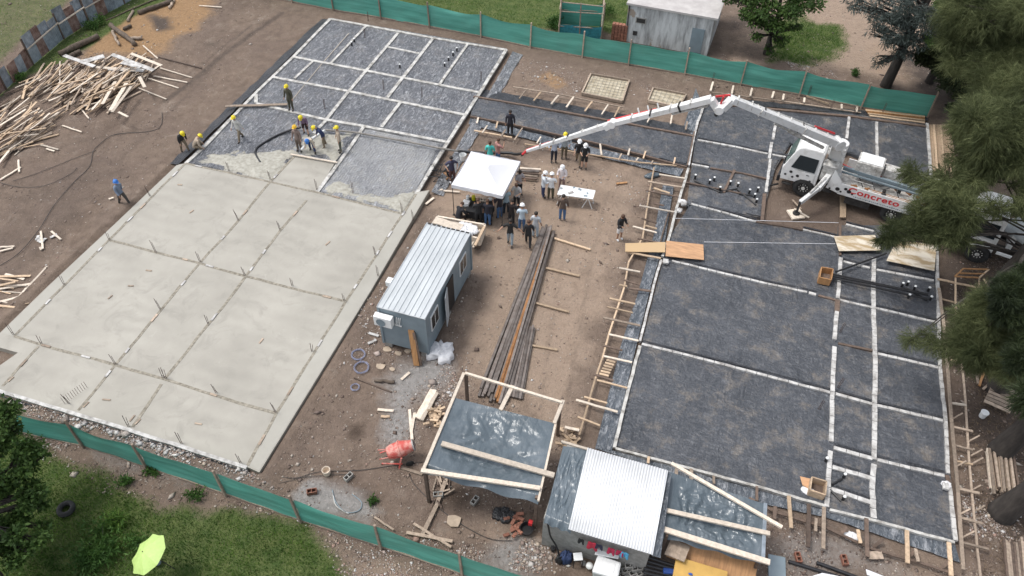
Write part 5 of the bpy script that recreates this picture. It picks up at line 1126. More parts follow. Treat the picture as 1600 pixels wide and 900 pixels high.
# ------------------------------------------------------------------ mixer truck at the right edge
mt_, T2, wb2 = truck_root('concrete_mixer_truck', 'white mixer truck half hidden by branches at the right edge', (1519, 410), (1600, 437))
wheel(mt_, T2, 0, 1.2, .56); wheel(mt_, T2, 0, -1.2, .56)
for x in (-3.9, -5.2):
    for y in (1.2, -1.2): wheel(mt_, T2, x, y, .55, .5)
cab(mt_, T2, M['white'])
def B2(nm, mat, fn, **k): m_ = MB(); fn(m_); return m_.xf(T2).build(nm, mat, mt_, **k)
B2('chassis', M['grime'], lambda m: (m.box((-3.2, .42, .85), (8, .12, .26)), m.box((-3.2, -.42, .85), (8, .12, .26))))
B2('side_rail', M['whiteplastic'], lambda m: m.bar((-.7, 1.2, 1.05), (-5.5, 1.2, 1.05), .08, .14))
M['drum'] = simple('pale_blue_white_drum', (.45, .5, .52), .5, .15, 2, c2=(.62, .66, .68))
B2('drum', M['drum'], lambda m: m.lathe([(.3, -2.6), (.85, -1.6), (1.15, -.4), (1.15, .5), (.8, 1.5), (.45, 2.1), (.45, 2.2)], (-3.2, 0, 2.45), 24, 0, Matrix.Rotation(rad(-78), 3, 'Y')), smooth=True)
B2('drum_stand', M['white'], lambda m: (m.box((-1.2, 0, 1.6), (.25, 1.0, 1.3)), m.hexa([(-5.4, -.6, 1.0), (-5.0, -.6, 1.0), (-5.0, .6, 1.0), (-5.4, .6, 1.0), (-5.3, -.5, 2.8), (-5.1, -.5, 2.8), (-5.1, .5, 2.8), (-5.3, .5, 2.8)])))
# ------------------------------------------------------------------ red concrete mixer
c = G(620, 708); t = thing('cement_mixer', 'small faded red drum cement mixer standing on the bare earth left of the tarp shelter', 'cement mixer', (c.x, c.y, 0))
ax = (G(644, 697, .75)-G(604, 706, .75)).normalized(); axx = (ax+Vector((0, 0, .18))).normalized(); R = axx.to_track_quat('Z', 'Y').to_matrix(); c0 = (G(644, 697, .75)+G(604, 706, .75))/2; c0.z = .72
mb = MB(); mb.lathe([(.001, -.5), (.24, -.5), (.31, -.32), (.33, -.02), (.33, .12), (.24, .45), (.22, .6)], c0, 20, 0, R); mb.lathe([(.001, .3), (.22, .3), (.21, .59)], c0, 20, 1, R); mb.build('drum', [M['salmon'], M['grime']], t, smooth=True)
mb = MB(); mb.lathe([(.215, .57), (.23, .62), (.25, .6), (.24, .55)], c0, 20, 0, R); mb.build('drum_rim', M['ash'], t)
mb = MB(); mb.lathe([(.33, -.03), (.355, -.02), (.355, .02), (.33, .03)], c0, 24, 0, R); mb.build('gear_ring', M['salmon'], t)
for s in (-1, 1):
    sd2 = axx.cross(Vector((0, 0, 1))).normalized()*s; mb = MB(); mb.bar(c0+sd2*.42, c0+sd2*.45+Vector((0, 0, -.7))-ax*.15, .06, .06); mb.bar(c0+sd2*.42+Vector((0, 0, -.45)), c0+sd2*.25-ax*.8+Vector((0, 0, -.35)), .05, .05); mb.build('frame_leg', M['salmon'], t)
    mb = MB(); wc = c0+ax*.3+sd2*.42; wc.z = .17; Rw = sd2.to_track_quat('Z', 'Y').to_matrix(); mb.lathe([(.001, .04), (.12, .04), (.17, .02), (.17, -.02), (.12, -.04), (.001, -.04)], wc, 16, 0, Rw); mb.build('wheel', M['rubber'], t)
    mb = MB(); mb.tube([c0-ax*.5+sd2*.2+Vector((0, 0, -.1)), c0-ax*.85+sd2*.22+Vector((0, 0, -.05))], .022, 7); mb.build('handle', M['salmon'], t)
# grease, cables and small gear on the pump truck
rq_ = random.Random(31)
for k in range(9):
    x0 = -1.8-.7*k; B_('cable', M['black'], lambda m: m.tube([(x0, rq_.uniform(-.9, .9), 1.15), (x0-.5, rq_.uniform(-.8, .8), 1.35+rq_.random()*.3), (x0-1.1, rq_.uniform(-.9, .9), 1.15)], .022, 6))
for k in range(6): B_('deck_valve', M['rust' if k % 2 else 'grime'], lambda m: m.lathe([(.001, 0), (.09, 0), (.09, .25), (.04, .3), (.001, .3)], (-2.4-.8*k, .75-.25*(k % 3), 1.03), 10))
for s in (-1, 1): B_('guard_rail', M['dirtywhite'], lambda m: (m.tube([(-2.2, s*1.15, 1.64), (-2.2, s*1.15, 2.0), (-3.3, s*1.15, 2.0), (-3.3, s*1.15, 1.64)], .018, 6)))
# ------------------------------------------------------------------ container office
X0, X1, Y0, Y1, ZB, ZC = -12.32, -10.12, 19.75, 25.45, .28, 2.72
co = thing('site_container', 'grey metal site office with a pale ribbed roof standing beside the poured slab', 'site office', ((X0+X1)/2, (Y0+Y1)/2, 0))
mb = MB(); mb.box(((X0+X1)/2, (Y0+Y1)/2, (ZB+ZC)/2), (X1-X0, Y1-Y0, ZC-ZB)); body = mb.build('body', M['grey'], co, bevel=.03)
for (x, y) in ((X0, Y0), (X1, Y0), (X0, Y1), (X1, Y1)): mb = MB(); mb.box((x, y, (ZB+ZC)/2), (.1, .1, ZC-ZB)); mb.build('corner_post', M['grey'], co)
mb = MB(); mb.box(((X0+X1)/2, (Y0+Y1)/2, ZC+.02), (X1-X0+.1, Y1-Y0+.1, .04)); rf_ = mb.build('roof', M['rooflight'], co)
n = 9; mb = MB()
for k in range(n+1): x = X0-.03+(X1-X0+.06)*k/n; mb.box((x, (Y0+Y1)/2, ZC+.055), (.022, Y1-Y0+.06, .035))
mb.build('roof_rib', simple('roof_rib', (.45, .48, .5), .5), rf_)
mb = MB()
for k in range(n): x = X0+(X1-X0)*(k+.5)/n; mb.box((x, Y1-.02, ZC+.065), (.17, .06, .03))
mb.build('roof_closure', M['grime'], rf_)
for yc in (20.7, 24.3):
    mb = MB(); mb.box((X1+.02, yc, 1.75), (.05, .85, .95)); wn = mb.build('window', M['whiteplastic'], co)
    for s in (-1, 1): mb = MB(); mb.box((X1+.045, yc+s*.2, 1.75), (.02, .33, .8)); mb.build('pane', M['glass'], wn)
mb = MB(); mb.box((X1+.01, 22.6, 1.35), (.06, .85, 1.95)); mb.build('doorway', M['black'], co)  # flat black panel, the unlit opening put into its colour
mb = MB(); mb.box((X1+.16, 21.82, 1.35), (.04, .7, 1.95), Matrix.Rotation(rad(14), 3, 'Z')); dr = mb.build('door', M['rooflight'], co)
mb = MB(); mb.box((X1+.2, 21.55, 1.35), (.05, .05, .12)); mb.build('handle', M['black'], dr)
mb = MB(); mb.box((X0+.3, Y0-.2, 2.15), (.85, .3, .58)); ac = mb.build('air_conditioner', M['whiteplastic'], co, bevel=.02)
mb = MB(); mb.lathe([(.001, .0), (.22, 0), (.22, .012)], (X0+.22, Y0-.365, 2.13), 20, 0, Matrix(((1, 0, 0), (0, 0, -1), (0, 1, 0)))); mb.build('fan_grille', M['grey'], ac)
mb = MB()
for k in range(3): mb.bar((X0+.85+.09*k, Y0-.03, 2.35), (X0+.8+.08*k, Y0-.06, 1.85), .03, .03)
mb.bar((X0+.75, Y0-.04, 1.85), (X0+1.05, Y0-.04, 1.83), .05, .05); mb.build('wall_bracket', M['whiteplastic'], co)
mb = MB(); mb.box((X0-.25, 21.6, 2.35), (.4, .35, .3)); mb.build('vent_box', M['whiteplastic'], co, bevel=.03)
for (x, y) in ((X0+.2, Y0+.2), (X1-.2, Y0+.2), (X0+.2, Y1-.2), (X1-.2, Y1-.2), (X0+.2, 22.5), (X1-.2, 22.5)): mb = MB(); mb.box((x, y, .14), (.35, .35, .28)); mb.build('support_block', M['block'], co)
for k in range(2):
    a = G(651+k*7, 571, .05); mb = MB(); mb.bar(a, (X1-.72+k*.14, Y0-.02-k*.04, 1.72-k*.06), .27 if k == 0 else .12, .06, up=(0, -1, .3)); tag(mb.build('leaning_board', M['plyo' if k == 0 else 'wooddark']), ['wide orange-brown board leaning on the container end wall', 'narrow dark board leaning behind the orange-brown one on the container'][k], 'board')
# white crumpled sack and AC pipe debris
def crumple(name, cpx, rx_, ry_, h, mat, label, cat, seed=0, parent=None, z=0, rot=0, amp=.3):
    c = G(*cpx, z); mb = MB(); cr_, sr_ = math.cos(rot), math.sin(rot)
    def f(u, v):
        a = 2*PI*u; r = math.sin(v*PI/2); x = math.cos(a)*r; y = math.sin(a)*r; nn = mnoise.noise(Vector((x*2+seed, y*2, seed*3.1))); k = 1+amp*nn+amp*.5*mnoise.noise(Vector((x*5+seed, y*5, 1)))
        zz = h*math.cos(v*PI/2)**.6*(1+.5*mnoise.noise(Vector((x*4, y*4, seed)))) if v < 1 else 0
        X_ = x*rx_*k; Y_ = y*ry_*k; return c+Vector((X_*cr_-Y_*sr_, X_*sr_+Y_*cr_, max(0, zz)+.01))
    mb.grid(f, 26, 10); return tag(mb.build(name, M[mat], parent, smooth=True), label, cat)
crumple('plastic_sack', (690, 552), .62, .55, .45, 'bagwhite', 'crumpled white plastic sack at the near right corner of the container', 'sack', 3, amp=.6)
# timber crate with white bags behind the container
tb = thing('timber_crate', 'low timber crate open at the top behind the container roof end', 'crate', (G(735, 375).x, G(735, 375).y, 0))
q = [G(*p, .55) for p in ((676, 358), (750, 378), (758, 356), (684, 343))]
for a, b in ((q[0], q[1]), (q[1], q[2]), (q[2], q[3]), (q[3], q[0])): mb = MB(); mb.bar(a, b, .1, .5); mb.build('side_board', M['woodpale'], tb)
mb = MB(); mb.prism([tuple(p)[:2] for p in q], .02, .35); mb.build('filling', M['wooddark'], tb)
pxboard('long_plank', ID, (678, 344), (722, 356), .5, .05, .95, 'woodpale', 'wide pale board lying on the timber crate behind the container roof', 'board')
pxboard('long_plank', ID, (742, 384), (757, 354), .13, .08, .85, 'wood', 'pale plank forming the right rim of the stack behind the container', 'plank')
for k in range(3): pxboard('long_plank', ID, (731+k*4, 383+k*2), (750+k*3, 359+k), .1, .08, .5, 'woodpale', 'pale plank stacked at the right side of the timber crate', 'plank', 'planks at the crate side')
gb = 'white bags on the timber crate'
for k in range(11): crumple('white_bag', (722+(k % 4)*6.5+random.uniform(-2, 2), 352+(k//4)*6+random.uniform(-1, 1)+ (k % 4)*1.5), .2, .16, .16, 'bagwhite', 'small white bag in the heap on the timber crate', 'bag', k, z=.8, rot=k)['group'] = gb
# ------------------------------------------------------------------ canopy tent
TX0, TX1, TY0, TY1 = -12.6, -9.75, 29.3, 32.35
tn = thing('canopy_tent', 'white pop-up canopy tent with a pyramid roof sheltering the food table', 'canopy', ((TX0+TX1)/2, (TY0+TY1)/2, 0))
mb = MB(); n = 16
def rfz(u, v): e = min(u, 1-u, v, 1-v)*2; return 2.12+.55*e-.06*math.sin(e*PI)
ap = Vector(((TX0+TX1)/2, (TY0+TY1)/2, 2.55)); cs = [Vector((TX0, TY0, 2.12)), Vector((TX1, TY0, 2.12)), Vector((TX1, TY1, 2.12)), Vector((TX0, TY1, 2.12))]
for a, b in zip(cs, cs[1:]+cs[:1]): mb.grid(lambda u, v: a.lerp(b, u).lerp(ap, v*.92)+Vector((0, 0, -.07*math.sin(PI*u)*(1-v)-.05*math.sin(PI*v)+.05*v*v)), 8, 8)
tp_ = [c_.lerp(ap, .92)+Vector((0, 0, .05)) for c_ in cs]; mb.add(tp_, [(0, 1, 2, 3)])
roof = mb.build('canopy_roof', M['canvas'], tn, smooth=True)
for a, b in (((TX0, TY0), (TX1, TY0)), ((TX1, TY0), (TX1, TY1)), ((TX1, TY1), (TX0, TY1)), ((TX0, TY1), (TX0, TY0))):
    mb = MB(); mb.grid(lambda u, v: (a[0]+(b[0]-a[0])*u, a[1]+(b[1]-a[1])*u+.015*math.sin(u*25), 2.125-.22*v-.015*math.sin(u*30)*v), 20, 2); mb.build('valance', M['canvas'], tn, smooth=True)
for x in (TX0+.04, TX1-.04):
    for y in (TY0+.04, TY1-.04): mb = MB(); mb.tube([(x, y, 0), (x, y, 2.12)], .022, 8); mb.box((x, y, .02), (.12, .12, .02)); mb.build('leg', M['grime'], tn)
mb = MB(); mb.tube([(TX0+.05, TY0+.05, 1.85), ((TX0+TX1)/2, TY0+.05, 2.1), (TX1-.05, TY0+.05, 1.85)], .015, 6); mb.build('truss', M['grey'], tn)
# table with black cloth and food under the tent
tc = G(752, 315, .75); t = thing('food_table', 'table under the canopy draped with a black cloth', 'table', (tc.x, tc.y, 0))
q = [G(*p, .76) for p in ((727, 330), (768, 335), (772, 313), (733, 308))]
mb = MB(); mb.prism([tuple(p)[:2] for p in q], .72, .76); mb.build('tabletop', cloth(BLK), t)
mb = MB()
for a, b in zip(q, q[1:]+q[:1]): mb.grid(lambda u, v: a.lerp(b, u)-Vector((0, 0, .5*v))+(a.lerp(b, u)-tc).normalized()*.04*math.sin(u*20)*v, 20, 2)
mb.build('table_cloth', cloth(BLK), t, smooth=True)
for p in q: mb = MB(); mb.tube([p-Vector((0, 0, .02)), Vector((p.x, p.y, 0))], .02, 6); mb.build('leg', M['grime'], t)
def small(name, px, z, fn, mat, label, cat, **k):
    c = G(*px, z); mb = MB(); fn(mb, c); return tag(mb.build(name, mat if not isinstance(mat, str) else M[mat], **k), label, cat)
cyl = lambda r, h, n=14: (lambda m, c: m.lathe([(.001, 0), (r, 0), (r, h), (r*.9, h+.01), (.001, h+.01)], c, n))
small('drinks_jug', (731, 312), .77, cyl(.09, .26), 'whiteplastic', 'white drinks jug on the left end of the black table', 'jug')
small('drinks_jug', (740, 312), .77, cyl(.1, .26), simple('yellow_drink', (.6, .55, .02), .4), 'yellow drinks jug on the black table', 'jug')
for k in range(10):
    small('sandwich_pack', (747+(k % 5)*3.8, 310+(k//5)*4+(k % 5)*.5), .77, lambda m, c: m.box(c+Vector((0, 0, .04)), (.11, .09, .07), Matrix.Rotation(k, 3, 'Z')), 'woodpale', 'small pale pastry in the tray rows on the black table', 'food')['group'] = 'pastries on the black table'
small('white_bowl', (766, 312), .77, cyl(.11, .08), 'whiteplastic', 'white bowl at the right end of the black table', 'bowl')
t = thing('folding_table', 'small table with thin metal legs left of the black food table', 'table', (G(728, 320).x, G(728, 320).y, 0))
q = [G(*p, .7) for p in ((722, 325), (738, 328), (741, 316), (726, 313))]; mb = MB(); mb.prism([tuple(p)[:2] for p in q], .67, .7); mb.build('tabletop', M['grime'], t)
for p in q: mb = MB(); mb.tube([p, (p.x, p.y, 0)], .018, 6); mb.build('leg', M['grime'], t)
small('white_box', (728.5, 320), .7, lambda m, c: m.box(c+Vector((0, 0, .11)), (.36, .32, .22)), 'whiteplastic', 'square white box standing on the small folding table', 'box', bevel=.01)
small('bucket', (723.5, 250), 0, lambda m, c: m.lathe([(.001, .01), (.16, .01), (.2, .4), (.21, .4), (.17, .02)], c, 18), 'whiteplastic', 'pale bucket standing behind the left corner of the canopy', 'bucket')
# white trestle table
ZW = .78; q = [G(*p, ZW) for p in ((870.5, 303.5), (926.5, 311), (930.5, 297.5), (876, 288.5))]; c = sum(q, Vector())/4
t = thing('trestle_table', 'long white board table on trestles in the open yard', 'table', (c.x, c.y, 0)); mb = MB(); mb.prism([tuple(p)[:2] for p in q], ZW-.04, ZW); mb.build('tabletop', M['whiteplastic'], t)
ux = (q[1]-q[0]).normalized(); uy = Vector((-ux.y, ux.x, 0)); L = (q[1]-q[0]).length
for s in (.14, .86):
    tr = thing_child('trestle', t); m0 = q[0].lerp(q[1], s)
    for y_ in (.08, .75):
        for dx in (-.28, .28): mb = MB(); b0 = m0+uy*y_-Vector((0, 0, .06)); b1 = b0+ux*dx; b1.z = 0; mb.bar(b0, b1, .055, .035); mb.build('leg', M['whiteplastic'], tr)
    mb = MB(); mb.bar(m0+uy*.02-Vector((0, 0, .07)), m0+uy*.82-Vector((0, 0, .07)), .06, .05); mb.build('top_rail', M['whiteplastic'], tr)
for k, (px, s_) in enumerate([((877, 294), .09), ((897, 293), .1), ((906, 296), .14), ((892, 301), .2), ((918, 302), .1), ((915, 306), .13)]):
    small('paper_note', px, ZW+.006, lambda m, c: m.box(c, (s_*1.6, s_, .006), Matrix.Rotation(k*1.3, 3, 'Z')), 'grey' if k != 3 else 'ash', 'small grey item lying on the white trestle table', 'item')['group'] = 'small items on the white table'
# ------------------------------------------------------------------ tarp shelter
ZS = 2.35
ts = thing('tarp_shelter', 'open shelter of pale beams with a shiny grey-blue tarpaulin beside the steel beams', 'shelter', (-5.4, 15.2, 0))
cn = [G(*p, ZS) for p in ((708, 621), (869, 662), (841, 783), (662, 734))]; fr_ = [G(*p, ZS+.1) for p in ((727, 583), (878, 629))]
cn[2].z -= 0; 
def tarpmesh(q, sag, nm, par, seed=0, mat='tarp', hang=0, n=34, wr=.05, dirw=(1, 0)):
    n = int(n*2.4)
    mb = MB()
    def f(u, v):
        p = q[0].lerp(q[1], u).lerp(q[3].lerp(q[2], u), v); s = math.sin(PI*u)*math.sin(PI*v)
        e = 4*u*(1-u)*4*v*(1-v); w_ = wr*(.6+.4*mnoise.noise(Vector((u*3+seed, v*3, 0))))*math.sin(2*PI*(u*dirw[0]*4+v*dirw[1]*4+1.2*mnoise.noise(Vector((u*4, v*4, seed)))))
        w_ += wr*.5*abs(mnoise.noise(Vector((u*9*(1+dirw[0]), v*9*(1+dirw[1]), seed+5))))*2
        for k_ in range(3):
            th = seed*1.7+k_*1.1; q_ = u*math.cos(th)+v*math.sin(th); r_ = -u*math.sin(th)+v*math.cos(th); w_ -= wr*.4*max(0, 1-5*abs(mnoise.noise(Vector((q_*8, r_*2.0, seed+k_*9)))))
        p.z += -sag*s+w_*min(1, e*1.5); 
        if hang and v > .93: p.z -= hang*(v-.93)/.07*(1+.4*math.sin(u*17+seed))
        return p
    mb.grid(f, n, n); return mb.build(nm, M[mat], par, smooth=True)
tarpmesh(cn, .22, 'tarpaulin', ts, 2, hang=.25, wr=.045, dirw=(1.2, .5))
def Bm(par, a, b, w_, h_, mat='woodpale', nm='roof_beam'): mb = MB(); mb.bar(a, b, w_, h_); return mb.build(nm, M[mat], par)
Bm(ts, fr_[0], fr_[1], .1, .09); Bm(ts, G(725, 583, ZS+.03), G(660, 738, ZS+.03), .12, .09); Bm(ts, G(801, 603, ZS+.02), G(782, 641, ZS+.02), .16, .09); Bm(ts, G(880, 626, ZS+.02), G(866, 662, ZS+.02), .14, .1)
Bm(ts, G(690, 693, ZS+.1), G(866, 743, ZS+.12), .2, .09); Bm(ts, G(658, 735, ZS+.12), G(844, 763, ZS+.12), .16, .09)
Bm(ts, G(868, 662, ZS-.04), G(841, 783, ZS-.04), .08, .1); 
for p in ((728, 586), (876, 630), (664, 736), (839, 776)):
    a = G(*p, ZS); Bm(ts, a, (a.x, a.y, 0), .12, .12, 'wooddark', 'post')
# ------------------------------------------------------------------ hut with white roof
hx0, hx1, hy0, hy1 = -2.75, 1.25, 12.75, 16.1
hut = thing('site_hut', 'block hut with a bright white corrugated roof at the lower centre', 'hut', (-.7, 14.4, 0))
mb = MB(); mb.box(((hx0+hx1)/2, (hy0+hy1)/2, 1.05), (hx1-hx0-.1, hy1-hy0-.1, 2.1)); wl = mb.build('wall', M['block'], hut)
rq = [G(918, 699.5, 2.55), G(1044, 735, 2.5), G(1020, 867, 2.35), G(888, 827, 2.4)]
mb = MB(); N = 30*6
def ff(u, v): p = rq[0].lerp(rq[1], u).lerp(rq[3].lerp(rq[2], u), v); p.z += .017*math.sin(u*2*PI*30); return p
mb.grid(ff, N, 2); mb.build('roof', M['roofwhite'], hut, smooth=True, solid=.01)
q = [G(880, 697, 2.45), G(921, 702, 2.5), G(892, 830, 2.35), G(850, 814, 2.3)]
tarpmesh(q, .05, 'tarpaulin', hut, 9, hang=.18, wr=.03, dirw=(.3, 1))
q = [G(1040, 737, 2.42), G(1049, 740, 2.35), G(1032, 872, 2.2), G(1018, 868, 2.3)]; tarpmesh(q, .02, 'tarpaulin', hut, 4, 'film', wr=.02)
Bm(hut, G(877, 690, 2.5), G(918, 702, 2.52), .09, .08)
gl = 'clothes hanging on the line under the white roof'
for px, c, w_, h_, lb in (((926, 851), (.5, .03, .06), .34, .5, 'large red garment hanging leftmost under the white roof edge'), ((938, 846), (.03, .03, .06), .25, .3, 'dark garment hanging between the red ones'), ((957, 852), (.45, .02, .07), .24, .42, 'narrow red garment hanging in the middle under the white roof edge'), ((970, 857), (.45, .02, .07), .24, .3, 'small red garment beside the light blue one'), ((977, 862), (.1, .38, .6), .26, .4, 'light blue garment hanging rightmost under the white roof edge'), ((909, 842), (.02, .02, .02), .2, .3, 'black rag hanging on the grey block wall')):
    a = G(*px, 1.75); a.y = hy0-.12; a.x = G(*px, 1.6).x; mb = MB(); mb.grid(lambda u, v: a+Vector(((u-.5)*w_*(1+.2*v), -.05*math.sin(u*9)*v, -h_*v+.02*math.sin(u*12))), 8, 6); tag(mb.build('hanging_garment', cloth(c), smooth=True, solid=.02), lb, 'garment')
# right tarp shelter
rt = thing('tarp_shelter', 'long low shelter with a wrinkled grey-blue tarpaulin right of the white roofed hut', 'shelter', (3.2, 14.9, 0))
q = [G(1046, 737, 2.05), G(1196, 788, 2.05), G(1190, 878, 2.0), G(1036, 836, 2.0)]
tarpmesh(q, .15, 'tarpaulin', rt, 14, hang=.2, wr=.06, dirw=(1.6, .1), n=40)
Bm(rt, G(1039, 797, 2.12), G(1203, 834, 2.12), .16, .08); Bm(rt, G(1034, 826, 2.12), G(1203, 879, 2.12), .2, .08)
Bm(rt, G(1049, 724, 2.2), G(1222, 824, 2.1), .13, .09); Bm(rt, G(1196, 786, 2.06), G(1192, 878, 2.06), .13, .03, 'galv')
for p in ((1050, 742), (1194, 790), (1188, 872), (1042, 836)): a = G(*p, 2.0); Bm(rt, a, (a.x, a.y, 0), .1, .1, 'wooddark', 'post')
# boards and pipes below it
def quadbox(name, pts, z, th, mat, label, cat, group=None):
    Q = [G(x, y, zz) for (x, y), zz in zip(pts, z)]; mb = MB(); mb.hexa([p-Vector((0, 0, th)) for p in Q]+Q); return tag(mb.build(name, M[mat], bevel=.005), label, cat, group)
quadbox('formwork_panel', [(1041, 868), (1178, 920), (1185, 874), (1052, 842)], [1.0, 1.0, 1.35, 1.35], .08, 'plyo', 'large orange-brown formwork panel under the edge of the right tarpaulin', 'panel')
quadbox('yellow_panel', [(1050, 905), (1134, 930), (1137, 893), (1057, 869)], [1.1, 1.1, 1.25, 1.25], .1, 'yellow', 'yellow panel lying in front of the orange-brown formwork panel', 'panel')
for k in range(6): pxboard('edge_plank', ID, (1041+k*5, 867+k*2), (1051+k*5, 843+k*2), .13, .06, 1.42, 'woodold', 'short rough plank stacked on the left end of the orange-brown panel', 'plank', 'short planks on the orange panel')
for k in range(7): 
    a = G(1010-k*1.2, 870+k*6, .9-.05*k); b = G(1054, 884+k*5.5, .9-.05*k); mb = MB(); mb.tube([a, b], .055, 10); tag(mb.build('black_pipe', M['black']), 'black plastic pipe in the dark stack between the hut and the yellow panel', 'pipe', 'black pipes beside the hut')
small('blue_canister', (1045, 893), .8, lambda m, c: m.box(c, (.42, .2, .2), Matrix.Rotation(.2, 3, 'Z')), 'blue', 'blue canister lying between the black pipes and the yellow panel', 'canister', bevel=.04)
small('blue_glove', (1079, 897), 1.2, lambda m, c: m.sph(c, .07, 8, 6, 0, (1.2, .7, .6)), 'blue', 'small blue object lying on the yellow panel', 'glove')
# white tub, blocks, chair, blue bag
tq = G(948, 886, .0); t = thing('water_tub', 'big square white plastic tub with rounded corners at the hut wall', 'tub', (tq.x, tq.y, 0))
q = [G(924, 893, .95), G(966, 905, .95), G(972, 878, .95), G(934, 865, .95)]; cc = sum(q, Vector())/4
mb = MB(); mb.hexa([cc.lerp(p, .82)-Vector((0, 0, .95)) for p in q]+q); mb.build('tub_body', M['whiteplastic'], t, bevel=.09)
mb = MB(); mb.hexa([cc.lerp(p, .6)-Vector((0, 0, .0))+Vector((0, 0, -.02)) for p in q]+[cc.lerp(p, .55)+Vector((0, 0, .02)) for p in q]); mb.build('tub_lid', M['whiteplastic'], t, bevel=.015)
quadbox('flat_board', [(929, 866), (966, 873), (968, 866), (933, 856)], [1.0]*4, .05, 'whiteplastic', 'flat white lid leaning behind the square white tub', 'lid')
small('white_pot', (921, 884), .25, lambda m, c: m.sph(c, .14, 12, 8, 0, (1, 1, .8)), 'whiteplastic', 'small white pot left of the square white tub', 'pot')
small('white_pot', (912, 880), .15, lambda m, c: m.sph(c, .1, 12, 8, 0, (1, 1, .8)), 'ash', 'small grey pot beside the white stool', 'pot')
t = thing('white_stool', 'small square white stool by the hut wall', 'stool', tuple(G(905, 880))); q = [G(897, 876, .6), G(911, 875, .6), G(909, 863, .6), G(895.5, 864, .6)]
mb = MB(); mb.prism([tuple(p)[:2] for p in q], .56, .6); mb.build('seat', M['whiteplastic'], t)
for p in q: mb = MB(); mb.bar(p-Vector((0, 0, .03)), (p.x, p.y, 0), .035, .035); mb.build('leg', M['black'], t)
crumple('blue_bag', (884, 873), .25, .26, .4, 'blue', 'dark blue bag standing in front of the grey hut wall', 'bag', 8); bpy.data.objects['blue_bag'].material_slots[0].material = cloth((.03, .05, .12))
crumple('black_bag', (874, 876), .16, .16, .3, 'black', 'small black bag left of the dark blue bag', 'bag', 2)
crumple('black_boot', (864, 858), .1, .14, .2, 'black', 'black boot on the rubble left of the hut bags', 'boot', 6)
hose('drain_pipe', [(-2.6+.1, hy0-.08, 2.1), (-2.35, hy0-.1, 1.2), (-2.1, hy0-.15, .7), (-1.9, hy0-.3, .25)], .035, 'black', 'thin black pipe running down the grey hut wall', 'pipe')
def cblock(px, z, rot, label='grey hollow block in the stack beside the white tub', grp='hollow blocks beside the white tub', red=False):
    c = G(*px, z); R = Matrix.Rotation(rot, 3, 'Z'); t_ = thing('hollow_block', label, 'block', tuple(c), 0, grp); mb = MB()
    for x_, y_, w_, d_ in ((0, .085, .39, .03), (0, -.085, .39, .03), (-.18, 0, .03, .14), (.18, 0, .03, .14), (0, 0, .03, .14)): mb.box(c+R @ Vector((x_, y_, .095)), (w_, d_, .19), R)
    mb.build('block_body', M['brick' if red else 'block'], t_, bevel=.006); return t_
for k, (x, y, z) in enumerate([(984, 886, .45), (995, 890, .45), (979, 893, .25), (990, 897, .25), (1001, 897, .3), (975, 899, .05), (986, 903, .05), (998, 905, .05)]): cblock((x, y), z, .35+.1*k)
cblock((545, 747), .0, 1.2, 'grey hollow block standing on the bare earth near the red cement mixer', None)
cblock((685, 775), .0, .4, 'grey hollow block near the front post of the tarp shelter', None)
cblock((742, 784), .0, 1.3, 'pale grey block on the dirt right of the tarp shelter post', None)
cblock((488, 770), .0, .5, 'single red brick near the lower fence left of the hose', None, True)
for p, L_ in (((1318, 877), 'orange brick on the earth below the right foundation'), ((1246, 873), 'dull orange brick under a cross board at lower right')): cblock(p, 0, 1.9, L_, None, True)
# brick pile at (800..830, 800..840)
for k in range(18):
    c = G(803+random.uniform(-8, 10), 815+random.uniform(-20, 22), .05+.06*(k % 3)); board('loose_brick', c, c+Vector((random.uniform(-.2, .2), random.uniform(-.2, .2), .02)).normalized()*.24, .12, .07, 'brick', 'loose red brick in the small heap left of the round black basin', 'brick', 'loose red bricks between shelter and hut')
for k in range(5): crumple('burnt_scrap', (779+k*5-6*(k % 2), 800+6*(k % 3)), .22, .2, .14, 'black', 'charred black scrap in the burnt heap below the tarp shelter', 'scrap', k+20)['group'] = 'charred scraps below the tarp shelter'
for k in range(14):
    c = G(690+random.uniform(-16, 14), 762+random.uniform(-8, 12), .08); board('branch_piece', c, c+Vector((random.uniform(-1, 1), random.uniform(-1, 1), random.uniform(-.1, .25))).normalized()*random.uniform(.4, .9), .06, .05, random.choice(['wooddark', 'woodold']), 'dark branch or stick in the brushwood under the near edge of the tarp shelter', 'stick', 'brushwood under the tarp shelter')
small('black_basin', (823, 829), .05, lambda m, c: (m.lathe([(.001, .02), (.2, .02), (.25, .22), (.27, .22), (.22, .0)], c, 22)), 'black', 'round black basin on the earth left of the hut', 'basin')
small('round_sieve', (511, 740), .0, lambda m, c: (m.lathe([(.001, .05), (.13, .05), (.15, .3), (.17, .3), (.15, .02)], c, 20)), 'woodpale', 'pale round bucket on the earth near the lower fence', 'bucket')
small('white_bucket', (1534, 651), .0, lambda m, c: m.lathe([(.001, .01), (.13, .01), (.16, .32), (.17, .33), (.001, .33)], c, 18), 'whiteplastic', 'white bucket on the dark earth below the slatted pallet', 'bucket')
def tyre(px, R_, r_, label, z=.1, rot=None):
    c = G(*px, z); mb = MB(); n = 28
    mb.grid(lambda u, v: c+Vector(((R_+r_*math.cos(2*PI*v))*math.cos(2*PI*u), (R_+r_*math.cos(2*PI*v))*math.sin(2*PI*u), r_*1.1*math.sin(2*PI*v)*(1.0))), n, 10); return tag(mb.build('discarded_tyre', M['rubber'], smooth=True), label, 'tyre')
tyre((103, 795), .25, .1, 'old black tyre lying in the grass at lower left')
small('steel_drum_lid', (829, 817), .6, lambda m, c: m.box(c, (.15, .15, .2)), 'red', 'small red and white item left of the hut', 'item')
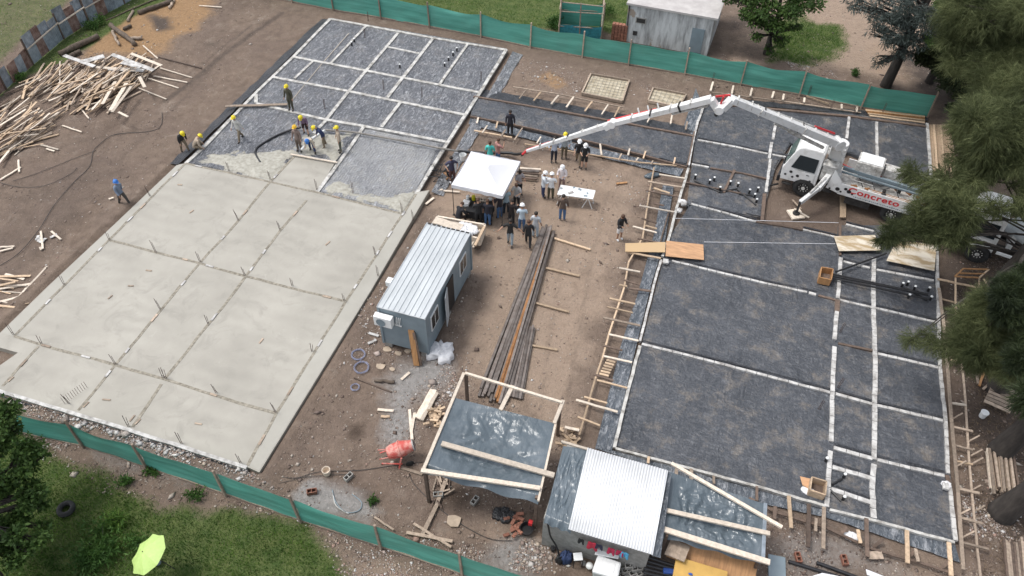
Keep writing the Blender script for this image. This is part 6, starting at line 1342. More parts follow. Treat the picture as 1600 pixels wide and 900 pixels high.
small('mixing_pan', (1213, 889), .02, lambda m, c: m.box(c+Vector((0, 0, .06)), (.62, .95, .1), Matrix.Rotation(.1, 3, 'Z')), 'grey', 'grey flat sheet on the ground at the bottom right of the tarp shelter', 'sheet')
for a_, b_, lb in (((1232, 877), (1345, 912), 'long black pipe at the bottom edge right of the grey sheet'), ((1276, 879), (1360, 910), 'second black pipe at the bottom edge, the upper one')): mb = MB(); mb.tube([G(*a_, .08), G(*b_, .08)], .07, 8); tag(mb.build('black_pipe', M['black']), lb, 'pipe')
quadbox('white_sheet', [(1355, 898), (1398, 912), (1396, 906), (1353, 889)], [.3]*4, .03, 'canvas', 'white sheet corner at the bottom edge of the photo', 'sheet')
quadbox('white_sheet', [(1262, 902), (1325, 915), (1310, 900), (1285, 895)], [.3]*4, .03, 'canvas', 'white curved cover peeking in at the bottom edge', 'cover')
# formwork boxes on the membrane
def fbox(corn, z, hgt, label, mat='wood'):
    P = [G(x, y, z) for x, y in corn]; c = sum(P, Vector())/4; t_ = thing('wooden_box', label, 'box', (c.x, c.y, z))
    for a, b in zip(P, P[1:]+P[:1]): mb = MB(); mb.bar(a-Vector((0, 0, hgt/2)), b-Vector((0, 0, hgt/2)), .05, hgt); mb.build('side_board', M[mat], t_)
    mb = MB(); mb.prism([tuple(c.lerp(p, .95))[:2] for p in P], z-hgt+.01, z-hgt+.04); mb.build('bottom', M['wooddark'], t_); return t_
fbox([(1281, 433), (1299, 437), (1302, 420), (1284, 417)], .65, .42, 'small open plywood box standing on the membrane where black pipes end', 'plyo')
fbox([(1266, 765), (1290, 773), (1292, 752), (1269, 745)], .6, .42, 'open wooden box with pipes near the lower end of the right foundation')
crumple('white_cloth', (1262, 768), .3, .2, .1, 'bagwhite', 'white cloth lying beside the lower open wooden box', 'cloth', 5, z=.15)
quadbox('loose_ply', [(1254, 758), (1267, 765), (1267, 748), (1250, 744)], [.3]*4, .02, 'ply', 'brown plywood offcut left of the lower open wooden box', 'plywood offcut')
# drain pipes on the bays
gd = 'black drain pipes lying over the upper right bays'
for a_, b_ in (((1300, 428), (1412, 452)), ((1300, 434), (1452, 468)), ((1300, 431), (1450, 461)), ((1306, 425), (1385, 396))): mb = MB(); mb.tube([G(*a_, .42), G(*G_b, .4) if 0 else G(*b_, .4)], .05, 8); tag(mb.build('drain_pipe', M['black']), 'long black drain pipe lying across the white strips from the small plywood box', 'pipe', gd)
gdp = 'short upright drain stubs with white caps'
STB = [(1085.5, 280),(1115, 284),(1124, 299),(1152, 293),(1183, 300),(1181, 318),(1170, 303),(1178, 310),(1140, 290),(1108, 288),(1416, 447),(1418, 467),(1449, 456),(1452, 470),(1408, 449),(1427, 454),(1289, 722),(1317, 747),(1316, 782),(550, 72),(554, 67),(714, 81),(708, 88),(701, 96),(695, 105),(625, 107)]
for x, y in STB:
    c = G(x, y, .13); t_ = thing('drain_stub', 'short black drain stub with a white cap standing up from the membrane', 'pipe stub', tuple(c), 0, gdp)
    mb = MB(); mb.tube([c, c+Vector((0, 0, .32))], .06, 10); mb.build('pipe', M['black'], t_); mb = MB(); mb.lathe([(.062, .3), (.062, .34), (.05, .35), (.001, .35)], c, 12); mb.build('cap', M['whiteplastic'], t_)
for a_, b_ in (((1085, 282), (1124, 300)), ((1124, 300), (1152, 295)), ((1152, 296), (1181, 320)), ((1408, 450), (1450, 460)), ((1300, 757), (1316, 748)), ((1297, 765), (1314, 783)), ((1416, 450), (1449, 470)), ((1155, 303), (1176, 306)), ((1203, 290), (1216, 287))):
    mb = MB(); mb.tube([G(*a_, .22), G(*b_, .22)], .05, 8); tag(mb.build('drain_elbow', M['black']), 'black drain branch lying on the membrane between the capped stubs', 'pipe', 'drain branches between the stubs')
# grey bag in the middle trench heap
crumple('dark_sack', (1018, 275), .5, .2, .15, 'tarp', 'crumpled blue-grey sack at the upper end of the central trench', 'sack', 4, rot=.5); crumple('dark_sack', (1026, 262), .18, .2, .12, 'tarp', 'small blue-grey sack scrap above the larger one at the central trench', 'sack', 7)
crumple('white_scrap', (1067, 316), .22, .16, .12, 'bagwhite', 'white scrap on the divider strip left of the central bays', 'scrap', 2, z=.25)
crumple('white_scrap', (1062, 329), .14, .12, .1, 'bagwhite', 'smaller white scrap on the divider strip left of the central bays', 'scrap', 3, z=.25); crumple('white_scrap', (1040, 410), .17, .12, .1, 'bagwhite', 'white scrap at the corner below the reddish plywood sheet', 'scrap', 4, z=.25)
crumple('white_scrap', (1478, 758), .2, .17, .12, 'bagwhite', 'white scrap on the right edge strip', 'scrap', 6, z=.2); crumple('white_scrap', (1330, 839), .28, .2, .14, 'bagwhite', 'white crumpled bag in the lower trench', 'scrap', 8)
# lime umbrella
um = G(232, 866, 1.7); t = thing('parasol', 'bright lime green parasol tilted over the grass at the lower left', 'parasol', (um.x, um.y, 0))
Ru = (-RGT*.42-FWD*.05+Vector((0, 0, .85))).normalized().to_track_quat('Z', 'Y').to_matrix(); mb = MB(); n = 8
def uf(u, v): a = 2*PI*u; seg_ = (u*n) % 1; sg = 1-.1*math.sin(PI*seg_)*v; r = .76*v*sg; return um+Ru @ Vector((r*math.cos(a), r*math.sin(a), .26*(1-v**1.6)-.03*math.sin(PI*seg_)*v))
mb.grid(uf, n*6, 8); cp = mb.build('canopy', M['lime'], t, solid=.006)
for k in range(n): mb = MB(); mb.tube([uf(k/n, v_)-Ru @ Vector((0, 0, .012)) for v_ in (.02, .5, 1)], .007, 5); mb.build('rib', M['grime'], cp)
mb = MB(); mb.tube([um+Ru @ Vector((0, 0, .3)), um-Ru @ Vector((0, 0, .35)), (um.x+.25, um.y+.3, 0)], .016, 8); mb.build('pole', M['grime'], t)
small('seated_bag', (247, 881), .0, lambda m, c: m.sph(c+Vector((0, 0, .2)), .18, 12, 8, 0, (1, .8, 1)), 'grey', 'grey bag in the grass under the lime parasol', 'bag')
# thin cables on the ground
def cable(pts, r0, label, mat='black', z=.03, grp=None): hose('cable', [G(x, y, z) for x, y in pts], r0*.7, mat, label, 'cable', grp, 6)
cable([(0, 415), (30, 395), (60, 360), (85, 320), (115, 285), (140, 260), (145, 238), (155, 226), (180, 210), (235, 205), (252, 195), (253, 175)], .022, 'dark cable winding over the earth left of the slab from the timber heap')
cable([(0, 285), (30, 292), (70, 290), (110, 272), (120, 262)], .018, 'thin dark cable loop on the earth near the lower timber heap'); cable([(20, 283), (60, 270), (110, 250), (150, 235)], .018, 'thin dark cable running beside the lower timber heap')
cable([(425, 742), (460, 747), (500, 737), (560, 735), (610, 728), (660, 722)], .02, 'dark cable stretched from the slab corner to the tarp shelter'); cable([(420, 760), (480, 745), (545, 741)], .015, 'thin dark cable near the pale round bucket')
cable([(640, 740), (650, 760), (700, 805), (760, 840), (800, 845)], .018, 'dark cable under the tarp shelter front'); cable([(519, 765), (525, 785), (540, 800), (560, 798), (565, 785), (550, 772)], .03, 'grey hose loop on the cement stained ground near the fence', 'grey')
cable([(520, 770), (525, 790), (545, 803)], .03, 'short pale hose piece on the cement stained ground near the fence', 'dirtywhite')
cable([(1462, 392), (1490, 384), (1530, 366), (1560, 355)], .04, 'bare dark branch in front of the mixer truck wheel', 'bark', 2.0)
for k, (x, y, r) in enumerate(((565, 575, .32), (560, 555, .3), (555, 606, .18))):
    c = G(x, y, .04); mb = MB(); Q = []
    for i in range(90): a = i*.42; rr_ = r*(1+.1*math.sin(i*.7+k)); Q.append(c+Vector((rr_*math.cos(a), rr_*math.sin(a), .02+.012*(i % 7))))
    mb.tube(Q, .008, 5); tag(mb.build('cable_coil', simple('blue_grey_cable', (.25, .27, .38), .5)), ['coil of thin blue-grey cable on the earth, the clearest of three', 'tangled coil of blue-grey cable above the clearest one', 'smallest coil of blue-grey cable'][k], 'cable coil')
for k, (a_, b_) in enumerate((((553, 590), (612, 613)),)): pxboard('dark_bar', ID, a_, b_, .06, .05, .05, 'wooddark', 'thin dark bar on the earth between the cable coils and the container', 'bar')
log(ID, (586, 595), (615, 597), .08, 'short dark split log near the blue-grey cable coils')
for p, q_, mt, lb in (((627, 593), (640, 582), 'woodpale', 'short pale offcut right of the container end'), ((590, 640), (615, 642), 'woodpale', 'pale offcut pair, upper one, below the dark split log'), ((595, 651), (609, 651), 'wood', 'pale offcut pair, lower one, below the dark split log'), ((576, 520), (592, 525), 'foil', 'white slat near the air conditioner'), ((575, 537), (588, 531), 'foil', 'lower white slat near the air conditioner'), ((640, 640), (644, 690), 'woodpale', 'tall thin pale lath left of the tarp shelter'), ((648, 645), (643, 672), 'woodpale', 'second thin pale lath crossing the tall one'), ((625, 730), (660, 741), 'woodold', 'grey lath sticking out left of the tarp shelter front'), ((1118-400, 300), (693, 298), 'woodpale', 'pale offcut left of the tent front leg'), ((665, 319), (678, 309), 'woodpale', 'short pale offcut right of the slab end strip'), ((681, 298), (692, 296), 'woodpale', 'tiny pale lath below the wire tangle left of the tent'), ((963, 287), (980, 285), 'plyo', 'orange-brown offcut in the open yard right of the white table')):
    pxboard('wood_offcut', ID, p, q_, .12, .05, .06, mt, lb, 'offcut')
for a_, b_ in (((655, 655), (680, 610)), ((659, 657), (683, 614)), ((651, 653), (675, 609))): pxboard('stacked_plank', ID, a_, b_, .16, .1, .12, 'woodpale', 'pale plank in the pair lying left of the tarp shelter', 'plank', 'planks lying left of the tarp shelter')
for k in range(46):
    cx, cy = (678, 650) if k < 26 else (885, 684); c = G(cx+random.uniform(-9, 9)+(k % 5), cy+random.uniform(-14, 16), .06+.05*(k % 4)); board('firewood_piece', c, c+Vector((random.uniform(-1, 1), random.uniform(-1, 1), random.uniform(-.2, .2))).normalized()*random.uniform(.2, .4), .1, .07, 'wood', 'split firewood piece in the small heap left of the tarp shelter' if k < 26 else 'split firewood piece in the heap between the two tarpaulins', 'firewood', 'firewood left of the tarp shelter' if k < 26 else 'firewood between the tarpaulins')
for a_, b_, w_ in (((660, 835), (682, 790), .16), ((646, 818), (705, 855), .1), ((635, 832), (707, 846), .12), ((585, 808), (615, 828), .07), ((682, 790), (696, 752), .15)): pxboard('old_plank', ID, a_, b_, w_, .06, .1, 'woodold', 'old grey plank lying on the dirt between the lower fence and the tarp shelter', 'plank', 'old planks by the lower fence')
# flat plates near container / debris slabs
for p, s_ in (((605, 546), .45), ((622, 552), .4), ((638, 548), .35), ((595, 573), .5), ((612, 577), .3), ((710, 815), .7)):
    c = G(*p, .05); mb = MB(); nn = 7; mb.prism([(c.x+s_/2*math.cos(2*PI*i/nn)*random.uniform(.6, 1.1), c.y+s_/2*math.sin(2*PI*i/nn)*random.uniform(.5, 1)) for i in range(nn)], .01, .07); tag(mb.build('flat_slab', simple('tan_slab', (.4, .32, .24), .9, .2, 4)), 'flat tan slab piece lying on the earth near the container or shelter', 'slab piece', 'flat tan slab pieces')
# ------------------------------------------------------------------ buildings beyond the fence
a = G(975, 64); b = G(1104, 88); d = (b-a).normalized(); n_ = Vector((-d.y, d.x, 0)); L = (b-a).length; dep = 5.5
hs_ = thing('small_house', 'small stained white plaster building with a flat pale roof behind the green fence', 'house', ((a+b)/2+n_*dep/2)[:])
mb = MB(); mb.hexa([a, b, b+n_*dep, a+n_*dep]+[p+Vector((0, 0, 2.75)) for p in (a, b, b+n_*dep, a+n_*dep)]); wl = mb.build('wall', M['plaster'], hs_)
aa = a-d*.12-n_*.15; bb = b+d*.25-n_*.15; cc_ = bb+n_*(dep+.3); dd = aa+n_*(dep+.3); Zt = Vector((0, 0, 2.76)); mb = MB(); mb.hexa([p+Zt for p in (aa, bb, cc_, dd)]+[p+Zt+Vector((0, 0, .14)) for p in (aa, bb, cc_, dd)])
mb.build('roof', simple('pale_roof', (.42, .39, .38), .8, .12, 1.5, c2=(.5, .48, .46)), hs_)
def onwall(u, z, w_, h_, mat, nm, par, off=.02): c = a+d*(L*u)-n_*off; mb = MB(); mb.box(c+Vector((0, 0, z)), (w_, .06, h_), Matrix((d, n_, Vector((0, 0, 1)))).transposed()); return mb.build(nm, M[mat], par)
w1 = onwall(.17, 1.75, .75, .42, 'block', 'window', hs_); onwall(.17, 1.75, .6, .3, 'grime', 'pane', w1, .04)
onwall(.12, .75, .3, .3, 'grime', 'meter_box', hs_); dr = onwall(.85, .95, .85, 1.9, 'grey', 'door', hs_, .04); onwall(.85, .05, .9, .2, 'black', 'threshold', hs_, .05)
mb = MB(); p_ = a+d*.1-n_*.05; mb.tube([p_+Vector((0, 0, .2)), p_+Vector((0, 0, 2.7))], .03, 6); mb.build('downpipe', M['grime'], hs_)
# netted wooden frame
a = G(872, 62); b = G(938, 66); d = (b-a).normalized(); n_ = Vector((-d.y, d.x, 0)); L = (b-a).length
nf = thing('netted_frame', 'rough pole frame wrapped in teal netting behind the green fence', 'pen', ((a+b)/2+n_)[:])
for u, v in ((0, 0), (1, 0), (1, 1), (0, 1), (.5, 0)): p_ = a+d*L*u+n_*2.2*v; mb = MB(); mb.tube([p_, p_+Vector((random.uniform(-.1, .1), 0, 3.0+random.uniform(-.3, .2)))], .05, 7); mb.build('pole', M['woodold'], nf)
for z in (1.1, 2.2, 2.8):
    for (p_, q_) in ((a, b), (a+n_*2.2, b+n_*2.2), (a, a+n_*2.2), (b, b+n_*2.2)): mb = MB(); mb.tube([p_+Vector((0, 0, z+random.uniform(-.15, .15))), q_+Vector((0, 0, z+random.uniform(-.15, .15)))], .035, 6); mb.build('cross_pole', M['woodold'], nf)
for (p_, q_, mt) in ((a, b, 'netblue'), (b, b+n_*2.2, 'cloth'), (a+n_*2.2, b+n_*2.2, 'cloth'), (a, a+n_*2.2, 'cloth')): mb = MB(); mb.grid(lambda u, v: p_.lerp(q_, u)+Vector((0, .06*math.sin(u*9+v*3), (1.15 if mt == 'netblue' else 1.7)*v+.05*math.sin(u*7)*v)), 12, 6); mb.build('netting', M[mt], nf, smooth=True)
# brick stack
for k in range(30):
    i = k % 5; j = k//5; c = G(957, 60)+Vector((.23*i, 0, .1+.2*j)); 
    mb = MB(); mb.box(c, (.2, .34, .18)); tag(mb.build('clay_block', M['brick'], bevel=.01), 'orange clay block in the stack between the netted frame and the white house', 'brick', 'clay blocks stacked beside the white house')
# ------------------------------------------------------------------ vegetation
def rnd_dirs(n, rng): v = rng.normal(size=(n, 3)); return v/np.linalg.norm(v, axis=1, keepdims=True)
def ortho(d, rng): r = rnd_dirs(len(d), rng); u = np.cross(d, r); return u/(np.linalg.norm(u, axis=1, keepdims=True)+1e-9)
def cards(c, d, L, W, rng, bend=.15):
    """diamond leaves: centre start c, direction d, length L, width W"""
    s = ortho(d, rng); L = L[:, None]; W = W[:, None]; n = len(c)
    up = np.cross(d, s)*L*bend*rng.uniform(-1, 1, (n, 1))
    V = np.stack([c, c+d*L*.45+s*W*.5+up, c+d*L, c+d*L*.45-s*W*.5+up], 1).reshape(-1, 3); return V, np.arange(4*n).reshape(n, 4)
def needles(c, d, L, W, rng):
    s = ortho(d, rng); n = len(c); V = np.stack([c-s*W[:, None]/2, c+s*W[:, None]/2, c+d*L[:, None]], 1).reshape(-1, 3); return V, np.arange(3*n).reshape(n, 3)
def clump_points(clumps, n, rng, shell=.55):
    out = []; nor = []
    vol = np.array([r[0]*r[1]*r[2] for _, r in clumps])**.75; k = np.maximum(8, (n*vol/vol.sum()).astype(int))
    for (c, r), m in zip(clumps, k):
        u = rnd_dirs(m, rng); rad_ = (shell+(1-shell)*rng.random(m))[:, None]; f = 1+.35*np.sin(u[:, :1]*7+c[0])*np.cos(u[:, 1:2]*6+c[1])
        out.append(np.array(c)+u*rad_*f*np.array(r)); nor.append(u)
    return np.concatenate(out), np.concatenate(nor)
def crown(name, clumps, n, L, W, mat, parent, seed, mode='leaf', per=7, droop=.25, shell=.45):
    rng = np.random.default_rng(seed); P, N_ = clump_points(clumps, n, rng, shell)
    if mode == 'leaf':
        d = N_*.5+rnd_dirs(len(P), rng)*.8; d[:, 2] -= droop; d /= np.linalg.norm(d, axis=1, keepdims=True); V, F = cards(P, d, rng.uniform(L*.6, L*1.3, len(P)), rng.uniform(W*.7, W*1.3, len(P)), rng)
    else:
        d0 = N_*.8+rnd_dirs(len(P), rng)*.5; d0[:, 2] -= droop; d0 /= np.linalg.norm(d0, axis=1, keepdims=True); Pr = np.repeat(P, per, 0); t = rng.random(len(Pr))[:, None]*L*.9
        D0 = np.repeat(d0, per, 0); base = Pr+D0*t; d = D0+rnd_dirs(len(Pr), rng)*.7; d[:, 2] -= droop*.6; d /= np.linalg.norm(d, axis=1, keepdims=True)
        V, F = needles(base, d, rng.uniform(L*.5, L*1.1, len(Pr)), rng.uniform(W*.7, W*1.3, len(Pr)), rng)
        s = ortho(d0, rng)  # the little twig of each spray
        tw = np.stack([P-s*.008, P+s*.008, P+d0*L*1.2], 1).reshape(-1, 3); F = np.concatenate([F, np.arange(len(V), len(V)+len(tw)).reshape(-1, 3)]); V = np.concatenate([V, tw])
    loc = ORG[parent.name] if parent is not None else V.mean(0)
    o = npmesh(name, V, F, M[mat], tuple(loc))
    if parent is not None: o.parent = parent; o.location = (0, 0, 0); ORG[o.name] = loc
    return o
def limb(mb, a, b, r0, r1, seed, wob=.25, n=7):
    a = Vector(a); b = Vector(b); L = (b-a).length; P = []
    for i in range(n+1):
        u = i/n; p = a.lerp(b, u); k = math.sin(PI*u)*wob*L*.25; P.append(p+Vector((mnoise.noise(Vector((u*3, seed, 0))), mnoise.noise(Vector((u*3, seed, 5))), mnoise.noise(Vector((u*3, seed, 9)))*.4+.2))*k)
    mb.tube(P, [r0+(r1-r0)*(i/n)**.8 for i in range(n+1)], 9); return P
def tree(name, label, base, h, r, clumps, n, L, W, mat, seed, mode='leaf', per=7, lean=(0, 0), droop=.25, shell=.45, group=None, flare=1.25, limbs=True, hold=None):
    b = Vector(base); t = thing(name, label, 'tree', (b.x, b.y, 0), 0, group); top = b+Vector((lean[0], lean[1], h))
    mb = MB(); pts = [b-Vector((0, 0, .3)), b+Vector((0, 0, .3))]+[b.lerp(top, u)+Vector((.12*math.sin(u*7+seed), .12*math.cos(u*6+seed), 0)) for u in (.2, .4, .6, .8, 1)]
    mb.tube(pts, [r*flare, r*1.12, r*.95, r*.85, r*.72, r*.6, r*.4], 12); mb.build('trunk', M['bark'], t, smooth=True)
    if limbs:
        rr_ = random.Random(seed)
        for i, (c, rd) in enumerate(clumps):
            if mode == 'needle' and i % 11: continue
            c = Vector(c); hz_ = max(.25, min(.95, (c.z-.8)/h-.12+(rr_.uniform(-.25, .3) if mode == 'needle' else 0))); st_ = b.lerp(top, hz_); mb = MB(); P = limb(mb, st_, c, r*.32 if mode != 'needle' else r*.14, .015, i+seed)
            for k in range(3 if mode != 'needle' else 1):
                q = P[3+k]; e = c+Vector((rr_.uniform(-1, 1)*rd[0]*.7, rr_.uniform(-1, 1)*rd[1]*.7, rr_.uniform(-.6, .5)*rd[2])); limb(mb, q, e, .05, .012, i*3+k+seed, n=5)
            mb.build('limb', M['bark'], t, smooth=True)
    crown('crown', clumps, n, L, W, mat, t, seed, mode, per, droop, shell); return t
def CL(px, z, r): c = G(px[0], px[1], z); return ((c.x, c.y, c.z), r)
rr = random.Random(9)
def cl_many(items, sub=5, k=.62):
    out = []
    for px, z, r in items:
        c = G(px[0], px[1], z)
        for i in range(sub):
            v = Vector((rr.uniform(-1, 1), rr.uniform(-1, 1), rr.uniform(-.7, .7)))*r; s_ = r*rr.uniform(k*.6, k*1.1); out.append(((c.x+v.x, c.y+v.y, c.z+v.z*.7), (s_, s_, s_*.6)))
    return out
# casuarinas along the right edge (trunks stand where the photo shows their feet)
tree('casuarina_tree', 'tall feathery olive green tree whose branches hang over the pump truck, in the upper right', G(1575, 470), 11, .42, cl_many([((1500, 365), 4.8, .35), ((1400, 360), 4.6, .22), ((1385, 372), 4.5, .15), ((1462, 335), 5.0, .65), ((1490, 300), 6, .8), ((1535, 245), 6.5, .8), ((1580, 245), 7, 1.1), ((1428, 356), 4.6, .42), ((1465, 362), 4.6, .45), ((1495, 335), 5.5, .6), ((1425, 268), 5.6, .28), ((1455, 290), 5.6, .4), ((1560, 205), 8, 1.1), ((1535, 200), 7.5, .75), ((1560, 240), 6.8, .7), ((1600, 320), 6.2, .35), ((1555, 320), 5.8, .3)], 14, .6), 10500, .45, .02, 'casu', 21, 'needle', 14, (1.2, .5), .3, flare=1.5)
tree('casuarina_tree', 'tall feathery tree filling the top right corner above the green fence end', G(1590, 330), 13, .45, cl_many([((1565, 60), 9, 1.4), ((1520, 35), 9, 1.0), ((1600, 110), 8.5, 1.3), ((1550, 110), 8, 1.0), ((1500, 60), 8.5, .6), ((1585, 160), 8, 1.1), ((1620, 20), 10, 1.8), ((1530, 160), 7.2, .6), ((1500, 100), 7.5, .5), ((1490, 55), 8, .55), ((1510, 0), 9.5, .9), ((1545, 10), 10, 1.4)], 14, .6), 15000, .5, .014, 'casu', 22, 'needle', 14, (1, 1.5), .3)
tree('casuarina_tree', 'feathery tree with a thick dark trunk and sparse lower branches at the right middle', G(1536, 484), 9, .4, cl_many([((1540, 530), 4.5, .75), ((1570, 500), 5, .8), ((1500, 530), 4.2, .4), ((1585, 555), 4.6, .6), ((1530, 560), 4, .45), ((1460, 530), 3.8, .28), ((1425, 528), 3.6, .2), ((1595, 455), 6, .55), ((1560, 470), 5.5, .5), ((1520, 500), 4.6, .5), ((1550, 555), 4.3, .6), ((1490, 545), 4, .3), ((1600, 480), 6, .5)], 9, .5), 7500, .42, .014, 'casu', 23, 'needle', 12, (.3, 0), .35)
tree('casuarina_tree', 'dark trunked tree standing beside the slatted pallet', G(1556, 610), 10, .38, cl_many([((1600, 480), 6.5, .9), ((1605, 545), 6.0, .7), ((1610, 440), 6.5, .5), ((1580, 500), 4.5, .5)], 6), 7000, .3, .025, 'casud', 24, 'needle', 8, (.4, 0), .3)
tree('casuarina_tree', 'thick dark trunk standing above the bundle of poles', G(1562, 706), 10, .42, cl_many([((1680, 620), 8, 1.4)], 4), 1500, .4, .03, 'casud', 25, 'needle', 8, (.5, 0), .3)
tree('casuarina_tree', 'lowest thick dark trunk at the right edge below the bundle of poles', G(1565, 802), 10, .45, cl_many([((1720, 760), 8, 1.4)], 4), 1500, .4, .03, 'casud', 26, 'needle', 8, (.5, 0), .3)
tree('eucalyptus_tree', 'blue-grey leaved tree with a thick trunk just behind the green fence at upper right', G(1384, 134), 8.5, .33, cl_many([((1400, 60), 5, .6), ((1380, 95), 3.6, .4), ((1390, 20), 6, .9), ((1420, 50), 5.5, .8), ((1370, 45), 4.8, .55), ((1440, 15), 7, 1.1), ((1410, 85), 4.2, .5), ((1350, 10), 6, .7), ((1395, -30), 7, 1.3)], 9, .75), 9500, .26, .05, 'euca', 27, 'leaf', 1, (.6, .6), .8)
tree('eucalyptus_tree', 'leaning pale trunked tree in the shade behind the right end of the green fence', G(1452, 128), 9, .25, cl_many([((1500, 10), 7.5, 1.2), ((1470, 70), 5.5, .7)], 5), 2500, .25, .06, 'leaf', 28, 'leaf', 1, (1.7, 2.2), .4)
tree('shade_tree', 'dark dense tree filling the shade in the top right corner', G(1560, 170), 8, .3, cl_many([((1530, 70), 4.5, 1.3), ((1580, 130), 4, 1.3), ((1500, 15), 5, 1.2), ((1480, 40), 5, .8), ((1600, 60), 5, 1.5), ((1560, 190), 4, 1.0), ((1590, 230), 4, 1.0), ((1500, 130), 3, .9)], 7, .7), 20000, .22, .1, 'casud', 33, 'leaf', 1, (0, 0), .2)  # dark backing foliage, the corner's shade put into its leaf colour
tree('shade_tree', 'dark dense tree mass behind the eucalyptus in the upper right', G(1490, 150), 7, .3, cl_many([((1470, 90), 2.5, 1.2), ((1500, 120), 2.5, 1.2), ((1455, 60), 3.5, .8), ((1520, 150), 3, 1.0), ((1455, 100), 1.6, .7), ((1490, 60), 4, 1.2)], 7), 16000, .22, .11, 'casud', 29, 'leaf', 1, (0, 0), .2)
tree('broadleaf_tree', 'green broadleaf tree with drooping leaves at the top edge right of the white house', G(1196, 84), 5.5, .16, cl_many([((1185, 10), 4, .8), ((1230, 15), 4, .8), ((1215, 40), 3, .55), ((1165, 25), 3.2, .5), ((1260, 0), 4.2, .8), ((1150, -10), 4, .8), ((1200, -25), 5, 1.2), ((1185, 55), 2.3, .35), ((1245, 40), 2.8, .35), ((1222, 62), 1.8, .4), ((1205, 78), .9, .35), ((1180, 30), 3, .6)], 6, .8), 9000, .2, .11, 'leaf', 30, 'leaf', 1, (.1, .3), .5, group=None)
tree('broadleaf_tree', 'dark green leafy tree at the lower left corner overhanging the grass', G(-25, 840), 5.5, .25, cl_many([((10, 720), 3.5, .8), ((40, 770), 3.0, .6), ((-20, 660), 4.2, .9), ((30, 830), 2.6, .7), ((0, 880), 2.4, .8), ((15, 660), 3.6, .5), ((-60, 760), 4, 1.3), ((55, 720), 2.8, .35), ((60, 800), 2.2, .4)], 5), 15000, .17, .1, 'leaf', 31, 'leaf', 1, (0, 0), .25, shell=.3)
# low plants
def plant(name, label, px, r, h, n, mat, seed, L=.14, W=.06, cat='plant'):
    c = G(*px); t = thing(name, label, cat, (c.x, c.y, 0)); mb = MB()
    for k in range(4): e = c+Vector((rr.uniform(-r, r)*.5, rr.uniform(-r, r)*.5, h*.7)); limb(mb, c, e, .02, .008, k+seed, n=4)
    mb.build('stem', M['bark'], t); cls = [((c.x+rr.uniform(-r, r)*.6, c.y+rr.uniform(-r, r)*.6, h*rr.uniform(.3, .8)), (r*.55, r*.55, h*.4)) for _ in range(6)]
    crown('foliage', cls, n, L, W, mat, t, seed, 'leaf', shell=.1)
for a_ in (('leafy_bush', 'green bush against the sheet fence right of its grey panels', (152, 42), .8, .8, 900, 'weed', 41), ('leafy_bush', 'small green bush at the foot of the sheet fence lower end', (28, 125), .5, .5, 400, 'weed', 42), ('leafy_bush', 'tall weed bush at the bottom edge left of the lime parasol', (165, 860), 1.3, .9, 1800, 'weed', 43, .2, .05), ('leafy_bush', 'spiky weed tuft above the lime parasol', (185, 815), .5, .5, 350, 'grass', 44, .35, .03),
           ('leafy_bush', 'small weed by the fence post at left, below the slab corner', (240, 738), .35, .3, 200, 'weed', 45), ('leafy_bush', 'weed in the bare strip below the second fence panel', (198, 752), .4, .35, 250, 'weed', 46), ('leafy_bush', 'leafy weed left of the lime parasol top', (215, 850), .5, .4, 350, 'weed', 47), ('leafy_bush', 'small green weed inside the lower fence by the hose loop', (581, 785), .25, .2, 120, 'weed', 48),
           ('leafy_bush', 'tiny round bush behind the green fence in front of the eucalyptus', (1333, 117), .4, .5, 350, 'weed', 49), ('leafy_bush', 'dense bush between the grass and the netted frame at the top', (862, 40), .9, .8, 900, 'weed', 50), ('leafy_bush', 'bush right of the netted frame at the top edge', (945, 25), .9, .9, 900, 'weed', 51), ('leafy_bush', 'weed patch on the fence line near the pale scrap', (310, 770), .5, .3, 250, 'weed', 52),
           ('leafy_bush', 'green bush on the fence side of the tree at lower left', (45, 700), .7, .6, 700, 'weed', 53)): plant(*a_)
# grass, rubble: uncountable ground cover
def scatter_pts(n, px_poly, rng):
    P = np.array([tuple(G(x, y))[:2] for x, y in px_poly]); lo = P.min(0); hi = P.max(0); Q = rng.uniform(lo, hi, (n, 2)); return Q[sdist(Q, P) > 0]
def gz(Q): return height(Q)
rng = np.random.default_rng(5)
Q = np.concatenate([scatter_pts(150000, [(-120, 560), (0, 600), (60, 680), (250, 770), (480, 815), (620, 930), (620, 1000), (-250, 1000)], rng), scatter_pts(30000, [(-60, -40), (-60, 160), (40, 110), (240, 30), (260, -40)], rng), scatter_pts(70000, [(380, -60), (380, -30), (600, 14), (900, 70), (1000, 60), (1000, -60)], rng), scatter_pts(24000, [(1195, 20), (1195, 105), (1340, 105), (1350, 30)], rng)])
g = zone('grass', Q); keep = rng.random(len(Q)) < np.clip(g*1.25-.2, 0, 1)*(.45+.8*fbm(Q, 1.2, 61)); Q = Q[keep]; hgt = rng.uniform(.05, .17, len(Q))*(.6+1.0*fbm(Q, 2.0, 66))
d = rnd_dirs(len(Q), rng)*.6; d[:, 2] = 1; d /= np.linalg.norm(d, axis=1, keepdims=True)
V, F = needles(np.concatenate([Q, (gz(Q)-.01)[:, None]], 1), d, hgt, rng.uniform(.018, .04, len(Q)), rng); tag(npmesh('grass', V, F, M['grass']), 'green grass growing beyond both green fences', 'grass', kind='stuff')
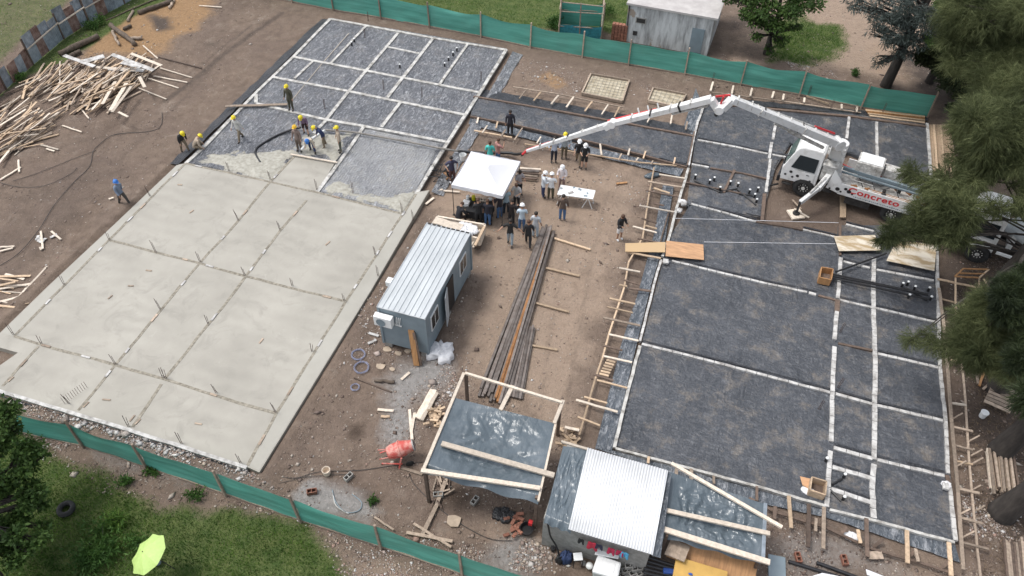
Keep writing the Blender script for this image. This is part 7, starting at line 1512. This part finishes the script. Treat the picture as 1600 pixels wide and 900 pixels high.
def chips(n, mats_, name, label, polys, size, seed, avoid=True, cat='rubble'):
    rng = np.random.default_rng(seed); Q = np.concatenate([scatter_pts(int(n*w_), p, rng) for p, w_ in polys])
    if avoid:
        k = np.ones(len(Q), bool)
        for F_ in FLAT: k &= sdist(Q, F_) < -.1
        k &= ~((Q[:, 0] > X0) & (Q[:, 0] < X1) & (Q[:, 1] > Y0) & (Q[:, 1] < Y1)); Q = Q[k]
    keep = rng.random(len(Q)) < np.clip(fbm(Q, 1.6, seed)*2.6-.75, .06, 1); Q = Q[keep]; n = len(Q); s = size*np.exp(rng.normal(0, .55, n)); c = np.concatenate([Q, (gz(Q)+s*.12)[:, None]], 1)
    base = np.array([(1, 0, 0), (0, 1, 0), (-1, 0, 0), (0, -1, 0), (0, 0, .6), (0, 0, -.6)]); f = np.array([(0, 1, 4), (1, 2, 4), (2, 3, 4), (3, 0, 4), (1, 0, 5), (2, 1, 5), (3, 2, 5), (0, 3, 5)])
    a = rng.uniform(0, PI, n); ca, sa = np.cos(a), np.sin(a); sc_ = np.stack([s, s*rng.uniform(.35, 1, n), s*rng.uniform(.3, .8, n)], 1)
    B = base[None]*(.75+.5*rng.random((n, 6, 1)))*sc_[:, None]; X = B[..., 0]*ca[:, None]-B[..., 1]*sa[:, None]; Y = B[..., 0]*sa[:, None]+B[..., 1]*ca[:, None]
    V = (np.stack([X, Y, B[..., 2]], -1)+c[:, None]).reshape(-1, 3); F = (f[None]+6*np.arange(n)[:, None, None]).reshape(-1, 3)
    return tag(npmesh(name, V, F, mats_), label, cat, kind='stuff')
def chipmat(name, cols):
    t = NT(name); r = t.new('ShaderNodeNewGeometry').outputs['Random Per Island']; x = t.new('ShaderNodeValToRGB'); x.color_ramp.interpolation = 'CONSTANT'; e = x.color_ramp.elements
    while len(e) < len(cols): e.new(1)
    for i, c in enumerate(cols): e[i].position = i/len(cols); e[i].color = (*c, 1)
    t.l.new(r, x.inputs[0]); t.l.new(x.outputs[0], t.b.inputs['Base Color']); t.b.inputs['Roughness'].default_value = .9; return t.m
M['chipA'] = chipmat('mixed_rubble', [(.5, .47, .44), (.36, .28, .22), (.2, .15, .12), (.42, .35, .28), (.3, .25, .22), (.3, .2, .16), (.55, .53, .51), (.26, .2, .17), (.34, .28, .24), (.4, .33, .29)])
M['chipB'] = chipmat('earth_clods', [(.12, .085, .068), (.2, .15, .12), (.27, .21, .17), (.16, .12, .1), (.38, .33, .28)])
A_all = [([(-40, 0), (440, 0), (270, 260), (60, 450), (-40, 540)], 1.0), ([(420, 745), (690, 300), (740, 600), (900, 690), (850, 940), (440, 790)], 1.2), ([(740, 90), (1130, 120), (1450, 190), (1090, 230), (780, 150)], .55), ([(700, 190), (1050, 270), (900, 690), (720, 620)], .5), ([(1160, 770), (1500, 880), (1600, 900), (1600, 940), (1150, 930)], .5), ([(1470, 400), (1620, 400), (1620, 940), (1510, 900)], .7), ([(20, 670), (800, 900), (900, 960), (560, 960), (480, 810), (150, 770)], .8), ([(1120, 20), (1420, -20), (1460, 140), (1130, 110)], .4), ([(-30, 575), (0, 575), (0, 555), (-30, 550)], .01)]
chips(11000, M['chipB'], 'earth_clods', 'small brown clods and crumbs strewn over the bare earth', A_all, .03, 71)
chips(4500, M['chipA'], 'rubble', 'pale and reddish chips of rubble strewn over the bare earth', A_all, .022, 72)
dense = [([(430, 790), (520, 815), (640, 860), (760, 915), (850, 970), (560, 960), (520, 850)], 1.0), ([(560, 480), (600, 440), (640, 560), (560, 560)], .25), ([(800, 85), (1060, 140), (1000, 190), (830, 150)], .4), ([(5, 620), (400, 742), (440, 770), (300, 735), (40, 650)], .5), ([(820, 840), (900, 870), (880, 900), (790, 890)], .22), ([(1225, 95), (1300, 110), (1310, 122), (1240, 108)], .25), ([(700, 560), (660, 620), (690, 640), (720, 600)], .15), ([(960, 255), (1030, 262), (1010, 330), (960, 310)], .07), ([(1500, 770), (1600, 800), (1600, 850), (1520, 840)], .3), ([(60, 680), (130, 700), (100, 740), (50, 720)], .15), ([(650, 830), (760, 860), (740, 890), (640, 860)], .2)]
chips(9000, M['chipA'], 'rubble', 'dense pale rubble along the lower fence and in the trodden corners', dense, .03, 73)
M['chipG'] = chipmat('grey_lumps', [(.4, .39, .38), (.28, .26, .25), (.52, .5, .48), (.2, .17, .15), (.34, .3, .27)])
M['litter'] = chipmat('needle_litter', [(.1, .07, .05), (.16, .11, .07), (.07, .05, .035), (.22, .16, .1)])
rng = np.random.default_rng(8); Q = scatter_pts(26000, [(1500, 400), (1650, 380), (1680, 940), (1535, 900)], rng); Q = Q[rng.random(len(Q)) < .25+fbm(Q, .8, 3)]
d = rnd_dirs(len(Q), rng); d[:, 2] *= .12; d /= np.linalg.norm(d, axis=1, keepdims=True); V, F = needles(np.concatenate([Q, (gz(Q)+.012)[:, None]], 1), d, rng.uniform(.06, .3, len(Q)), rng.uniform(.01, .025, len(Q)), rng); tag(npmesh('needle_litter', V, F, M['litter']), 'brown twigs and needle litter under the trees at right', 'litter', kind='stuff')
chips(1500, M['chipG'], 'rubble', 'grey and white broken lumps between the poured slab and the lower fence', [([(5, 622), (385, 735), (400, 752), (200, 695), (20, 645)], 1.0)], .06, 74, False)
# wire tangle left of the tent
for k in range(9):
    c = G(690+random.uniform(-10, 8), 275+random.uniform(-18, 12), .1); mb = MB(); mb.tube([c+Vector((random.uniform(-.5, .5), random.uniform(-.5, .5), random.uniform(0, .3))) for _ in range(4)], .02, 5); tag(mb.build('wire_scrap', M['black']), 'bent dark wire in the tangle left of the canopy', 'wire', 'wire tangle left of the canopy')
# strings over the right foundation
for a_, b_ in (((1055, 341), (1310, 348)), ((1100, 378), (1305, 381))): mb = MB(); mb.tube([G(*a_, .5), G(*b_, .5)], .014, 5); tag(mb.build('guide_string', M['canvas']), 'thin white guide string stretched over the dark membrane below the truck, ' + ('upper' if a_[1] < 350 else 'lower') + ' of the two', 'string')
bpy.context.view_layer.update()
